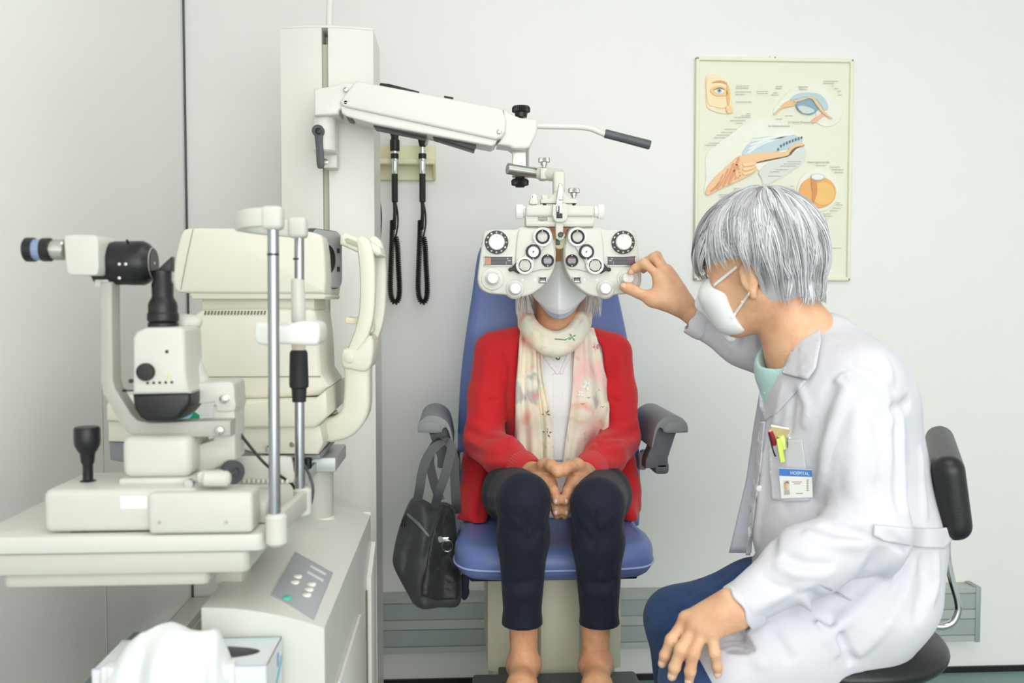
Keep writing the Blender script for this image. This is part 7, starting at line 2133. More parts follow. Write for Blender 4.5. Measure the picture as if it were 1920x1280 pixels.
    # ---- coat
    lo, hi = gbox([shN, shF, P(1640, 1000, 1.46), P(1800, 1000, 1.68), P(1300, 570, 1.96), P(1380, 1150, 1.45), P(1640, 1270, 1.6), P(1340, 1285, 1.5), P(1540, 560, 1.73)], 0.085)
    G = Grid(lo, hi, 0.0036); D = G.new()
    G.add(D, rc(shN + Vector((-.01, .02, -.012)), shF + Vector((.01, -.02, -.01)), 0.062), 0.05)
    G.add(D, el(P(1568, 725, 1.70), (0.095, 0.15, 0.090)), 0.05)
    G.add(D, el(P(1574, 800, 1.69), (0.132, 0.165, 0.16)), 0.07)
    G.add(D, el(P(1578, 930, 1.69), (0.155, 0.16, 0.15)), 0.07)
    G.add(D, el(P(1592, 1020, 1.67), (0.168, 0.165, 0.12)), 0.06)
    G.add(D, el(P(1592, 1110, 1.65), (0.148, 0.18, 0.088)), 0.05)
    chain(G, D, [P(1655, 1080, 1.66), P(1658, 1130, 1.66)], [.07, .05], .05)
    chain(G, D, [P(1600, 1165, 1.585), P(1450, 1205, 1.545), P(1365, 1238, 1.525)], [.098, .085, .062], .05)
    chain(G, D, [P(1610, 1215, 1.60), P(1480, 1255, 1.55), P(1365, 1262, 1.53)], [.06, .055, .05], .05)
    chain(G, D, [P(1550, 1110, 1.76), P(1470, 1110, 1.78)], [.1, .085], .05)
    G.add(D, rc(P(1505, 628, 1.74), P(1550, 632, 1.73), .045, .045), .05)
    # back yoke
    G.add(D, el(P(1598, 750, 1.69), (0.075, 0.13, 0.085)), 0.05)
    Ds = G.new()
    chain(G, Ds, [shN + Vector((.003, 0, -.004)), shN.lerp(elN, .5) + Vector((-.012, 0, 0)), elN + Vector((0, 0, .004))], [.068, .064, .060], .03)
    chain(G, Ds, [elN, elN.lerp(wrN, .5) + Vector((0, 0, .012)), elN.lerp(wrN, .93)], [.060, .054, .0375], .03)
    kk = .018; hh = np.maximum(kk - np.abs(D - Ds), 0) / kk; D = np.minimum(D, Ds) - hh * hh * kk * .25
    Ds = G.new()
    chain(G, Ds, [shF, elF + Vector((.0, 0, -.004)), P(1322, 606, 1.935)], [.066, .048, .0365], .03)
    kk = .02; hh = np.maximum(kk - np.abs(D - Ds), 0) / kk; D = np.minimum(D, Ds) - hh * hh * kk * .25
    # open cuffs
    for a, b, r_ in ((elN.lerp(wrN, .82), elN.lerp(wrN, 1.06), .0325), (P(1340, 615, 1.932), P(1280, 584, 1.945), .032)):
        G.add(D, rc(a, b, r_ * .9, r_), .003, sub=True)
    # end the sleeves squarely
    x, y, z = G.xyz()
    def clip_end(p, d):
        d = d.normalized()
        pl = ((x - p.x) * d.x + (y - p.y) * d.y + (z - p.z) * d.z)
        near = (x - p.x) ** 2 + (y - p.y) ** 2 + (z - p.z) ** 2 < 0.075 ** 2
        return np.where(near, pl, -1).astype(np.float32)
    D = np.maximum(D, clip_end(P(1382, 1140, 1.47), wrN - elN))
    D = np.maximum(D, clip_end(P(1298, 594, 1.94), wrF - elF))
    F_ = [
        # near sleeve
        ([(1588, 730), (1560, 800), (1545, 880), (1535, 930)], .014, .010), ([(1565, 720), (1540, 770), (1525, 850), (1520, 900)], .010, -.016), ([(1610, 760), (1605, 850), (1600, 930)], .022, .006),
        ([(1640, 780), (1655, 860), (1655, 940)], .012, -.006), ([(1540, 958), (1570, 975), (1620, 985)], .010, .008), ([(1540, 985), (1575, 1000), (1630, 1005)], .011, -.007), ([(1510, 1000), (1550, 1020), (1620, 1020)], .012, .010),
        ([(1470, 1045), (1510, 1060), (1560, 1060)], .010, -.009), ([(1455, 1060), (1500, 1078), (1545, 1075)], .010, .008), ([(1425, 1080), (1465, 1105), (1500, 1105)], .009, -.005), ([(1415, 1140), (1480, 1110), (1560, 1070)], .010, .005),
        # chest and front
        ([(1470, 720), (1460, 770), (1452, 800)], .010, .007), ([(1490, 725), (1482, 790), (1478, 815)], .010, -.007), ([(1440, 830), (1432, 900), (1425, 960), (1420, 1020)], .012, .008), ([(1470, 945), (1455, 1000), (1450, 1040)], .012, -.008), ([(1500, 720), (1515, 760), (1510, 800)], .010, .008),
        # back
        ([(1645, 700), (1662, 745), (1672, 800)], .012, .005), ([(1665, 770), (1690, 762), (1706, 752)], .010, -.014), ([(1640, 640), (1660, 680), (1668, 720)], .010, .008), ([(1690, 780), (1692, 850), (1700, 960)], .012, .005), ([(1680, 780), (1680, 880), (1686, 960)], .010, -.008), ([(1725, 840), (1728, 900), (1735, 970)], .010, .006), ([(1650, 900), (1660, 960)], .012, -.010),
        # shoulder seam
        ([(1545, 770), (1552, 720), (1575, 695), (1605, 690), (1640, 705), (1660, 745), (1664, 800)], .006, -.004), ([(1552, 770), (1560, 726), (1580, 702), (1605, 697), (1634, 711), (1652, 748)], .006, .003),
        # skirt
        ([(1690, 1035), (1660, 1090), (1600, 1150), (1540, 1200)], .014, .010), ([(1650, 1030), (1620, 1080), (1560, 1140)], .014, -.012), ([(1710, 1040), (1700, 1100), (1660, 1170), (1600, 1230)], .013, .010), ([(1730, 1040), (1735, 1100), (1715, 1160)], .011, -.009), ([(1755, 1040), (1758, 1090), (1745, 1130)], .010, .008), ([(1520, 1110), (1560, 1170), (1590, 1225), (1600, 1240)], .010, -.014), ([(1505, 1120), (1545, 1180), (1570, 1225)], .011, .010), ([(1440, 1180), (1470, 1215), (1480, 1240)], .012, -.007), ([(1400, 1200), (1430, 1250)], .012, .006), ([(1660, 1000), (1690, 1022), (1700, 1030)], .008, -.010),
        # far sleeve
        ([(1395, 595), (1400, 625), (1392, 655)], .007, -.010), ([(1412, 600), (1416, 640), (1408, 670)], .008, .009), ([(1380, 600), (1384, 630), (1376, 652)], .007, .006), ([(1425, 625), (1428, 660)], .007, -.009), ([(1345, 625), (1365, 640), (1380, 660)], .010, .004)]
    folds(G, D, [(a_, w_ * (.72 if m_ > 0 else .9), m_ * (1.6 if m_ > 0 else 1.05)) for a_, w_, m_ in F_])
    # neck opening with its V
    px, py = pix_of(x, y, z)
    poly_y = [560, 590, 620, 650, 680, 704]
    lft = np.interp(py, poly_y, [1390, 1405, 1424, 1440, 1446, 1450]); rgt = np.interp(py, poly_y, [1530, 1515, 1502, 1490, 1476, 1462])
    ins = np.minimum(np.minimum(px - lft, rgt - px), 704 - py) * .00098
    D = np.maximum(D, np.where((y < 1.84) & (py > 555) & (py < 704), ins, -1).astype(np.float32))
    G.add(D, rc(P(1480, 560, 1.74), P(1500, 640, 1.735), .062, .058), .01, sub=True)
    stool_cut(G, D)
    coat = field_obj('coat', G, D, M_coat, root, 'white doctor\'s coat', smooth=1)
    for c_, d_, r0 in ((P(1382, 1140, 1.47), wrN - elN, .0405), (P(1300, 595, 1.938), wrF - elF, .0365)):
        d_ = d_.normalized(); bm = BM()
        lathe(bm, c_ - d_ * .030, d_, [(r0 - .006, .002), (r0 + .0005, 0), (r0 + .0012, .012), (r0, .031), (r0 - .002, .033), (r0 - .005, .031), (r0 - .006, .012)], 40)
        for v in bm.verts:
            q = v.co - c_; v.co += d_ * .0025 * math.sin(6 * math.atan2(q.z, q.y)) + q.normalized() * .0015 * math.sin(3 * math.atan2(q.z, q.y) + 1)
        obj('cuff', bm, M_coat, coat)
    cb = [bvh_of(coat)]
    tmpn = [0]
    drape('collar', [(1499, 598), (1512, 590), (1538, 606), (1540, 640), (1530, 690), (1515, 711), (1490, 706), (1467, 700), (1478, 672), (1490, 635)], cb, M_coat, coat, off=.006, th=.003, res=7, relax=5, lift=lambda a, b: .004 if a > 1500 else .0)
    drape('collar', [(1424, 634), (1436, 634), (1452, 652), (1449, 684), (1443, 704), (1428, 708), (1425, 690), (1436, 664)], cb, M_coat, coat, off=.006, th=.003, res=6, relax=5)
    drape('lapel', [(1425, 708), (1444, 706), (1470, 701), (1512, 713), (1488, 740), (1455, 775), (1432, 790), (1424, 760)], cb, M_coat, coat, off=.003, th=.002, res=8, relax=4)
    drape('front_edge', [(1425, 790), (1436, 790), (1428, 870), (1416, 960), (1406, 1040), (1398, 1040), (1408, 950), (1418, 870)], cb, M_coat, coat, off=.002, th=.0025, res=8, relax=4)
    drape('pocket', [(1440, 817), (1470, 824), (1503, 824), (1516, 900), (1518, 938), (1480, 940), (1447, 937), (1442, 880)], cb, M_coat, coat, off=.003, th=.002, res=8, relax=5)
    drape('belt', [(1640, 984), (1700, 990), (1760, 991), (1791, 986), (1786, 1012), (1772, 1028), (1720, 1026), (1660, 1014), (1638, 1004)], cb, M_coat, coat, off=.007, th=.003, res=9, relax=6)
    drape('pocket_slit', [(1535, 1094), (1550, 1098), (1597, 1124), (1596, 1127), (1546, 1102)], cb, mat('slit_shade', '#b9b8be', .8), coat, off=.001, th=.001, res=8)
    for (x0, y0) in ((1438, 735), (1424, 915), (1408, 1010)):
        h_, _ = rays(cb, x0, y0)
        if h_ is not None:
            bm = BM(); lathe(bm, h_ + Vector((0, -.002, 0)), (-.3, -1, 0), [(0, 0), (.006, 0), (.006, .002), (.0045, .0026), (0, .0022)], 20); obj('button', bm, mat('button_white', '#dedde2', .35), coat)
    # far front panel hanging open, its shade painted in as a greyer white
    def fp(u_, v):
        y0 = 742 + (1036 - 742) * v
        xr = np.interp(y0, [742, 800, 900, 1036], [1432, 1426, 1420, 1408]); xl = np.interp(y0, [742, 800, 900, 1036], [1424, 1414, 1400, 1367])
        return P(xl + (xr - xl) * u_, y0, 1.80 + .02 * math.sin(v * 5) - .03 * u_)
    grid_sheet('far_front_panel', fp, 8, 24, cloth_mat('coat_white_shaded', '#c2c5d2', 0.8, 0.02, 900, .1, 12, .2), coat, .003, 'shaded far front panel of the coat')
    # ---- mask: a folded cup over nose and chin
    lo, hi = gbox([L(.08, 0, -.045)], .11); G = Grid(lo, hi, .003); D = G.new()
    for sg in (-1, 1):
        G.add(D, rc(L(.085, sg * .022, -.028), L(.075, sg * .020, -.078), .036, .032), .012)
        G.add(D, rc(L(.07, sg * .034, -.04), L(.06, sg * .03, -.085), .030, .028), .012)
    G.add(D, rc(L(.098, 0, .012), L(.124, 0, -.035), .010, .014), .014); G.add(D, rc(L(.124, 0, -.035), L(.09, 0, -.112), .014, .012), .014)
    x, y, z = G.xyz()
    A_ = (x - HC.x) * f.x + (y - HC.y) * f.y + (z - HC.z) * f.z; C_ = (x - HC.x) * u.x + (y - HC.y) * u.y + (z - HC.z) * u.z
    D = np.maximum(D, (.056 + .55 * np.maximum(0, C_ + .035) - .15 * np.maximum(0, -.06 - C_)) - A_)
    mko = field_obj('face_mask', G, D, M_maskw, root, 'white folded face mask', smooth=2)
    mbv = bvh_of(mko)
    for A0, B0 in (((.075, .050, -.012), (.012, .082, .004)), ((.060, .050, -.082), (.006, .080, -.050))):
        q = []
        for t in (0, .2, .4, .6, .8, 1.0):
            p = L(*[A0[i] + (B0[i] - A0[i]) * t for i in range(3)]); a_, b_ = pix_of(p.x, p.y, p.z)
            h_, _ = rays([bb, mbv], a_, b_); q.append((h_ if h_ is not None else p) + Vector((-.0015, -.003, 0)))
        q = smooth2d(q, 2, False)
        bm = BM(); sweep(bm, q, .0052, .0012, (0, .3, 1), 0); obj('mask_strap', bm, M_maskw, root, 'white elastic mask strap')
    # ---- hair
    HCu = L(-.010, 0, .020)
    lo, hi = gbox([HCu], 0.16); G = Grid(lo, hi, .004); D = G.new()
    G.add(D, el(HCu, (.106, .086, .104), RM)); G.add(D, el(L(-.045, 0, -.03), (.062, .070, .068), RM), .03)
    x, y, z = G.xyz()
    A_ = (x - HC.x) * f.x + (y - HC.y) * f.y + (z - HC.z) * f.z
    C_ = (x - HC.x) * u.x + (y - HC.y) * u.y + (z - HC.z) * u.z
    cutv = np.minimum(A_ - (-.012 - .5 * np.maximum(0, -.06 - C_)), (.022 + .1 * (A_)) - C_)
    D = np.maximum(D, cutv)
    M_hair2 = attr_mat('hair_grey', 0.42, 0.5)
    cap = field_obj('hair_cap', G, D, M_hair2, root, 'under layer of grey hair', smooth=2, colour=lambda V: np.tile(np.array([.60, .60, .63, 1.0]), (len(V), 1)))
    r2 = np.random.RandomState(5)
    paths, tints, rad = [], [], []
    crown = (-.045, 0.0)
    def shell(az, th, lf):
        # crown tipped back: polar axis leans to the back of the head
        s_, c_ = math.sin(th), math.cos(th)
        a = math.cos(az) * s_; b = math.sin(az) * s_
        tip = 0.38
        a2 = a * math.cos(tip) - c_ * math.sin(tip); c2 = a * math.sin(tip) + c_ * math.cos(tip)
        if c2 < -.2:
            hc = max(1e-4, math.hypot(a2, b)); hn = max(hc, .98 - .42 * (-c2 - .2)); a2 *= hn / hc; b *= hn / hc
        return HCu + (f * (a2 * .119) + l * (b * .100) + u * (c2 * .116)) * lf
    n = 0
    for lock in range(620):
        az0 = r2.uniform(-math.pi, math.pi)
        aaz = abs(az0)
        lim0 = np.interp(aaz, [0, .5, .95, 1.25, 1.6, 2.0, 2.6, 3.2], [2.06, 2.04, 1.86, 1.62, 1.86, 2.30, 2.42, 2.42]) * r2.uniform(.84, 1.05)
        t00 = r2.uniform(0.0, 1.0) * max(.2, lim0 - .45)
        t10 = min(lim0, t00 + r2.uniform(.7, 1.4))
        lf0 = 1.085 - .075 * (t00 / max(lim0, .1)) * r2.uniform(.3, 1.2) + r2.uniform(-.035, .02)
        wav0 = r2.uniform(-.06, .06); ph0 = r2.uniform(0, 6.28)
        sw0 = (-.50 if az0 < .9 else .16) * np.clip(1.3 - aaz / 2.6, 0, 1) + r2.uniform(-.16, .16)
        if aaz > 1.7: sw0 += (.25 if az0 > 0 else -.25)
        g0 = np.clip(r2.normal(.68, .10), .42, .86)
        if r2.rand() < .22: g0 *= r2.uniform(.5, .75)
        flick = r2.uniform(.06, .26)
        for q in range(13):
            daz, dl, dt = r2.normal(0, .055), r2.normal(0, .016), r2.uniform(-.12, .04)
            k = 14; pp = []
            for j in range(k):
                s = j / (k - 1); th = t00 + (t10 + dt - t00) * s
                a_ = az0 + daz * (1 - .55 * s) + sw0 * s * s * .8 + wav0 * math.sin(ph0 + 5 * s)
                lf = lf0 + dl * (1 - .4 * s) + .04 * math.sin(math.pi * s) * (t10 - t00) - .05 * s + .008 * math.sin(7 * s + ph0)
                if aaz > 1.6 and th > 1.9: lf += (th - 1.9) * flick
                pp.append(shell(a_, th, lf))
            paths.append(pp)
            g = np.clip(g0 + r2.normal(0, .06), .3, .96)
            tints.append((g * .985, g * .985, g * 1.02)); rad.append(r2.uniform(.0007, .0015))
    strands_obj('hair', paths, rad, M_hair2, root, 'short layered grey hair', tints)
    return root, coat, cb
doc_root, doc_coat, doc_bv = doctor()

# ------------------------------------------------------------------ what she carries in the breast pocket
def pocket_things():
    pk = [c for c in bpy.data.objects if c.parent == doc_coat and c.name.startswith('pocket') and 'slit' not in c.name][0]
    bv = [bvh_of(pk)] + doc_bv
    M_tan = mat('notebook_tan', '#b7a878', .7, var=.06); M_pg = mat('paper_white', '#efefe8', .7)
    def hit(a, b):
        h_, _ = rays(bv, a, b); return h_
    c0 = hit(1470, 812)
    nb = E('notebook', tuple(c0), 'small tan notebook standing in the breast pocket of the coat', 'notebook')
    y0 = hit(1470, 826).y - .001
    def pr(name, poly, Y, dep, m, par, lab=None):
        bm = BM(); pprism(bm, poly, Y, dep, .0006, 1); return obj(name, bm, m, par, lab)
    pr('cover', [(1446, 799), (1499, 809), (1496, 835), (1447, 832)], y0, .0015, M_tan, nb)
    pr('pages', [(1446, 796), (1500, 806), (1498, 835), (1448, 832)], y0 + .0016, .003, M_pg, nb)
    q = lambda a, b, o: (lambda h_: Vector((h_.x, h_.y - o, h_.z)))(hit(a, b))
    yk = y0 - .004
    pn = E('pen', tuple(P(1445, 815, yk)), 'dark red pen with black clip in the breast pocket', 'pen')
    bm = BM(); tube(bm, [P(1451, 834, yk + .003), P(1449, 820, yk), P(1444, 808, yk)], [.0045, .0045, .0042], 12); obj('cap', bm, mat('pen_red', '#8e1f2a', .3), pn)
    bm = BM(); lathe(bm, P(1444, 808, yk), (P(1444, 808, yk) - P(1449, 820, yk)), [(0, 0), (.0042, 0), (.0038, .003), (0, .0035)], 12); obj('cap_end', bm, mat('pen_pink', '#e2a09a', .3), pn, 'pinkish end')
    bm = BM(); tube(bm, [P(1441, 811, yk - .004), P(1445, 828, yk - .006), P(1451, 848, yk - .007), P(1454, 855, yk - .007)], [.0012, .0012, .0014, .002], 8, 3); obj('clip', bm, M_black, pn, 'black clip')
    hl = E('highlighter', tuple(P(1465, 830, yk)), 'lime green highlighter with long clip in the breast pocket', 'highlighter')
    Mh = mat('highlighter_lime', '#c9e05a', .35); 
    bm = BM(); tube(bm, [P(1468, 840, yk + .004), P(1466, 824, yk), P(1464, 817, yk)], [.0075, .0078, .007], 16, flat=.8); obj('cap', bm, mat('highlighter_cap', '#dcec8c', .35), hl)
    bm = BM(); sweep(bm, [P(1460, 822, yk - .007), P(1464, 845, yk - .008), P(1468, 866, yk - .0085)], .0085, .002, (1, 0, 0), 4, bev=.0006); obj('clip', bm, Mh, hl, 'lime green clip')
    mp = E('penlight', tuple(P(1480, 830, yk)), 'silver penlight clipped right of the lime highlighter', 'penlight')
    bm = BM(); tube(bm, [P(1482, 838, yk + .003), P(1481, 828, yk), P(1480, 819, yk)], [.005, .0052, .0045], 14); obj('barrel', bm, M_chrome, mp)
    bm = BM(); sweep(bm, [P(1477, 824, yk - .005), P(1478, 838, yk - .006), P(1481, 845, yk - .006), P(1484, 845, yk - .006)], .004, .0012, (1, 0, .2), 3); obj('clip', bm, mat('clip_bronze', '#6b5d50', .3, .7), mp, 'bronze clip')
    # badge
    bd = E('name_badge', tuple(hit(1490, 905)), 'white identity badge with blue header and portrait on the breast pocket', 'badge')
    cs = [hit(a, b) for a, b in ((1461, 878), (1522, 882), (1520, 930), (1465, 933))]
    yb = min(c.y for c in cs) - .004
    LIFT = [0.0]
    def sl(a, b): 
        t = (a - 1461) / 62.0
        return cs[0].y * (1 - t) + cs[1].y * t - LIFT[0]
    LIFT[0] = max(sl(a, b) - hit(a, b).y for a in range(1462, 1522, 6) for b in range(879, 933, 6)) + .0025
    def bq(poly, lift, dep, m, name, lab=None):
        bm = BM(); prism(bm, [P(a, b, sl(a, b) - lift) for a, b in poly], (0, dep, 0), 0); return obj(name, bm, m, bd, lab)
    bq([(1460, 877), (1522, 880), (1524, 932), (1465, 934)], 0, .0012, mat('badge_white', '#eef0ec', .3), 'card')
    bq([(1460.5, 878), (1522, 881), (1523, 894), (1461.5, 891.5)], .0004, .0006, mat('badge_blue', '#4c86cf', .35), 'header', 'blue header band')
    bq([(1469, 900), (1480, 900), (1481, 927), (1470, 928)], .0004, .0006, mat('portrait_back', '#d9d2c4', .4), 'portrait')
    bm = BM(); prism(bm, [P(1475 + 4 * math.cos(i * .6283), 911 + 6.5 * math.sin(i * .6283), sl(1475, 911) - .0008) for i in range(10)], (0, .0005, 0)); obj('portrait_face', bm, mat('portrait_skin', '#d2976d', .5), bd)
    bq([(1471, 905), (1474, 902), (1478, 902), (1479.5, 907), (1476, 905.5), (1472, 909)], .0011, .0004, mat('portrait_hair', '#8a8078', .5), 'portrait_hair')
    bq([(1470, 927), (1471, 920), (1475, 918), (1480, 920), (1481, 926.5)], .0010, .0004, mat('portrait_coat', '#b9b4b0', .5), 'portrait_shoulders')
    Mt = mat('badge_red', '#a8696c', .5); Mg = mat('badge_grey', '#8b8f8d', .5)
    for (a, b, wd) in ((1485, 902.6, 19), (1488, 906, 13)): bq([(a, b), (a + wd, b), (a + wd, b + 1.3), (a, b + 1.3)], .0004, .0005, Mt, 'print_line')
    for (a, b, wd) in ((1493, 924, 12),): bq([(a, b), (a + wd, b), (a + wd, b + 1.6), (a, b + 1.6)], .0004, .0005, Mg, 'print_line')
    for i in range(7): bq([(1512.5, 899 + i * 3.2), (1516, 899 + i * 3.2), (1516, 900.8 + i * 3.2), (1512.5, 900.8 + i * 3.2)], .0004, .0005, Mg, 'barcode_bar')
    a = P(1483, 886.5, sl(1483, 886) - .0012); b = P(1520, 888.3, sl(1520, 888) - .0012)
    xa = (b - a).normalized(); nn = Vector((0, -1, 0)); nn = (nn - xa * nn.dot(xa)).normalized(); yv = nn.cross(xa)
    M = Matrix((xa, yv, nn)).transposed().to_4x4(); M.translation = a.lerp(b, .45)
    text_obj('header_text', 'HOSPITAL', .0082, M, mat('badge_ink', '#f4f6f8', .4, var=0), bd, ext=.0001)
    bm = BM(); prism(bm, [P(1480 + 2.6 * math.cos(i * .785), 886.3 + 2.6 * math.sin(i * .785), sl(1480, 886) - .0008) for i in range(8)], (0, .0004, 0)); obj('emblem', bm, mat('emblem_blue', '#2f66b4', .4), bd)
pocket_things()

# ------------------------------------------------------------------ stool
def stool():
    c = P(1565, 1200, 1.68)
    r = E('examiner_stool', (c.x, c.y, 0), 'black padded stool with chrome tube back support under the woman in the coat', 'stool')
    zs = P(1740, 1195, 1.68).z
    cx = P(1752, 1190, 1.68).x - .2
    lo, hi = gbox([Vector((cx, 1.68, zs))], .24); lo[2] = zs - .07; hi[2] = zs + .07
    G = Grid(lo, hi, .005); D = G.new(); G.add(D, el((cx, 1.68, zs), (.205, .2, .05)), 0)
    x, y, z = G.xyz(); D = np.maximum(D, np.abs(z - zs) - .034 + 0 * x + 0 * y)
    field_obj('seat', G, D, M_leather, r, smooth=4)
    pts = [P(1745, 815, 1.70), P(1820, 980, 1.70)]
    bc = P(1776, 898, 1.70)
    lo, hi = gbox([bc], .24); G = Grid(lo, hi, .004); D = G.new()
    rot = Matrix.Rotation(R_(-9), 3, 'Y') @ Matrix.Rotation(R_(-25), 3, 'Z')
    G.add(D, bx(bc, (.027, .16, .076), rot, .026), 0)
    bk = field_obj('backrest', G, D, M_leather, r, 'black padded backrest', smooth=4)
    for dy in (-.016, .016):
        bm = BM(); tube(bm, [P(1776, 985, 1.70 + dy), P(1776, 1040, 1.70 + dy), P(1784, 1085, 1.70 + dy), P(1795, 1125, 1.70 + dy), P(1796, 1146, 1.70 + dy), P(1786, 1166, 1.70 + dy), P(1768, 1174, 1.70 + dy), P(1740, 1176, 1.70 + dy), P(1650, 1205, 1.69 + dy)], .0065, 12, 5); obj('back_tube', bm, M_chrome, r, 'chrome back tube')
    bm = BM(); cyl(bm, (cx, 1.68, zs - .03), (cx, 1.68, .12), .022, n=24); obj('gas_lift', bm, M_chrome, r)
    bm = BM(); cyl(bm, (cx, 1.68, .2), (cx, 1.68, .09), .035, n=24)
    for i in range(5):
        a = R_(72 * i + 20); e = Vector((cx + .27 * math.cos(a), 1.68 + .27 * math.sin(a), .075))
        tube(bm, [(cx, 1.68, .115), e], [.022, .015], 10)
    obj('star_base', bm, M_black, r)
    for i in range(5):
        a = R_(72 * i + 20); e = Vector((cx + .27 * math.cos(a), 1.68 + .27 * math.sin(a), .03))
        bm = BM(); cyl(bm, e + Vector((-.012 * math.sin(a), .012 * math.cos(a), 0)), e - Vector((-.012 * math.sin(a), .012 * math.cos(a), 0)), .029, n=20, bev=.003); cyl(bm, e, e + Vector((0, 0, .05)), .006, n=8); obj('caster', bm, M_black, r)
stool()

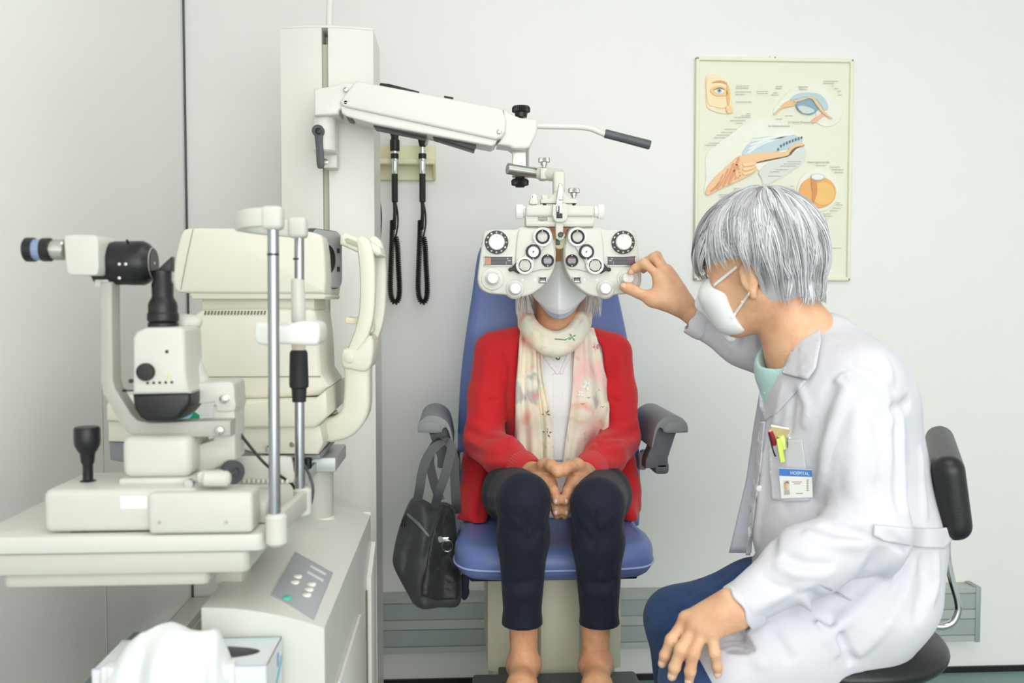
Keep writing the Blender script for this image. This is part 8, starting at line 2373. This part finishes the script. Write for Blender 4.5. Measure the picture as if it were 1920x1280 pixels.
# ------------------------------------------------------------------ handbag on the armrest
def handbag():
    Yb = 2.13
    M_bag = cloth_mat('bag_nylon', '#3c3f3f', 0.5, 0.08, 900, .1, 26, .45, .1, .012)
    M_bag2 = cloth_mat('bag_nylon_side', '#2b2d2e', 0.42, 0.08, 900, .1, 24, .6, .1, .014)
    M_web = mat('bag_webbing', '#56585a', .75, var=.06, bump=.2, bscale=500)
    r = E('handbag', tuple(P(800, 1125, Yb)), 'charcoal nylon handbag hanging by its straps from the left armrest', 'handbag')
    pts = [P(735, 930, Yb), P(880, 1130, Yb)]
    lo, hi = gbox(pts, .1); lo[1] = Yb - .12; hi[1] = Yb + .14; G = Grid(lo, hi, .0035)
    # outline of the bag as seen from the front, thickened in depth
    out = smooth2d([(779, 930), (795, 934), (812, 946), (832, 944), (851, 955), (854, 975), (858, 1010), (862, 1060), (866, 1100), (862, 1120), (850, 1127), (820, 1124), (783, 1119), (770, 1106), (750, 1075), (738, 1050), (739, 1030), (745, 1000), (757, 965), (768, 940)], 3)
    # 2-D signed distance evaluated on an x-z grid at the bag's mean depth
    ox = np.array([P(a, b, Yb).x for a, b in out]); oz = np.array([P(a, b, Yb).z for a, b in out])
    X, Z = np.meshgrid(G.ax[0], G.ax[2], indexing='ij')
    d2 = np.full(X.shape, 1e9); ins = np.zeros(X.shape, bool)
    for i in range(len(ox)):
        j = (i + 1) % len(ox); ax, az, bx_, bz = ox[i], oz[i], ox[j], oz[j]
        t = np.clip(((X - ax) * (bx_ - ax) + (Z - az) * (bz - az)) / ((bx_ - ax) ** 2 + (bz - az) ** 2 + 1e-12), 0, 1)
        d2 = np.minimum(d2, (X - ax - t * (bx_ - ax)) ** 2 + (Z - az - t * (bz - az)) ** 2)
        cr = (az > Z) != (bz > Z); ins ^= cr & (X < (bx_ - ax) * (Z - az) / (bz - az + 1e-12) + ax)
    sd = np.sqrt(d2) * np.where(ins, -1, 1)
    zt, zb = P(0, 930, Yb).z, P(0, 1125, Yb).z
    tt = np.clip((zt - Z) / (zt - zb), 0, 1)
    half = .020 + .055 * tt ** .8
    yy = G.ax[1][None, :, None]
    # front face turned a little: nearer on the right-hand seam
    fx = (X - P(750, 1000, Yb).x) / (P(860, 1000, Yb).x - P(750, 1000, Yb).x)
    yc = Yb + .012 - .03 * np.exp(-((fx - .42) / .22) ** 2)
    q1 = sd[:, None, :]; q2 = np.abs(yy - yc[:, None, :]) - half[:, None, :]
    rr = .02
    D = (np.sqrt(np.maximum(q1 + rr, 0) ** 2 + np.maximum(q2 + rr, 0) ** 2) + np.minimum(np.maximum(q1 + rr, q2 + rr), 0) - rr).astype(np.float32)
    folds(G, D, [([(812, 948), (805, 1010), (795, 1060), (785, 1112)], .006, -.006), ([(800, 1000), (782, 1050), (772, 1095)], .008, .006), ([(790, 985), (768, 1030), (758, 1070)], .007, -.005), ([(775, 985), (757, 1020), (748, 1050)], .007, .005), ([(820, 1000), (845, 1020), (855, 1035)], .008, .006), ([(815, 1040), (840, 1050), (860, 1075)], .008, -.006), ([(800, 1080), (835, 1075), (858, 1095)], .008, .005), ([(800, 940), (815, 955), (820, 990)], .007, .006), ([(825, 950), (840, 962), (850, 985)], .006, -.007), ([(835, 1005), (830, 1040)], .008, .004)])
    body = field_obj('bag_body', G, D, M_bag, r, smooth=2)
    bb = [bvh_of(body)]
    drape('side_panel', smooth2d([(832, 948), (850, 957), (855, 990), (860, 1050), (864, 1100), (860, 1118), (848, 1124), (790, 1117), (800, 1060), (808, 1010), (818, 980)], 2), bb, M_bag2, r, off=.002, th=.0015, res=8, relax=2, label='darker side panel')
    drape('zip', [(762, 965), (764, 961), (785, 979), (806, 1003), (804, 1008), (783, 985)], bb, mat('zip_grey', '#6b6f6e', .5, .2, var=.2, vscale=300), r, off=.0015, th=.0015, res=5, relax=6, label='light grey zip')
    for px, py in ((757, 984),):
        h_, _ = rays(bb, px, py); h_ = h_ or P(px, py, Yb - .06)
        bm = BM(); tube(bm, [P(761, 964, h_.y - .004), P(757, 975, h_.y - .005), P(755, 987, h_.y - .005)], [.002, .004, .0055], 10, 3); obj('zip_pull', bm, M_black, r)
    # strap loops over the armrest
    def strap(name, pl):
        bm = BM(); sweep(bm, [P(*q) for q in pl], .021, .0022, [(1, .25, 0)] * len(pl), 5); return obj(name, bm, M_web, r)
    yf, yr = Yb - .07, Yb + .04
    strap('strap', [(783, 938, yf + .02), (787, 915, yf), (792, 885, yf - .005), (801, 858, yf), (816, 838, yf + .01), (835, 828, yf + .03), (846, 838, yf + .03), (842, 862, yf + .01), (833, 895, yf - .005), (822, 925, yf), (816, 950, Yb - .03), (813, 966, Yb)])
    strap('strap', [(826, 938, yr - .03), (817, 915, yr - .02), (809, 885, yr), (806, 860, yr + .02), (812, 838, yr + .02), (830, 820, yr), (845, 836, yr - .01), (850, 860, yr - .02), (853, 900, yr - .03), (855, 940, yr - .03), (857, 962, yr)])
    h_, _ = rays(bb, 838, 1012); yv = (h_.y if h_ else Yb - .06) - .004
    bm = BM(); disc(bm, 825, 1011, yv, [(0, -2), (6, -2), (6, 1.5), (4, 2.5), (0, 2)], 20); obj('rivet', bm, M_grey, r, 'grey rivet')
    bm = BM(); pbox(bm, 828, 1007, 842, 1015, yv - .002, .004, .0008); obj('buckle', bm, M_chrome, r, 'chrome buckle')
    bm = BM(); pts = [P(839 + 10 * math.cos(a), 1023 + 10.5 * math.sin(a), yv - .002) for a in [i * math.pi * 2 / 22 for i in range(23)]]
    tube(bm, pts, .0013, 8, 0, False); obj('d_ring', bm, M_chrome, r, 'chrome ring')
    bm = BM(); pbox(bm, 831, 1014, 848, 1024, yv, .004, .001); obj('tab', bm, M_bag2, r)
    # dark blue lining tag hanging behind
    bm = BM(); pprism(bm, smooth2d([(868, 1072), (880, 1076), (879, 1100), (880, 1112), (874, 1124), (866, 1122), (864, 1095)], 3), Yb + .02, .01, .002); obj('hanging_flap', bm, mat('flap_navy', '#1a1d3c', .6), r, 'navy flap')
handbag()
